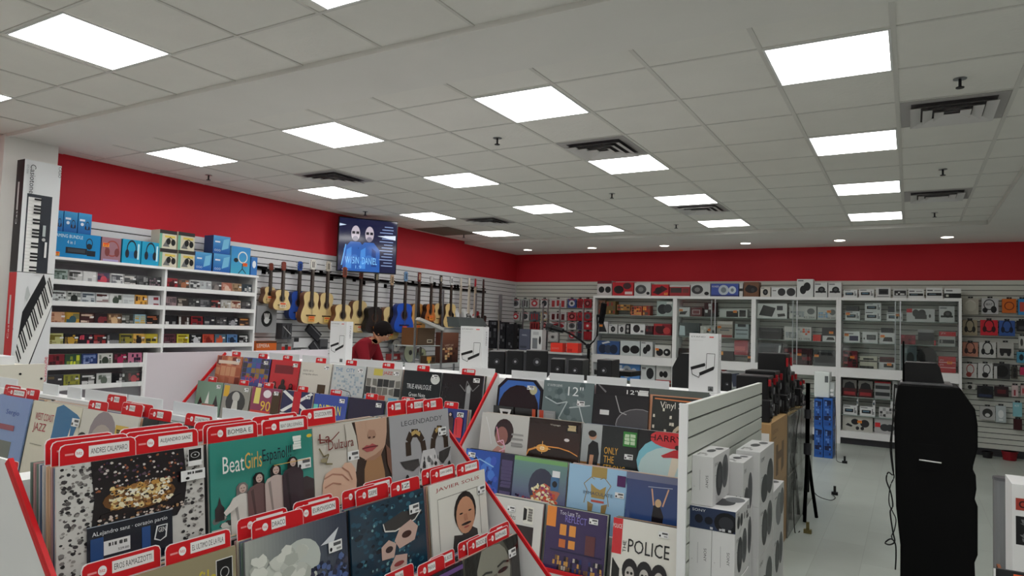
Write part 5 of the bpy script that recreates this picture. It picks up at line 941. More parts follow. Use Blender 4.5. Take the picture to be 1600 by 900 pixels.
def a_kbd(): return [('p',[(.05,.2),(.5,.1),(.62,.7),(.2,.9)],(40,40,42)),('r',.66,.55,.86,.85,(60,60,64)),('p',[(.7,.1),(.95,.16),(.92,.34),(.68,.3)],(40,40,42))]
def a_red(): return [('r',0,.0,1,.3,(205,204,204)),('e',.3,.55,.2,.3,(40,20,24)),('e',.7,.6,.2,.3,(40,20,24)),('r',.1,.08,.6,.2,(120,120,124))]
def a_redbar(): return [('r',0,.45,1,.9,(205,205,205)),('r',.05,.52,.95,.8,(30,30,32)),('r',.08,.14,.4,.3,(230,225,225))]
def a_noise(cols,n=5,m=4,p=.7,s=1): return [('n',.04,.06,.96,.94,n,m,[rgb(c) for c in cols],p,s)]
def a_blue(): return [('e',.45,.52,.2,.38,(170,180,190)),('e',.45,.52,.1,.2,(110,120,130)),('e',.75,.5,.13,.26,(190,200,210)),('e',.75,.5,.06,.13,(110,120,130)),('r',.02,.7,.25,.9,(205,215,230))]
WH=(218,220,220); RDc=(190,34,44); GY=(84,88,92); DKB=(30,30,34)
TAG=(245,160,70)
def put(rect,zb,label,base,art,y=11.80,depth=.14,name='electronics_box',cat='electronics box',group=None,tagc=None,tagpos=(.05,.55),h=None,**kw):
    x,z,w,hh=recY(y,*rect,zb=zb)
    if h: hh=h
    return carton(name,label,cat,w-.006,hh,depth,base,art,(x,y,z),0,group,tagc=tagc,tagpos=tagpos,**kw)
ZS0=ZTOP+.0015
TOPR=[((933,437,956,460),(205,200,200),[('e',.3,.4,.2,.22,BK),('e',.75,.4,.2,.22,BK),('r',0,.8,1,1,(110,30,40))],'white and maroon speaker box with two black ovals'),
 ((957,439,990,460),RDc,[('e',.3,.45,.24,.3,(30,20,22)),('e',.7,.72,.2,.24,(70,40,44)),('r',.6,.1,.95,.3,(225,200,200))],'red speaker box with a large dark cone'),
 ((991,440,1017,460),(205,205,205),[('e',.4,.5,.34,.36,(70,70,72)),('e',.4,.5,.16,.18,(130,130,130)),('e',.84,.2,.1,.12,BK)],'white speaker box with a grey cone and small tweeter'),
 ((1018,441,1045,459),RDc,[('p',[(.05,.3),(.6,.9),(.95,.6),(.4,.1)],(60,20,26)),('e',.4,.5,.2,.25,(30,20,22))],'red box with a dark diagonal speaker, orange tag'),
 ((1046,442,1078,459),(160,44,50),[('r',.05,.3,.6,.75,(60,50,50)),('r',.65,.3,.95,.7,(110,50,50)),('r',0,.85,1,1,(205,205,205))],'dull red box with two dark panels'),
 ((1079,440,1110,460),(200,202,202),[('e',.34,.52,.3,.36,(60,60,62)),('e',.34,.52,.14,.18,(120,120,120)),('e',.82,.22,.12,.14,BK)],'white box with a dark round speaker and a small one'),
 ((1111,440,1154,460),(70,90,170),[('e',.46,.5,.19,.4,(190,200,210)),('e',.46,.5,.1,.22,(120,130,140)),('e',.78,.5,.14,.3,(200,210,220)),('e',.78,.5,.06,.14,(120,130,140)),('r',.0,.0,1,.12,(40,50,110)),('t','PIONEER',.03,.7,.14,(220,220,230),.26)],'wide blue speaker box with a pale cone'),
 ((1155,438,1161,459),(200,200,200),[('r',0,.4,1,.6,BK)],'very narrow white and black box'),
 ((1162,437,1186,460),(120,82,60),[('e',.5,.5,.42,.26,(36,32,34)),('e',.35,.55,.2,.26,(36,32,34)),('e',.6,.45,.12,.14,(60,56,60))],'brown speaker box with a black oval speaker'),
 ((1188,444,1204,459),(210,205,195),a_sp1(),'small cream box with one black circle'),
 ((1205,444,1244,459),WH,[('e',.42,.5,.16,.4,(50,50,52)),('e',.8,.5,.18,.42,(50,50,52)),('r',.05,.6,.2,.7,(120,120,120))],'wide white box with two dark speaker cones'),
 ((1245,432,1271,460),(222,224,224),a_fig8(),'tall white speaker box standing above its neighbours'),
 ((1272,437,1293,460),(215,216,216),a_dome(),'white box with a domed black speaker, left of the pair'),
 ((1294,437,1315,460),(215,216,216),a_dome(),'white box with a domed black speaker, right of the pair'),
 ((1318,448,1340,460),WH,a_st(),'small white car radio box, first of the radio boxes'),
 ((1342,448,1366,461),WH,a_st(),'small white car radio box, second of the radio boxes'),
 ((1368,445,1392,461),(205,206,206),[('r',.2,.3,.85,.85,(50,52,54)),('r',.28,.42,.76,.7,(24,24,26)),('l',[(.1,.1),(.9,.1)],.05,(90,90,90))],'white box with a grey double radio picture'),
 ((1395,447,1417,461),(200,200,200),[('r',.1,.25,.95,.8,(26,26,28)),('n',.2,.3,.85,.7,4,2,[(200,200,200)],.5,3)],'white box with a black radio showing four icons'),
 ((1419,447,1444,461),WH,a_bar(),'white box with a flat black radio'),
 ((1447,445,1473,461),WH,a_bar(),'white box with a flat black radio, slightly taller'),
 ((1475,447,1502,462),WH,[('r',.0,.0,1,.5,(26,26,28)),('r',.1,.14,.26,.36,(200,200,190)),('r',.1,.7,.5,.84,(100,100,104))],'white and black radio box at the far right end')]
for k,(r,c,a,l) in enumerate(TOPR):
    put(r,ZS0,l+', on the cabinet tops',c,a,y=11.76,depth=.2,group='boxes along the cabinet tops',tagc=TAG if k==3 else None,tagpos=(.75,.1))
# items inside: (px rect, shelf index, colour, art, label, tag)
S0,S1,S2=ZM1+.0015,SHZ[1]+.0015,SHZ[0]+.0015; L0,L1,L2=.2015,LOWZ[1]+.0015,LOWZ[0]+.0015
amber=lambda s:a_noise([(170,110,50),(60,44,36),(200,150,80),(140,50,44),(90,80,70)],4,3,.8,s)
INS=[ # cabinet 1
 ((935,467,946,489),S2,(120,80,60),amber(1),'brown and amber blister pack at the left end',0),((947,468,962,489),S2,(110,90,50),amber(2),'yellow and brown pack with coiled cables',0),((964,466,985,475),S2+.085,(150,110,60),amber(3),'amber pack lying on top of another',0),((964,477,986,489),S2,(110,60,44),amber(4),'brown and amber pack beneath another one',0),
 ((986,475,1003,489),S2,(200,110,80),amber(5),'orange and grey pack in the middle',TAG),((1004,475,1016,490),S2,(150,60,44),amber(6),'small reddish pack with an orange tag',TAG),
 ((1026,469,1052,492),S2,(160,175,170),[('e',.35,.45,.3,.34,(44,48,50)),('e',.68,.5,.26,.3,(60,64,66)),('r',.6,.8,.95,.95,(210,215,210))],'pale grey box with two dark speaker discs at the right end',0),
 ((936,499,950,517),S1,(205,205,205),[('p',[(.0,.1),(.9,.1),(.5,.9),(.0,.9)],(40,40,44))],'white and black box with an orange tag at the left end',TAG),((951,502,965,516),S1,(200,200,200),a_sp1(),'small white box with a dark cone, first of two alike',0),((966,502,977,516),S1,(200,200,200),a_sp1(),'small white box with a dark cone, second of two alike',0),((978,501,984,517),S1,(44,44,46),[('e',.5,.7,.3,.15,(170,170,170)),('e',.5,.3,.3,.15,(170,170,170))],'narrow black box with two pale rings',0),((985,501,1008,517),S1,WH,[('e',.42,.55,.24,.38,(40,40,42)),('r',.7,.2,.9,.4,(90,90,94))],'white box with one large black cone',0),((1009,504,1020,518),S1,(70,40,44),a_noise([(120,40,44),(30,28,30)],3,3,.6,3),'dark wine coloured pack',0),((1021,500,1049,518),S1,(130,30,40),[('e',.4,.5,.3,.4,(60,18,24)),('e',.75,.4,.2,.3,(180,60,60)),('r',.05,.8,.5,.95,(180,60,60))],'red and black speaker set box',0),
 ((933,526,968,547),S0,(60,90,140),[('e',.25,.4,.18,.34,(40,50,70)),('e',.5,.4,.16,.32,(60,70,90)),('e',.75,.4,.18,.34,(40,50,70)),('p',[(.2,.85),(.5,1),(.6,.9),(.25,.75)],(205,210,215))],'dark blue box with three speaker cones',0),((969,525,1000,548),S0,(196,204,204),[('e',.3,.42,.2,.26,BK),('e',.75,.42,.24,.28,BK)],'pale box with two wide black discs',0),((1001,526,1020,549),S0,(200,204,204),a_fig8(),'pale box with two overlapping black discs',0),((1023,531,1049,550),S0,(196,196,192),[('e',.3,.4,.22,.3,BK),('e',.75,.42,.22,.3,BK),('e',.72,.44,.08,.1,(200,200,200))],'pale box with two black cones at the right end, orange tag',TAG),
 ((956,564,962,575),L2,(60,120,200),[],'narrow bright blue box',0),((963,562,1000,578),L2,(90,140,200),a_blue(),'bright blue speaker box with a pale cone, below the bar',0),((1001,567,1024,583),L2,(200,205,205),[('e',.65,.5,.26,.34,(40,42,44)),('r',.08,.75,.35,.85,(110,110,110))],'pale box with one black cone, below the bar',0),((1025,570,1049,584),L2,(200,200,198),[('e',.35,.5,.14,.18,BK),('e',.62,.5,.16,.2,BK),('r',0,0,1,.16,(170,50,50))],'pale box with a red foot and two small cones, below the bar',0),((1008,590,1048,602),L1,(130,60,50),a_noise([(200,120,70),(60,30,30)],5,2,.6,2),'reddish brown box low in the cabinet',0),
 # cabinet 2
 ((1060,473,1078,487),S2,(205,205,205),[('p',[(.05,.2),(.6,.2),(.8,.6),(.1,.5)],BK)],'white box with a dark wedge and orange tag',TAG),((1079,472,1097,486),S2,(96,40,44),[('r',.15,.25,.85,.75,(200,190,190)),('r',.2,.3,.8,.7,(120,60,64))],'wine coloured box with a pale panel',0),((1100,466,1119,488),S2,(50,36,40),a_noise([(100,36,44),(200,200,200),(30,30,32)],3,4,.6,4),'dark box with red and white bands',0),((1124,475,1168,488),S2,(196,200,196),[('r',.25,.05,.68,.75,(30,32,34)),('r',.72,.1,.95,.9,(60,60,60))],'long pale box half hidden by a black box, orange tag',TAG),
 ((1060,500,1093,521),S1,(56,66,68),[('p',[(.02,.05),(.32,.05),(.3,.75),(.06,.8)],(190,205,210)),('r',.4,.1,.9,.2,(36,40,42))],'dark grey screen box with a bright corner',0),((1094,501,1118,518),S1,(180,180,172),a_noise([(205,205,200),(110,110,100),(60,60,60)],5,3,.7,5),'pale box with small parts printed on it, orange tag',TAG),((1120,497,1145,523),S1,(170,160,150),[('r',.02,.8,.98,.95,(205,200,195)),('r',.02,.55,.98,.6,(60,60,60)),('r',.02,.02,.98,.16,(150,60,60)),('r',.2,.4,.8,.5,(110,110,110))],'silver brown box with horizontal bands, orange tag',TAG),((1148,502,1170,524),S1,(160,172,174),[('r',.05,.55,.95,.62,(70,74,76)),('r',.1,.25,.9,.35,(110,120,120)),('r',.2,.8,.8,1,(44,44,46))],'pale steel coloured box with bands',0),
 ((1060,531,1078,536),S0+.18,(190,195,195),[('r',.1,.3,.8,.6,(110,110,110))],'flat pale box on top of a dark one',0),((1060,537,1080,554),S0,(36,44,44),[],'plain dark box under the flat pale one',0),((1123,541,1146,556),S0,(40,30,32),[('r',.05,.6,.3,.95,(240,160,70))],'dark box with an orange tag, beside the wine one',0),((1147,532,1169,542),S0+.11,(150,50,54),[('r',.05,.3,.8,.6,(190,90,90))],'red box on top of a dark box',0),((1147,543,1170,556),S0,(40,30,32),[],'dark box beneath the red one, orange tag',TAG),
 ((1127,569,1133,580),L2,(150,40,44),[],'narrow red box below the bar',0),((1135,568,1171,588),L2,(190,192,194),[('p',[(.18,.8),(.55,.85),(.75,.15),(.3,.05)],(60,66,84)),('r',.75,.5,.95,.8,(205,206,206))],'white box with a slanted dark tablet, below the bar',0),
 # cabinet 3
 ((1181,474,1230,497),S2,(222,222,220),a_kbd(),'long white box with a black slab and remote',0),((1233,471,1276,491),S2,(200,200,196),[('n',.05,.15,.55,.6,5,3,[(150,156,160),(110,116,120)],.9,2),('e',.8,.6,.14,.24,(110,112,112)),('t','KS 2000',.55,.05,.16,(40,40,40),.4)],'pale amplifier box lettered along its foot, left one',0),((1277,472,1308,491),S2,(200,200,196),[('n',.05,.15,.55,.6,4,3,[(150,156,160),(120,160,200)],.9,3),('e',.8,.6,.16,.24,(110,112,112)),('t','KA 2000',.5,.05,.16,(40,40,40),.45)],'pale amplifier box lettered along its foot, right one with an orange tag',TAG),
 ((1186,503,1221,521),S1,(44,44,46),[('r',.05,.2,.95,.8,(26,26,28)),('r',.1,.7,.9,.75,(110,110,112))],'black flat device without box',0),((1225,506,1268,527),S1,(200,198,194),[('n',.05,.15,.5,.6,4,3,[(150,156,160),(110,116,120)],.9,5),('n',.5,.4,.95,.9,5,3,[(215,90,60),(160,160,160)],.7,6),('t','KS 2000',.55,.05,.15,(60,60,60),.4)],'pale amplifier box with an orange red panel',0),((1270,518,1283,528),S1,(205,50,44),[],'small bright red square box',0),((1284,505,1308,527),S1,(44,40,44),[('r',.05,.0,.95,.4,(205,205,205)),('p',[(.3,.1),(.9,.1),(.8,.3),(.4,.3)],(30,30,30))],'black box over a white band, orange tag',TAG),
 ((1184,536,1221,554),S0,(70,74,78),[('r',.05,.1,.8,.8,(40,42,46)),('p',[(.86,0),(1,.9),(.9,.9)],(190,195,195))],'grey wrapped box with a black device',0),((1223,536,1269,562),S0,(54,24,30),a_noise([(120,40,46),(36,20,24),(80,30,36)],6,4,.6,7),'dark red patterned carton with an orange tag',TAG),((1271,538,1308,563),S0,(76,78,80),[('p',[(.08,.2),(.92,.2),(.96,.5),(.8,.85),(.2,.85),(.04,.5)],(34,34,36))],'grey box with a bulky black device',TAG),
((1294,595,1308,608),L2-.0,(190,192,192),a_bar(),'pale radio box behind the white machine',0),
 # cabinet 4, top shelf
 ((1320,487,1344,501),S2,WH,a_st(),'white radio box with an orange tag, at the left end',TAG),((1351,488,1377,502),S2,WH,a_st(),'white radio box, bottom of a pair',0),((1351,474,1377,487.5),S2+.165,WH,a_st(),'white radio box, top of a pair',0),((1385,488,1411,501.5),S2,WH,a_st(),'white radio box behind the door edge, orange tag',TAG),((1322,478,1342,486),S2+.168,(52,54,58),[],'small dark box on a white one',0),((1387,478,1400,487),S2+.168,(44,46,52),[],'small dark box by the door edge',0),
 ((1416,482,1461,502),S2,(200,200,200),[('e',.33,.66,.12,.3,(44,46,48)),('e',.55,.66,.14,.3,(44,46,48)),('r',.3,.2,.72,.55,(50,52,54)),('e',.83,.45,.04,.14,(50,50,50)),('r',.0,.7,.2,1,(200,40,50))],'wide pale box with two round black shapes and a red corner',0),((1467,478,1492,503),S2,(205,206,206),a_dome(),'tall pale box with a domed black speaker',0),
 ((1318,512,1344,529),S1,WH,[('r',.35,.15,.9,.6,(50,50,80)),('r',.05,.75,.6,.85,(120,120,120))],'white box with a dark violet radio, orange tag',TAG),((1347,515,1372,532),S1,(205,206,206),[('r',.28,.3,.88,.75,(50,52,54)),('r',.35,.42,.8,.66,(90,92,94)),('e',.12,.4,.05,.1,(60,60,60))],'white box with a grey double radio',0),((1374,515,1399,532),S1,(205,206,206),[('p',[(.2,.2),(.85,.2),(.8,.6),(.3,.6)],(40,40,42))],'white box with a black radio and an orange tag',TAG),((1376,507,1396,514.5),S1+.2,(36,36,40),[],'dark box lying on a white radio box',0),
 ((1407,517,1431,532),S1,(120,24,40),a_noise([(70,16,28),(160,60,70)],4,3,.5,2),'wine red box behind the glass',0),((1434,509,1460,526),S1+.085,(150,150,150),[('r',.0,.0,1,.7,(44,44,48))],'grey and black box on a red one',0),((1434,526.5,1461,534),S1,RDc,[('r',.05,.4,.4,.7,(220,190,190))],'flat red box under the grey one',0),((1467,513,1494,520),S1+.17,RDc,[('t','JFX',.1,.3,.5,(230,215,215),.3)],'flat red box on top of a grey radio box',0),((1466,521,1493,536),S1,(176,176,172),[('r',.05,.25,.95,.65,(40,42,44)),('e',.2,.45,.06,.18,(150,150,150))],'pale grey radio box under the red one',0),
 ((1317,539,1340,565),S0,(110,34,44),a_noise([(60,24,28),(150,60,66),(36,30,32),(30,28,30)],3,6,.8,3),'stack coloured wine red box with an orange tag',TAG),((1343,546,1371,565),S0,(190,186,170),[('r',0,.55,1,.65,(60,60,60)),('r',.2,.7,.8,.85,(60,60,60)),('r',.0,0,.8,.2,(60,60,60))],'cream box with dark bands',0),((1373,557,1399,568),S0,(196,196,196),[('r',.3,.3,.9,.8,(30,30,34))],'white box with an orange tag low on the shelf',TAG),((1374,548,1398,556),S0+.13,(80,30,34),[('r',.1,.3,.9,.6,(44,30,32))],'dark red box on a white one',0),
 ((1407,540,1433,565),S0,(84,96,100),[('r',.1,.7,.4,.9,(120,132,136)),('e',.6,.5,.24,.24,(40,44,46)),('r',.05,.1,.5,.3,(120,130,134))],'blue grey box with a dark disc',0),((1437,565.5,1460,573),S0,(150,150,150),[('r',.2,.3,.6,.7,(60,60,60))],'flat grey box under the round black one, orange tag',TAG),((1466,552,1494,577),S0,(180,44,52),[('r',0,.62,1,.66,(230,200,200)),('r',0,.3,1,.34,(230,200,200)),('t','JFX',.06,.72,.1,(230,215,215),.25),('t','JFX',.06,.42,.1,(230,215,215),.25)],'stack of red boxes at the right end, orange tag',TAG),
 # cabinet 4, lower part
 ((1316,585,1339,611),L2,(70,34,36),[('r',0,.5,1,1,(120,118,114)),('p',[(.1,.5),(.9,.5),(.8,.8),(.5,.9),(.2,.8)],(36,36,38)),('r',.1,.1,.9,.3,(150,50,54))],'grey and maroon box with a dark device, left of two alike',0),((1341,585,1364,611),L2,(70,34,36),[('r',0,.5,1,1,(120,118,114)),('p',[(.1,.5),(.9,.5),(.8,.8),(.5,.9),(.2,.8)],(36,36,38)),('r',.1,.1,.9,.3,(150,50,54))],'grey and maroon box with a dark device, right of two alike',0),((1366,580,1392,587),L2+.27,(150,34,40),[],'flat red box on a grey radio pair',0),((1366,588,1392,612),L2,(150,152,152),[('r',.05,.62,.95,.85,(50,52,54)),('r',.05,.18,.95,.42,(50,52,54))],'grey carton printed with two flat radios',0),((1394,582,1403,612),L2,(170,172,172),[('r',.3,.6,1,.8,(50,50,52))],'grey box edge behind the tower speaker',0),
 ((1317,613,1340,628),L1+.15,WH,a_st(),'white radio box, upper left of the four stacked',0),((1317,628.5,1340,643),L1,WH,a_st(),'white radio box, lower left of the four stacked',0),((1343,615,1368,630),L1+.15,WH,a_st(),'white radio box, upper right of the four stacked',0),((1343,630.5,1368,645),L1,WH,a_st(),'white radio box, lower right of the four stacked',0),((1378,617,1400,630),L1+.16,WH,[('e',.6,.45,.2,.3,(30,30,32))],'white box with a black camera, upper one',0),((1373,631,1400,647),L1,(196,196,196),a_noise([(60,60,62),(150,150,150)],5,3,.5,8),'white box with small black parts, lower one',0),
 ((1316,648,1364,680),L0,(186,186,178),[('e',.42,.62,.13,.2,(44,44,46)),('e',.74,.54,.15,.26,(50,50,52)),('e',.5,.2,.06,.12,(44,44,46)),('e',.66,.2,.06,.12,(44,44,46)),('p',[(.1,.35),(.3,.25),(.34,.35),(.18,.5)],(50,50,52))],'large cream box with a set of black speakers, orange tag',TAG),((1366,651,1402,681),L0,(176,176,176),[('e',.45,.4,.2,.24,(60,62,64)),('e',.7,.4,.2,.24,(60,62,64)),('r',.02,.4,.26,.7,(200,50,54))],'large grey box with a red label beside the cream one',0)]
cabof=lambda x:next(i for i in range(4) if x<[1055,1178,1311,1600][i])
cname_=['first','second','third','fourth']
CEIL=[LOWZ[1]-.008,LOWZ[0]-.008,ZM0,SHZ[1]-.008,SHZ[0]-.008,ZTOP-.045]
G=[]
for (r,zb,c,a,l,tg) in INS:
    ci=cabof((r[0]+r[2])/2); x,z,w,hh=recY(11.83,*r,zb=zb)
    x0=max(CX[ci]+.042,x-w/2+.004); x1=min(CX[ci+1]-.042,x+w/2-.004)
    top=min([q for q in CEIL if q>zb+.01]); hh=min(hh,top-zb-.006); G.append([x0,x1,zb,hh,ci])
G.append([.0,.0,0,0,9])
for a_ in G:
    for b_ in G:
        if b_ is not a_ and b_[4]==a_[4] and b_[2]>a_[2]+.005 and b_[0]<a_[1]-.002 and b_[1]>a_[0]+.002: a_[3]=min(a_[3],b_[2]-a_[2]-.0015)
for a_ in G:      # drop an upper box onto the one beneath it
    for b_ in G:
        if b_ is not a_ and b_[4]==a_[4] and b_[2]>a_[2]+.005 and b_[0]<a_[1]-.002 and b_[1]>a_[0]+.002 and b_[2]-(a_[2]+a_[3])<.12 and b_[2] not in(S0,S1,S2,L0,L1,L2): b_[2]=a_[2]+a_[3]+.0012
for k,((r,zb,c,a,l,tg),(x0,x1,zb2,hh,ci)) in enumerate(zip(INS,G)):
    for m_ in G[:k]:
        if m_[4]==ci and abs(m_[2]-zb2)<max(hh,m_[3])-.002 and m_[0]<x1 and m_[1]>x0 and x0>m_[0]: x0=max(x0,m_[1]+.002)
    if x1-x0<.02: x1=x0+.02
    carton('electronics_box',l+', '+cname_[ci]+' cabinet','electronics box',x1-x0,hh,.16,c,a,((x0+x1)/2,11.83,zb2),0,'boxes in the %s display cabinet'%cname_[ci],tagc=TAG if tg else None,tagpos=(.04 if k%2 else .5,.55 if hh>.1 else .1))
# round black speaker in the fourth cabinet
p=Y(11.83,1448.5,550); o=MB().cyl((0,0,0),(0,.12,0),.125,(22,22,24),24).build('car_subwoofer','plastic'); 
o.location=(p.x,11.84,S0+.105+.127); tag(o,'round black loudspeaker on a flat grey box, fourth cabinet','loudspeaker')
# ------------------------------------------------------------------ packs on the back wall left of the cabinets
def pack(rect,label,base,art,y=12.02,d=.03,rz=0,name='blister_pack',cat='blister pack',group='blister packs on the back wall',hook=True,kind='wrap',tagc=None,tagpos=(.2,.05)):
    x,z,w,h=recY(y,*rect); t=thing(name,label,cat,(x,y,z),rz,0,group)
    MB_=MB().box((-w/2,0,0),(w/2,d,h),base); face(MB_,w,h,art); MB_.build('pack_body',kind,t)
    if hook: MB().box((-.03,.004,h),(.03,.008,h+.025),(40,40,42)).build('hang_tab','plastic',t)
    if hook: q=MB().tube([(0,-.05,h+.012),(0,YW-.017-y,h+.012)],.003,'silver',5); q.build('peg','metal',t)
    if tagc:
        g=MB().box((-w/2+w*tagpos[0],-.006,h*tagpos[1]),(-w/2+w*tagpos[0]+.07,-.003,h*tagpos[1]+.045),tagc); g.build('price_tag','print_',t)
    return t
Wp,Rp=(200,200,200),(170,36,48)
cir=lambda c1,c2=(60,60,60):[('e',.5,.5,.36,.34,c1),('e',.5,.5,.16,.16,c2),('r',.1,.86,.9,.96,(150,40,50))]
strips=lambda c1:[('r',.12,.1,.3,.8,c1),('r',.42,.2,.58,.85,c1),('r',.7,.1,.88,.8,c1)]
PK=[]
for j,(y0,h) in enumerate(((467,14),(488,13),(503,12),(518,13))):
    row=[]
    xs=[(786,797),(799,812),(814,826),(828,842),(845,856),(859,885),(887,900),(902,910),(912,924)]
    for i,(a,b) in enumerate(xs):
        c=[Wp,Wp,(190,196,192),(205,190,190),(214,214,214),(200,196,196),(60,80,140),Rp,Rp][i] if j==0 else [Wp,(190,190,190),(205,205,205),(90,100,110),(200,190,150),(200,196,196),(190,70,80),Rp,Rp][i] if j==1 else [(200,190,190),Wp,(60,60,66),(170,60,60),Wp,(205,205,205),(200,200,196),(70,70,110),Rp][i] if j==2 else [(170,60,60),Wp,(40,40,44),Wp,(215,215,215),(200,190,190),(150,150,150),(70,70,90),Rp][i]
        art=[cir((150,40,50)),cir((90,90,96)),strips((60,60,64)),cir((190,60,70),(225,225,225)),cir((50,54,60)),strips((170,50,56)),cir((205,205,210)),strips((90,20,28)),cir((90,20,28),(190,120,120))][(i+j*2)%9]
        if (j==3 and i<6) or (j==2 and i<3): continue
        pack((a,y0,b,y0+h),'%s blister pack with %s, %s, %s row'%(cname(c),['a round part','a round part','three narrow parts','a ring','a dark disc','narrow parts','a pale disc','dark parts','a dark disc'][(i+j*2)%9],ORD[i],['top','second','third','fourth'][j]),c,art)
pack((855,519,872,534),'round white coil in a clear pack, fifth row of the left wall packs',(205,206,204),[('o',.5,.5,.42,.42,.4,(225,225,222)),('e',.5,.5,.14,.14,(90,90,90))])
for k,(r,c,l) in enumerate((((796,506,812,548),(34,34,38),'tall black pack stack left of the grey box'),((783,522,795,548),(30,30,34),'black pack by the corner'))):
    pack(r,l,c,[('n',.1,.05,.9,.95,3,9,[(60,60,64),(110,110,114),(20,20,22)],.5,k)],y=11.95,d=.08)
# tall metal poles in front of that wall
for k,x in enumerate((780,782.5,817,848,855.5,874,911)):
    p=Y(11.3,x,500); top=[460,460,468,474,468,474,476][k]; zt=Y(11.3,x,top).z
    o=MB().box((-.012,-.012,0),(.012,.012,zt),'silver').build('display_post','metal'); o.location=(p.x,11.3,0); tag(o,'slim metal upright before the back wall packs, %s'%ORD[k],'display post','metal uprights near the back corner')
# a long low counter at the back that carries boxes
ob=(-5.5,10.9,0)
t=thing('display_counter','low dark counter in front of the back wall packs','display counter',ob)
off(MB().box((-6.6,10.75,0),(-4.9,11.15,1.17),(70,70,74)),ob).build('counter_body','paint',t); off(MB().box((-6.64,10.72,1.1705),(-4.86,11.18,1.2),(180,182,182)),ob).build('counter_top','paint',t)
def onc(r,l,c,a,y=10.85,d=.15,zb=1.2015,name='electronics_box',cat='electronics box',**k): return put(r,zb,l,c,a,y=y,depth=d,name=name,cat=cat,**k)
onc((811,516,828,549),'tall slate grey box with small print on the counter',(84,88,104),[('t','MAXELL',.25,.68,.07,(190,195,205),.5),('r',.1,.1,.7,.2,(60,64,76))])
onc((829,516,847,549),'tall white box with a grey cylinder speaker printed on it',(210,212,212),[('r',.15,.1,.6,.6,(120,124,128)),('e',.82,.5,.1,.2,(40,40,42)),('r',.2,.75,.7,.9,(180,182,184))])
onc((860,539,879,553),'bright red and white box on the counter, left one',(226,60,46),[('t','SONO',.1,.3,.2,(225,150,140),.6)])
onc((885,538,903,553),'bright red and white box on the counter, right one',(226,60,46),[('r',.1,.1,.5,.4,(190,40,36))])
for k,(a,b) in enumerate(((762,776),(777,789),(790,802))):
    onc((a,508+k*2,b,552),'black boxed device on the counter near the corner, %s'%ORD[k],(30,30,34),[('n',.1,.05,.9,.95,3,8,[(60,60,64),(20,20,22),(100,100,104)],.5,k)],y=10.8)
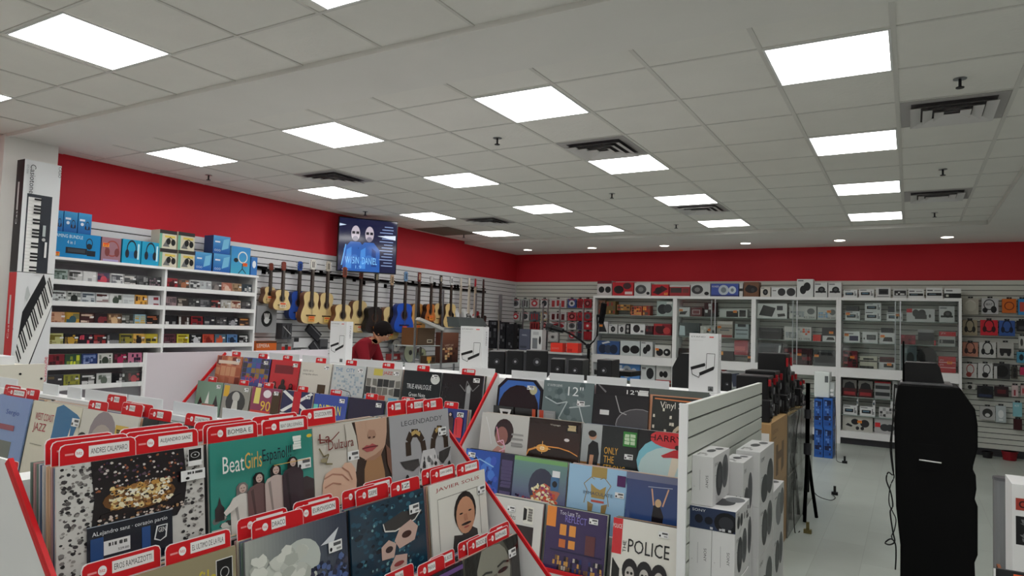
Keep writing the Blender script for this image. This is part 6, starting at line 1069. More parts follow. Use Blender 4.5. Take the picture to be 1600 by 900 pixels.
# ------------------------------------------------------------------ right part of the back wall: headphones
HB=[((1504,466,1529,491),(176,172,160),[('e',.5,.55,.36,.36,(190,188,176)),('l',[(.2,.7),(.5,.9),(.8,.7)],.05,(205,202,195))],'beige headphone box without a clear picture, top row left'),
 ((1534,466,1560,491),(190,190,192),[('o',.45,.6,.34,.34,.18,(24,24,26)),('e',.2,.25,.16,.16,(24,24,26)),('e',.72,.3,.18,.22,(24,24,26)),('t','BEAT',.25,.55,.14,(24,24,26),.4)],'white box with black headphones, top row'),
 ((1566,467,1588,489),(214,110,40),[('o',.5,.5,.36,.3,.2,(110,40,30)),('r',.3,.3,.7,.6,(214,110,40))],'orange box with dark neckband earphones, top row'),
 ((1591,467,1603,492),(60,140,200),[('r',.2,.2,.8,.8,(200,80,70))],'blue box with a red picture cut by the right edge, top row'),
 ((1504,500,1527,524),(160,148,124),headset(.5,.5,1.0,(30,28,26)),'beige box with a black headphone, second row'),
 ((1532,500,1559,524),(206,40,56),headset(.5,.5,1.0,(60,16,24)),'bright red box with dark headphones, second row'),
 ((1561,501,1586,525),(56,90,160),headset(.5,.5,1.0,(20,26,50)),'dark blue box with headphones, second row'),
 ((1589,501,1603,518),(30,30,34),[('r',.2,.2,.8,.5,(70,70,74))],'black box at the right end, second row'),
 ((1592,525,1603,545),(190,190,186),[('e',.4,.5,.2,.3,(60,60,60))],'small white earphone box at the right edge'),
 ((1504,535,1528,557),(190,130,110),headset(.5,.5,1.0,(60,34,34)),'pink beige box with headphones, third row'),
 ((1530,535,1556,559),(196,196,194),headset(.5,.5,1.0,(24,24,26)),'white box with black headphones, third row'),
 ((1558,535,1584,559),(176,176,172),[('r',.15,.3,.85,.6,(40,40,42)),('e',.3,.3,.12,.2,(40,40,42)),('e',.7,.3,.12,.2,(40,40,42))],'grey box with a black headset and boom, third row'),
 ((1589,550,1603,567),(80,150,180),[('e',.5,.5,.25,.3,(30,40,50))],'teal earphone box at the right edge, third row'),
 ((1504,568,1526,590),(206,204,202),[('o',.55,.6,.28,.36,.2,(150,60,56)),('e',.45,.22,.2,.18,(150,60,56))],'white box with a red brown headphone, fourth row'),
 ((1528,568,1551,591),(206,206,206),[('o',.6,.6,.26,.36,.2,(26,26,28)),('e',.5,.22,.22,.18,(26,26,28))],'white box with a black headphone, fourth row'),
 ((1553,568,1578,592),(60,60,62),[('e',.5,.5,.4,.4,(24,24,26)),('r',.0,.0,.2,.8,(190,190,190))],'black round pack over a white card, fourth row'),
 ((1581,573,1590,592),(70,66,60),[('e',.5,.7,.3,.2,(30,30,30)),('e',.5,.3,.3,.2,(30,30,30))],'narrow dark pack with two discs, fourth row'),
 ((1594,574,1603,586),(190,50,90),[],'pink pack at the right edge, fourth row'),
 ((1507,600,1524,608),(190,190,186),[('e',.5,.4,.2,.4,(30,30,30))],'white box behind the tower speaker, fifth row'),
 ((1527,603,1552,622),(34,36,40),[('r',.1,.1,.9,.3,(50,60,90)),('e',.5,.6,.3,.3,(20,20,22))],'black bulky pack, fifth row'),
 ((1554,604,1576,620),(44,28,32),[('r',.2,.3,.8,.7,(90,30,36))],'black and red pack, fifth row'),
 ((1581,602,1591,620),(200,180,180),[('r',.3,.1,.6,.6,(150,60,70))],'small pale pack with pink stripe, fifth row'),
 ((1595,602,1603,618),(190,160,160),[('r',.3,.2,.6,.7,(170,50,60))],'small pink pack at the right edge, fifth row'),
 ((1531,635,1555,656),(176,176,176),[('e',.5,.5,.34,.34,(50,50,50)),('e',.5,.35,.16,.14,(205,205,205))],'grey card with a dark dome camera, sixth row'),
 ((1556,634,1572,660),(180,190,192),[('e',.5,.5,.28,.24,(220,224,224)),('r',.3,.1,.7,.2,(220,224,224))],'clear pack with a white stand, sixth row'),
 ((1583,629,1597,651),(130,185,195),[('t','KIT',.2,.7,.14,(225,235,235),.5)],'pale blue pack, sixth row'),
 ((1584,655,1597,672),(60,20,26),[],'dark red box beneath the pale blue pack')]
for r,c,a,l in HB: pack(r,l,c,a,y=11.98,d=.05,name='headphone_box',cat='headphone box',group='packs on the right part of the back wall',kind='print_')
for k,(px,c,l) in enumerate((((1535,699,1553,709),(30,28,30),'low black tub on the floor against the back wall'),((1566,697,1592,711),(130,24,34),'red plastic tub on the floor against the back wall'))):
    x,z,w,h=recY(11.75,*px,zb=0); t=thing('plastic_tub',l,'tub',(x,11.85,0)); q=MB().cyl((0,0,0.001),(0,0,h),w*.42,c,20,w*.5); q.build('tub_body','plastic',t); q=MB().cyl((0,0,h-.015),(0,0,h),w*.53,c,20); q.build('rim','plastic',t)
# ------------------------------------------------------------------ stand boxes on the middle rack
def standbox(label,px0,px1,ptop,y,letters='STAND'):
    a=Y(y,px0,540); b=Y(y,px1,540); zt=Y(y,(px0+px1)/2,ptop).z; w=b.x-a.x; h=zt-1.3265
    art=[('t',letters,.06,.93,.022,(70,70,74),.5),('r',.7,.93,.85,.95,(226,90,80)),('l',[(.60,.40),(.62,.66),(.90,.66),(.88,.42)],.008,(40,40,42)),('p',[(.06,.42),(.55,.50),(.58,.47),(.56,.445),(.08,.37)],(30,30,32)),('p',[(.36,.33),(.86,.45),(.88,.42),(.86,.39),(.40,.28)],(30,30,32)),('l',[(.10,.38),(.12,.30),(.36,.25),(.38,.3)],.01,(50,50,52)),('r',.68,.03,.86,.11,(110,112,112)),('p',[(.7,.04),(.84,.04),(.78,.09)],(60,62,62)),('r',.06,.88,.5,.884,(190,190,190))]
    right=[('t','STAND',.5,.9,.2,(90,90,94),.3,3)]
    return carton('stand_box',label,'stand box',w,h,.07,(226,227,228),art,((a.x+b.x)/2,y,1.3265),0,'white boxes printed with a folding stand',right=right)
standbox('white carton printed with a folding stand, beside the crouching person',515,540,502,3.72)
standbox('white carton printed with a folding stand, left of the row of black speakers',719,754,510,3.70)
standbox('largest white stand carton with a small red sticker, at the right',1077,1122,521,3.66)
# ------------------------------------------------------------------ black speakers behind the middle rack
def bookshelf(label,x,y,z,w,h,d,rz,lights=True,group='black speakers behind the racks'):
    t=thing('bookshelf_speaker',label,'loudspeaker',(x,y,z),rz,0,group); m=MB().box((-w/2,0,0),(w/2,d,h),(22,22,24)); m.build('cabinet','plastic',t,bevel=.006)
    m=MB().cyl((0,-.012,h*.36),(0,.001,h*.36),w*.36,(30,30,32),20); m.cyl((0,-.013,h*.36),(0,-.012,h*.36),w*.26,(44,44,48),20); m.cyl((0,-.022,h*.36),(0,-.012,h*.36),w*.12,(150,150,154),14,w*.03); m.build('woofer','plastic',t)
    m=MB().cyl((0,-.008,h*.76),(0,.001,h*.76),w*.18,(50,50,54),16); m.cyl((0,-.014,h*.76),(0,-.008,h*.76),w*.07,(170,170,174),12); m.build('tweeter','plastic',t)
    return t
ZB=1.1415
def spk(px0,px1,ptop,y,zb,label,rz=.45,d=.2,**k):
    a=Y(y,px0,570);b=Y(y,px1,570); zt=Y(y,(px0+px1)/2,ptop).z; return bookshelf(label,(a.x+b.x)/2,y,zb,(b.x-a.x)*.8,zt-zb,d,rz,**k)
spk(762,790,549,4.30,ZB,'black bookshelf speaker behind the rack, leftmost of the row',rz=.5)
spk(791,819,548,4.30,ZB,'black bookshelf speaker behind the rack, second of the row',rz=.5)
spk(820,858,548,4.28,ZB,'wide black bookshelf speaker behind the rack, third of the row',rz=.5)
spk(859,884,561,4.22,ZB,'low black speaker below the microphone arm',rz=.4)
spk(886,912,562,4.12,ZB,'low black speaker with a grey ring left of the microphone stand',rz=.2)
spk(930,958,562,4.25,ZB,'low black speaker right of the microphone stand',rz=.1)
o=None
# headphones lying among the speakers
t=thing('headphones','black headphones with a white headband lying beside the microphone stand','headphones',(-2.02,4.02,ZB))
MB().tube([(-.07+.14*i/10,0,.10+.09*math.sin(math.pi*i/10)) for i in range(11)],.012,(205,205,205)).build('headband','plastic',t)
for s_ in(-1,1): MB().cyl((s_*.075,0,.06),(s_*.045,0,.06),.045,'black',16).build('ear_cup','plastic',t)
# flat black table top behind
ox=Y(5.5,965,585)
t=thing('folding_stand_table','flat black tabletop on a post behind the middle rack','table',(ox.x,5.5,0)); 
a=Y(5.5,950,585);b=Y(5.5,1008,585); w=b.x-a.x; zt=Y(5.5,975,579).z
MB().box((-w/2,-.12,zt-.04),(w/2,.12,zt),'black').build('tabletop','plastic',t); MB().cyl((0,0,.02),(0,0,zt-.04),.025,'black',12).build('post','metal',t); MB().cyl((0,0,0),(0,0,.02),.2,'black',20).build('foot','metal',t)
o=MB().box((-.05,-.03,0),(.05,.03,.012),(205,205,208)).build('paper_card','print_'); o.location=(ox.x+.0,5.5,zt+.0005); tag(o,'small white card lying on the flat black tabletop','card')
# microphone stand with two arms
p=Y(4.90,919,575); MBs=p
t=thing('microphone_stand','black stand with two bent arms carrying a microphone and a foam windscreen','microphone stand',(p.x,4.90,0)); o0=(p.x,4.90,0)
J=Y(4.90,919,541); 
off(MB().cyl((p.x,4.90,0),(p.x,4.90,J.z-.02),.012,'black',10),o0).build('pole','darkmatte',t); off(MB().cyl((p.x,4.90,0),(p.x,4.90,.02),.13,'black',24),o0).build('base','metal',t)
off(MB().ball(tuple(J),.022,'dgrey'),o0).build('joint','metal',t)
pts=[J,Y(4.89,905,530),Y(4.88,890,521),Y(4.87,879,516)]; off(MB().tube(pts,.008,'black'),o0).build('left_arm','darkmatte',t)
pts=[J,Y(4.91,928,533),Y(4.92,933,524),Y(4.93,934,510),Y(4.93,933,498),Y(4.93,933,493)]; off(MB().tube(pts,.006,'black'),o0).build('right_arm','darkmatte',t)
a=Y(4.87,880,517);b=Y(4.86,862,512);c=Y(4.85,854,510)
m=MB().cyl(a,b,.020,'black',12,.026); m.cyl(b,c,.034,(26,26,28),14,.03); off(m,o0).build('microphone','plastic',t)
a=Y(4.95,939,505);b=Y(4.95,944,474); m=MB().cyl(a,b,.022,'black',12,.024); m.cyl(Y(4.94,933,493),Y(4.94,939,494),.01,'black',8); off(m,o0).build('foam_windscreen','cloth',t)
for k,(px,c,l) in enumerate((((899,585),(205,60,60),'tiny red light unit'),)):
    pass
# big rounded black case beside the large stand carton
a=Y(4.2,1050,590);b=Y(4.2,1076,590); zt=Y(4.2,1063,552).z; w=b.x-a.x
m=MB().prism([(-w/2,0),(w/2+.06,0),(w/2+.06,zt-ZB),(0,zt-ZB),(-w/2+.03,zt-ZB-.03),(-w/2,zt-ZB-.09)],'y',0,.25,(20,20,22)); o=m.build('speaker_case','plastic'); o.location=((a.x+b.x)/2,4.2,ZB); tag(o,'large black speaker with sloping shoulder, left of the tall stand carton','loudspeaker')
spk(1127,1146,583,4.1,ZB,'black speaker just right of the tall stand carton',rz=.3)
# ------------------------------------------------------------------ slatwall side: stacked white speaker boxes
SB=(214,214,214)
XS=-.812
def spbox(label,x0,x1,y0,y1,z0,z1,front=None,right=None,top=None,base=SB,cols=None):
    w=x1-x0;d=y1-y0;h=z1-z0
    mb=MB().box((-w/2,0,0),(w/2,d,h),base,cols)
    if front: face(mb,w,h,front)
    if right: face(mb,w,h,right,'right',d)
    if top: face(mb,w,h,top,'top',d)
    o=mb.build('car_speaker_box','print_'); o.location=((x0+x1)/2,y0,z0); return tag(o,label,'speaker box','stacked white speaker boxes by the slatwall')
r_sp=[('e',.38,.48,.20,.36,(44,46,50)),('e',.38,.48,.10,.2,(70,72,76)),('e',.72,.56,.20,.36,(84,86,90)),('e',.72,.56,.1,.2,(60,62,66)),('t','SONY',.08,.80,.06,(50,50,54),.2),('r',.1,.6,.22,.61,(130,130,134))]
r_sp2=[('e',.34,.26,.24,.26,(50,52,56)),('e',.72,.40,.24,.34,(66,68,72)),('t','SONY',.08,.80,.07,(50,50,54),.22),('r',.1,.5,.2,.51,(130,130,134))]
f_sp=[('t','SONY',.66,.62,.12,(60,60,64),.26,3),('r',.38,.3,.395,.72,(150,150,152)),('r',.1,.36,.16,.38,(190,190,190))]
top_sp=[('e',.45,.55,.2,.14,(60,62,66)),('e',.65,.8,.2,.1,(90,92,96)),('n',.1,.1,.6,.3,4,2,[(150,150,150)],.6,3)]
nav=(44,56,84)
f_nav=[('t','SONY',.05,.78,.12,(225,228,232),.3),('e',.2,.45,.09,.2,(24,26,36)),('e',.42,.42,.09,.18,(24,26,36)),('e',.8,.42,.26,.48,(24,24,28)),('e',.8,.42,.16,.3,(50,52,58)),('n',.45,.04,.98,.16,8,1,[(190,192,196)],.5,3)]
z=[.0,.27,.335,.60,.665,.845]
# levels worked out from the photograph: floor up to the top box
F0,F1=3.06,3.33
def col(*a): spbox(*a)
spbox('white speaker box standing on edge at the top left of the stack, nearest',-.837,-.745,F0,F1+.04,.888,1.10,f_sp,r_sp,top_sp)
spbox('navy faced speaker box lying flat under the nearest white one',-.837,-.642,F0-.02,F1,.793,.886,f_nav,[('t','SONY',.06,.7,.16,(60,60,64),.2),('e',.2,.4,.09,.3,(40,42,46)),('e',.4,.4,.09,.3,(40,42,46)),('r',.6,.3,.64,.6,(90,90,94)),('n',.75,.2,.9,.8,2,3,[(70,70,74)],.7,3)],[('e',.55,.5,.28,.24,(44,46,50)),('e',.75,.75,.22,.18,(110,112,116))],cols={'front':nav})
zz=.792
for k,lay in enumerate(('third','fifth','lowest')):
    h=(.213,.213,.17)[k]
    spbox('white speaker box on edge in the %s layer, left one'%lay,-.837,-.742,F0-.02,F1-.02,zz-h+.001,zz,f_sp,r_sp); spbox('white speaker box on edge in the %s layer, right one'%lay,-.740,-.644,F0-.02,F1-.02,zz-h+.001,zz,f_sp,r_sp); zz-=h+.001
    if k<2: spbox('navy faced speaker box lying flat in the %s layer of the stack'%('fourth','sixth')[k],-.837,-.642,F0-.02,F1,zz-.09+.001,zz,f_nav,None,cols={'front':nav}); zz-=.091
B2=(-.792,-.692,3.43,3.66); B3=(-.778,-.660,3.67,4.08); B4=(-.778,-.660,4.10,4.45)
spbox('tall white speaker box behind the nearest one, with partly hidden lettering',*B2,.76,1.025,[('t','SONY',.66,.4,.3,(60,60,64),.34,3)],r_sp2,top_sp)
spbox('tallest white speaker box with two grey cones, to the right of the stack',*B3,.77,1.045,None,r_sp2,top_sp)
spbox('white speaker box at the far end of the stack beside the brown cartons',*B4,.51,.766,None,[('e',.5,.5,.3,.36,(120,122,124)),('e',.8,.6,.2,.3,(90,92,96)),('r',.1,.8,.3,.83,(130,130,130))],top_sp)
for n_,B_,zs_ in(('second column',B2,(.759,.506,.253)),('third column',B3,(.769,.513,.257)),('far column',B4,(.509,.255))):
    for k,z1_ in enumerate(zs_):
        z0_=zs_[k+1]+.001 if k+1<len(zs_) else .001
        spbox('white speaker box in the %s of the stack, %s from the top'%(n_,['second','third','fourth'][k]),*B_,z0_,z1_,None,[r_sp,r_sp2][k%2])
# ------------------------------------------------------------------ cartons in the aisle
BR=(176,140,96)
def big(name,label,cat,x0,x1,y0,y1,z0,z1,col,right=None,front=None,top=None,kind='print_',cols=None):
    w=x1-x0;d=y1-y0;h=z1-z0; mb=MB().box((-w/2,0,0),(w/2,d,h),col,cols)
    if right: face(mb,w,h,right,'right',d)
    if front: face(mb,w,h,front)
    if top: face(mb,w,h,top,'top',d)
    o=mb.build(name,kind); o.location=((x0+x1)/2,y0,z0); return tag(o,label,cat)
hol=[('p',[(.3,.15),(.44,.15),(.44,.38),(.62,.38),(.62,.15),(.78,.2),(.78,.62),(.64,.62),(.64,.5),(.42,.5),(.42,.62),(.3,.62)],(110,84,58)),('t','LEON',.1,.82,.06,(120,92,64),.3),('r',.1,.74,.3,.76,(130,100,70))]
big('cardboard_carton','large brown cardboard carton behind the slatwall end, upper one with a white label','carton',-1.50,-.87,5.25,6.0,.51,1.0,BR,hol,[('r',.72,.6,.98,.85,(225,225,222)),('r',.76,.64,.9,.7,(120,120,120)),('r',0,.98,1,1,(196,160,114))],cols={'top':(196,160,110)})
big('cardboard_carton','large brown cardboard carton on the floor beneath the labelled one','carton',-1.50,-.87,5.25,6.0,.001,.509,(168,132,90),hol)
GYc=(112,114,110)
wrap=[('gh',0,0,1,1,(104,106,102),(120,122,118)),('r',0,0,1,.02,(60,60,58)),('r',.0,.97,1,1,(150,150,146)),('r',.08,.6,.3,.8,(130,132,130))]
for i,(a,b) in enumerate(((6.005,6.87),(6.875,7.6))):
    for j,(c,d) in enumerate(((.001,.50),(.502,.985))):
        big('wrapped_carton','shiny grey wrapped carton, %s one of the %s pair along the aisle'%(['lower','upper'][j],['nearer','farther'][i]),'carton',-1.5,-.86,a,b,c,d,GYc,wrap,None,kind='wrap',cols={'top':(170,150,110)} if i==0 else {'top':(60,60,62)})
# tall speakers on the cartons
def party(label,x,y,z,w,h,d,rz,red=True):
    t=thing('party_speaker',label,'loudspeaker',(x,y,z),rz,0,'black speakers standing on the cartons')
    MB().box((-w/2,0,0),(w/2,d,h),(20,20,22)).build('cabinet','plastic',t,bevel=.01)
    m=MB()
    for q in(.28,.68): m.cyl((0,-.015,h*q),(0,.001,h*q),w*.36,(36,36,38),20); m.cyl((0,-.03,h*q),(0,-.015,h*q),w*.12,(90,90,94),12,w*.05)
    m.build('woofers','plastic',t)
    if red:
        m=MB(); m.box((-w*.48,-.012,h*.72),(-w*.38,-.002,h*.92),(190,30,36)); m.box((w*.38,-.012,h*.72),(w*.48,-.002,h*.92),(190,30,36)); m.build('red_trim','metal',t)
    MB().tube([(-w*.3,d*.5,h),(-w*.3,d*.5,h+.03),(w*.3,d*.5,h+.03),(w*.3,d*.5,h)],.008,'dgrey').build('handle','plastic',t)
    return t
def pty(px0,px1,ptop,y,label,rz=HP*.86,zb=1.0015,**k):
    a=Y(y,px0,600);b=Y(y,px1,600); zt=Y(y,(px0+px1)/2,ptop).z; return party(label,(a.x+b.x)/2,y,zb,(b.x-a.x),zt-zb-.02,(b.x-a.x)*.9,rz,**k)
def pbox(label,px0,px1,ptop,y,d,zb=1.0015,w=.25):
    """speaker seen from its plain side: broad black side toward the viewer, drivers facing the aisle"""
    a=Y(y,px0,600);b=Y(y,px1,600); zt=Y(y,(px0+px1)/2,ptop).z; xf=-.925; a.x=min(a.x,xf-.23); L=xf-a.x
    t=thing('party_speaker',label,'loudspeaker',(xf,y+w/2,zb),HP,0,'black speakers standing on the cartons'); h=zt-zb
    MB().box((-w/2,0,0),(w/2,L,h),(20,20,22)).build('cabinet','plastic',t,bevel=.008)
    m=MB()
    for q in(.27,.66): m.cyl((0,-.012,h*q),(0,.001,h*q),min(w*.33,h*.19),(34,34,36),20); m.cyl((0,-.026,h*q),(0,-.012,h*q),w*.12,(120,120,124),12,w*.04)
    m.build('woofers','plastic',t)
    for s_ in(-1,1): MB().box((s_*w*.43-.012,-.02,h*.78),(s_*w*.43+.012,-.002,h*.93),(150,22,30)).build('red_trim','plastic',t)
    for s_ in(-1,1): MB().box((s_*w*.44-.012,-.03,h*.05),(s_*w*.44+.012,-.002,h*.3),(40,40,42)).build('corner_guard','plastic',t)
    return t
pbox('broad black speaker directly above the slatwall end, plain side forward',1150,1196,587,5.42,.3)
pbox('broad black speaker with red trim, second on the cartons',1176,1222,580,5.73,.3)
pbox('highest black speaker with a red light, standing on the others',1187,1228,552,6.25,.3,.9865)
pbox('narrow black speaker with red trim near the middle of the cartons',1226,1246,582,6.56,.25,.9865)
pbox('smaller black speaker at the far end of the cartons',1247,1268,594,7.1,.25,.9865)
for k,(px,py,y) in enumerate(((1216,655,5.29),(1226,650,6.06),(1237,640,6.90))):
    p=Y(y,px,py); t=bookshelf('small black speaker at the aisle edge of the cartons, %s'%['nearest','middle','farthest'][k],-.885,y+.03,1.0015 if y<5.9 else .9865,.085,.16,.08,HP,group='small speakers at the carton edge')
# tripod speaker stand leaning in the aisle
p0=Z(0,1256,770) if False else Vector((-.80,6.7,0)); o0=tuple(p0)
t=thing('speaker_stand','black tripod speaker stand, folded, standing beside the grey wrapped cartons','speaker stand',o0)
zt=Y(6.7,1256,598).z
off(MB().cyl((-.80,6.7,.25),(-.80,6.7,zt),.019,'black',12),o0).build('pole','metal',t)
for k,(dx,dy) in enumerate(((-.0,-.14),(.07,.10),(-.035,.12))):
    off(MB().tube([(-.80,6.7,.62),(-.80+dx*.5,6.7+dy*.5,.3),(-.80+dx,6.7+dy,.012)],.016,'black'),o0).build('leg','metal',t)
off(MB().cyl((-.80,6.7,.58),(-.80,6.7,.68),.032,'dgrey',12),o0).build('collar','plastic',t); off(MB().cyl((-.80,6.7,.9),(-.80,6.7,.98),.028,'dgrey',12),o0).build('height_clamp','plastic',t)
# blue cartons and the white machine
bl=[('n',.08,.06,.92,.96,1,5,[(24,34,70),(40,80,150)],1,3),('r',.0,.0,.06,1,(40,80,150)),('r',.94,.0,1,1,(40,80,150)),('n',.2,.1,.8,.9,3,10,[(90,130,200),(30,40,80)],.5,5)]
def blb(label,px0,px1,py0,py1,y,z0=None,z1=None):
    a=Y(y,px0,(py0+py1)/2);b=Y(y,px1,(py0+py1)/2); zt=Y(y,(px0+px1)/2,py0).z if z1 is None else z1; zb=Y(y,(px0+px1)/2,py1).z if z0 is None else z0
    return big('blue_carton',label,'carton',a.x,b.x,y,y+.4,zb,zt,(44,96,176),bl,bl)
blb('lower blue banded carton on the floor at the far end of the aisle, left one',1272,1286,668,715,10.2,.001,.40)
blb('lower blue banded carton on the floor at the far end of the aisle, right one',1287,1301,668,715,10.2,.001,.40)
blb('upper blue banded carton under the white machine',1286,1301,622,667,10.2,.402,.80)
blb('upper blue banded carton, left of the one under the white machine',1272,1285,626,667,10.2,.402,.78)
x,z_,w,h=recY(10.25,1272,580,1296,620,zb=.802); t=thing('white_machine','white karaoke style machine with a knob panel on the blue cartons','audio machine',(x,10.25,.802),0)
MB().box((-w/2,0,0),(w/2,.3,h),(214,220,218)).build('housing','plastic',t,bevel=.012)
m=MB().box((w/2,.04,h*.05),(w/2+.06,.2,h*.6),(190,196,196)); m.build('side_unit','plastic',t)
m=MB(); m.box((w*.2,-.004,h*.6),(w*.42,-.0005,h*.85),(90,94,96)); m.build('panel','plastic',t)
for q in(.3,.15): MB().cyl((w/2+.03,.0,h*q),(w/2+.03,.04,h*q),.02,(225,225,225),12).build('knob','plastic',t)
# ------------------------------------------------------------------ tall black speaker tower
y=4.25; O_=Y(y,1460,800); o0=(O_.x,y,0)
def PT(px,py): p=Y(y,px,py); return (p.x,p.z)
prof=[(1403,600),(1500,606),(1524,640),(1528,665),(1528,702),(1521,728),(1520,738),(1525,742),(1526,765),(1523,782),(1528,792),(1528,868),(1523,880),(1524,905)]
R_=[PT(*q) for q in prof]; zb=.0; xr=R_[-1][0]; xl=PT(1403,700)[0]; xl0=PT(1397,640)[0]
left=[(xl+.012,zb),(xl+.012,.55),(xl0+.01,.75),(xl0,1.2),PT(1398,630)]
P=[(x,z) for x,z in R_][::-1]  # from bottom right upward reversed
poly=[(xr,zb)]+[q for q in R_[::-1]]+ [PT(1398,630),(xl0,1.2),(xl0+.01,.75),(xl+.012,.55),(xl+.012,zb)]
t=thing('tower_speaker','tall black tower loudspeaker in the aisle seen from behind','loudspeaker',o0)
off(MB().prism(poly,'y',y,y+.40,(9,9,10)),o0).build('cabinet','darkmatte',t,bevel=.012)
a=PT(1435,693);b=PT(1471,737)
q=MB(); q.box((a[0],y-.004,b[1]),(b[0],y-.0005,a[1]),(5,5,6)); off(q,o0).build('handle_recess','matte',t)
a2=PT(1436,718);b2=PT(1471,723); q=MB().tube([(a2[0],y-.008,a2[1]),(b2[0],y-.008,b2[1])],.004,(205,205,205)); off(q,o0).build('handle_bar','metal',t)
a=PT(1403,600);b=PT(1500,606); q=MB().box((a[0]+.01,y+.02,max(a[1],b[1])+.002),(b[0]-.03,y+.36,max(a[1],b[1])+.010),(90,90,92)); off(q,o0).build('top_sheen','plastic',t)  # reflection on the black tower's top, put into a paler grey slab
zt=max(a[1],b[1])+.0105
o=MB().prism([(-.09,0),(.105,0),(.085,.085),(.07,.105),(-.075,.105),(-.085,.09)],'y',0,.2,(20,20,22)).build('tabletop_speaker','plastic'); p=Y(4.35,1440,590); o.location=(p.x,4.36,zt+.001); tag(o,'small black speaker lying on top of the tall tower','loudspeaker')
o=MB().cyl((0,0,0),(0,0,.22),.005,'black',8).build('antenna','metal'); p=Y(4.3,1405,590); o.location=(p.x+.02,4.30,zt+.001); tag(o,'thin black rod standing at the left corner of the tower','rod')
# cables
def cable(label,pts,r=.004,col='black'):
    P_=[Vector(p) for p in pts]; out=[]
    for i in range(len(P_)-1):
        p0=P_[max(i-1,0)];p1=P_[i];p2=P_[i+1];p3=P_[min(i+2,len(P_)-1)]
        for s in range(6):
            t_=s/6; out.append(.5*((2*p1)+(-p0+p2)*t_+(2*p0-5*p1+4*p2-p3)*t_*t_+(-p0+3*p1-3*p2+p3)*t_**3))
    out.append(P_[-1]); o=MB().tube(out,r,col,6).build('cable','plastic'); return tag(o,label,'cable')
yc=4.22
cable('black cable hanging down the left side of the tower with a coil near the floor',[Y(yc,*q) for q in((1398,600),(1396,640),(1393,700),(1396,740),(1388,738),(1385,750),(1392,770),(1395,790),(1391,800),(1395,830),(1398,846),(1390,851),(1383,848),(1392,842),(1399,850),(1400,870),(1399,890))],.004)
cable('second black cable looped beside the tower, higher than the coil',[Y(yc+.03,*q) for q in((1400,640),(1391,690),(1394,730),(1397,745),(1391,760),(1389,785),(1395,800),(1400,812),(1397,830),(1393,838),(1399,850))],.003)
cable('long black cable hanging over the grey wrapped cartons',[(-.94,5.95,1.004),(-.87,5.97,1.02)]+[X(-.845,*q) for q in((1248,640),(1245,670),(1243,700),(1240,720),(1245,745),(1240,765))]+[(-.83,6.2,.012),(-.80,6.26,.008)],.004)
cable('black power cable running from the tripod to a plug on the floor',[(-.845,6.9,.98),(-.83,6.95,.7),(-.82,7.1,.35),(-.80,7.3,.12),(-.70,7.6,.01),(-.66,7.75,.008),(-.70,7.9,.008)],.004)
cable('black cable from the blue cartons to a plug on the floor',[(-.885,10.3,.75),(-.87,10.28,.4),(-.86,10.2,.06),(-.83,10.0,.01),(-.76,9.95,.008)],.004)
for k,(q,c,l) in enumerate((((-.76,6.27),(110,100,60),'olive power plug lying on the floor by the grey cartons'),((-.70,7.93),(24,24,26),'black power plug standing on the floor in the aisle'),((-.76,9.96),(24,24,26),'black power plug on the floor before the blue cartons'))):
    o=MB().box((-.03,-.02,0),(.03,.02,.03),c).box((-.012,-.012,.03),(.012,.012,.09),c).build('power_plug','plastic'); o.location=(q[0]+.02,q[1],.001); tag(o,l,'power plug')
# ------------------------------------------------------------------ lower right corner
def PR(x,px,py): return X(x,px,py)
y=2.9
a=Y(y,1581,757)
art=[('r',.0,.0,1,.60,(205,205,206)),('r',.1,.46,1,.78,(30,30,32)),('n',.15,.5,.95,.72,1,7,[(120,120,120)],.8,3),('r',.12,.80,.5,.90,(170,60,50)),('e',.31,.85,.1,.04,(40,20,20))]
w=.34; mb=MB().box((-w/2,0,0),(w/2,.19,1.0),(222,222,222)); face(mb,w,1.0,[('r',.03,.80,1,.895,(26,26,28)),('n',.06,.81,.6,.885,1,6,[(110,110,112)],.8,3),('r',.03,.915,.15,.955,(160,60,50)),('o',.09,.935,.035,.012,.4,(60,24,24))]); face(mb,w,1.0,[('e',.4,.3,.22,.14,(40,40,44)),('e',.62,.3,.22,.14,(40,40,44)),('t','8',.3,.6,.2,(120,120,124),.1)],'top',.19)
zt=Y(y,1590,757).z
o=mb.build('subwoofer_carton','print_'); o.location=(a.x+w/2,y,zt-1.0); tag(o,'tall white carton printed with black speakers, cut by the right edge','carton')
pl=MB().box((-w/2-.0,0,0),(w/2,.19,max(.02,zt-1.002)),(80,80,84)).build('display_plinth','paint'); pl.location=(a.x+w/2,y,0.0005); tag(pl,'low grey plinth under the tall white carton at the right edge','plinth')
p=Y(3.6,1566,760); zt=Y(3.6,1566,750).z; t=thing('plastic_tube_roll','grey translucent rolled tube standing left of the white carton','tube',(p.x,3.6,0)); MB().cyl((0,0,0.001),(0,0,zt),.033,(120,122,124),18).build('tube','wrap',t); MB().cyl((0,0,zt),(0,0,zt+.012),.035,(90,90,94),18).build('cap','plastic',t)
a=Y(2.6,1549,892); carton('price_sign','small black and orange sign at the bottom right edge','sign',.10,.16,.01,(40,40,42),[('r',.5,.6,1,.95,(230,100,60)),('r',.0,.0,.06,1,(225,225,225)),('t','%',.6,.65,.2,(255,220,180),.3)],(a.x+.055,2.6,a.z-.15)) 
sp_=MB().box((-.01,-.008,0),(.01,.008,a.z-.151),(60,60,64)).build('sign_post','metal'); sp_.location=(a.x+.055,2.605,0); tag(sp_,'thin post under the black and orange sign','post')
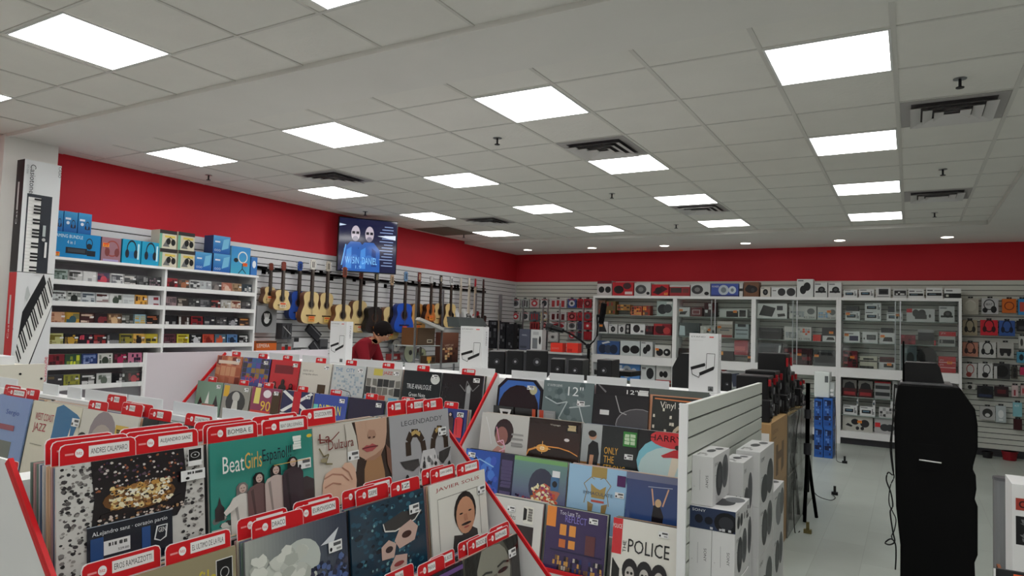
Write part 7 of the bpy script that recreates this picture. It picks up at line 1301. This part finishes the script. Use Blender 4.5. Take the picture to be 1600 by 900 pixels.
a=Y(3.3,1576,800); o=MB().box((0,0,0),(.012,.10,.28),(150,90,60)).build('orange_strip_pack','wrap'); o.location=(a.x-.02,3.42,0.001); o.scale=(1,1,2.6); tag(o,'thin orange brown pack leaning beside the grey tube','pack')
# ------------------------------------------------------------------ the person at the guitar wall
def person(name,label,loc,rz,J,rad,shirt,pants):
    t=thing(name,label,'person',loc,rz)
    names=list(J); idx={n:i for i,n in enumerate(names)}
    me=bpy.data.meshes.new('body'); E=[('pelvis','belly'),('belly','chest'),('chest','neck'),('neck','head0'),('head0','head1'),
      ('chest','shL'),('shL','elL'),('elL','wrL'),('wrL','paL'),('chest','shR'),('shR','elR'),('elR','wrR'),('wrR','paR'),
      ('pelvis','hipL'),('hipL','knL'),('knL','anL'),('anL','toL'),('pelvis','hipR'),('hipR','knR'),('knR','anR'),('anR','toR')]
    vs=[J[n] for n in names]; ed=[(idx[a],idx[b]) for a,b in E]
    rr=[rad[n] for n in names]
    # fingers
    for s_ in'LR':
        pa=Vector(J['pa'+s_]); wr=Vector(J['wr'+s_]); d=(pa-wr).normalized(); side=Vector((1,0,0)) if abs(d.x)<.8 else Vector((0,1,0)); side=(side-d*side.dot(d)).normalized()
        for k,(o_,L) in enumerate(((-.030,.060),(-.010,.072),(.010,.068),(.030,.052))):
            b=pa+side*o_; m=b+d*L*.5+Vector((0,0,-.004)); e=b+d*L+d.cross(side)*.012
            i0=len(vs); vs+=[tuple(b),tuple(m),tuple(e)]; rr+=[.0095,.0085,.007]; ed+=[(idx['pa'+s_],i0),(i0,i0+1),(i0+1,i0+2)]
        b=wr+(pa-wr)*.4+side*-.035; e=b+(d*.6-side*.6).normalized()*.045; i0=len(vs); vs+=[tuple(b),tuple(e)]; rr+=[.011,.009]; ed+=[(idx['wr'+s_],i0),(i0,i0+1)]
    me.from_pydata(vs,ed,[]); me.update(); o=bpy.data.objects.new('body',me); COL.objects.link(o)
    md=o.modifiers.new('skin','SKIN'); sv=me.skin_vertices[0].data
    for i,r in enumerate(rr):
        sv[i].radius=(r,r) if not isinstance(r,tuple) else r; sv[i].use_root=False
    sv[idx['pelvis']].use_root=True
    sb=o.modifiers.new('sub','SUBSURF'); sb.levels=2; sb.render_levels=2
    bpy.context.view_layer.update(); dg=bpy.context.evaluated_depsgraph_get(); ev=bpy.data.meshes.new_from_object(o.evaluated_get(dg)); bpy.data.objects.remove(o)
    # colour by body region
    ca=ev.color_attributes.new('Col','FLOAT_COLOR','CORNER'); segs=[]
    def reg(a,b,c,kind): segs.append((Vector(J[a]),Vector(J[b]),lin(c)))
    SK=(186,136,108)
    for a,b,c in(('pelvis','belly',shirt),('belly','chest',shirt),('chest','neck',shirt),('shL','elL',shirt),('shR','elR',shirt),('chest','shL',shirt),('chest','shR',shirt)): reg(a,b,c,0)
    for a,b,c in(('neck','head0',SK),('head0','head1',SK),('elL','wrL',SK),('elR','wrR',SK),('wrL','paL',SK),('wrR','paR',SK)): reg(a,b,c,0)
    for a,b in(('hipL','knL'),('hipR','knR'),('knL','anL'),('knR','anR'),('pelvis','hipL'),('pelvis','hipR')): reg(a,b,pants,0)
    for a,b in(('anL','toL'),('anR','toR')): reg(a,b,(30,30,32),0)
    def nearest(p):
        best=None
        for a,b,c in segs:
            ab=b-a; t_=max(0,min(1,(p-a).dot(ab)/max(ab.length_squared,1e-9))); d=(p-(a+ab*t_)).length
            if best is None or d<best[0]: best=(d,c)
        return best[1]
    for pl in ev.polygons:
        c=nearest(pl.center); pl.use_smooth=True
        for li in pl.loop_indices: ca.data[li].color=(*c,1)
    ev.materials.clear(); ev.materials.append(mat('cloth')); b=bpy.data.objects.new('body',ev); COL.objects.link(b); b.parent=t
    return t,b
# local frame: +y is where the person faces, x to the person's right
J=dict(pelvis=(0,-.12,.93),belly=(0,.0,1.12),chest=(0,.16,1.36),neck=(0,.25,1.44),head0=(0,.30,1.47),head1=(0,.34,1.50),
 shL=(-.19,.18,1.385),elL=(-.25,.28,1.12),wrL=(-.20,.44,.99),paL=(-.19,.50,.96),shR=(.19,.18,1.385),elR=(.24,.28,1.12),wrR=(.17,.44,1.0),paR=(.16,.50,.97),
 hipL=(-.10,-.12,.88),knL=(-.12,-.02,.48),anL=(-.12,-.10,.085),toL=(-.12,.06,.045),hipR=(.10,-.12,.88),knR=(.12,.02,.48),anR=(.12,-.04,.085),toR=(.12,.12,.045))
rad=dict(pelvis=(.15,.12),belly=(.16,.13),chest=(.19,.14),neck=.06,head0=.07,head1=.05,shL=.078,elL=.05,wrL=.03,paL=(.036,.02),shR=.078,elR=.05,wrR=.03,paR=(.036,.02),hipL=.10,knL=.065,anL=.045,toL=.035,hipR=.10,knR=.065,anR=.045,toR=.035)
p=Z(1.45,572,512)
dd=ray(549,512); base=C0+dd*(7.3)
t,body=person('person','person in a dark red T-shirt bending forward before the guitars','%s'%'' or (base.x,base.y,0),-1.15,J,rad,(124,30,40),(34,36,44))
# short sleeves, shirt hem, head with face and hair as separate pieces
hd=Vector((0,.34,1.525)); 
m=MB().ball((0,0,0),.088,(186,136,108),20,(.86,1.02,1.18)); 
hq=thing('head',None,None,(hd.x,hd.y,hd.z)); hq.parent=t; hq.rotation_euler=(-.75,0,0); bpy.data.objects.remove(hq)
def tr(mb,c,rx):
    M=Matrix.Translation(c)@Matrix.Rotation(rx,4,'X'); mb.v=[tuple(M@Vector(v)) for v in mb.v]; return mb
RXh=-.7
m.ball((0,.088,-.012),.018,(180,128,100),8,(.7,1,1.2))      # nose
for s_ in(-1,1):
    m.ball((s_*.074,.0,-.01),.02,(176,126,100),8,(.4,.8,1.2)); m.ball((s_*.030,.078,.012),.010,(235,230,225),8,(1,.6,.7)); m.ball((s_*.030,.084,.012),.005,(30,22,20),6); m.box((s_*.030-.015,.078,.026),(s_*.030+.015,.086,.031),(30,24,22))
m.box((-.022,.078,-.05),(.022,.084,-.042),(150,80,76))
tr(m,hd,RXh).build('head','skin',t,smooth=True)
m=MB().ball((0,-.014,.02),.097,(24,20,20),20,(.92,1.0,1.08)); m.ball((0,.04,.07),.055,(24,20,20),12,(1.2,1,.6)); tr(m,hd,RXh).build('hair','cloth',t,smooth=True)
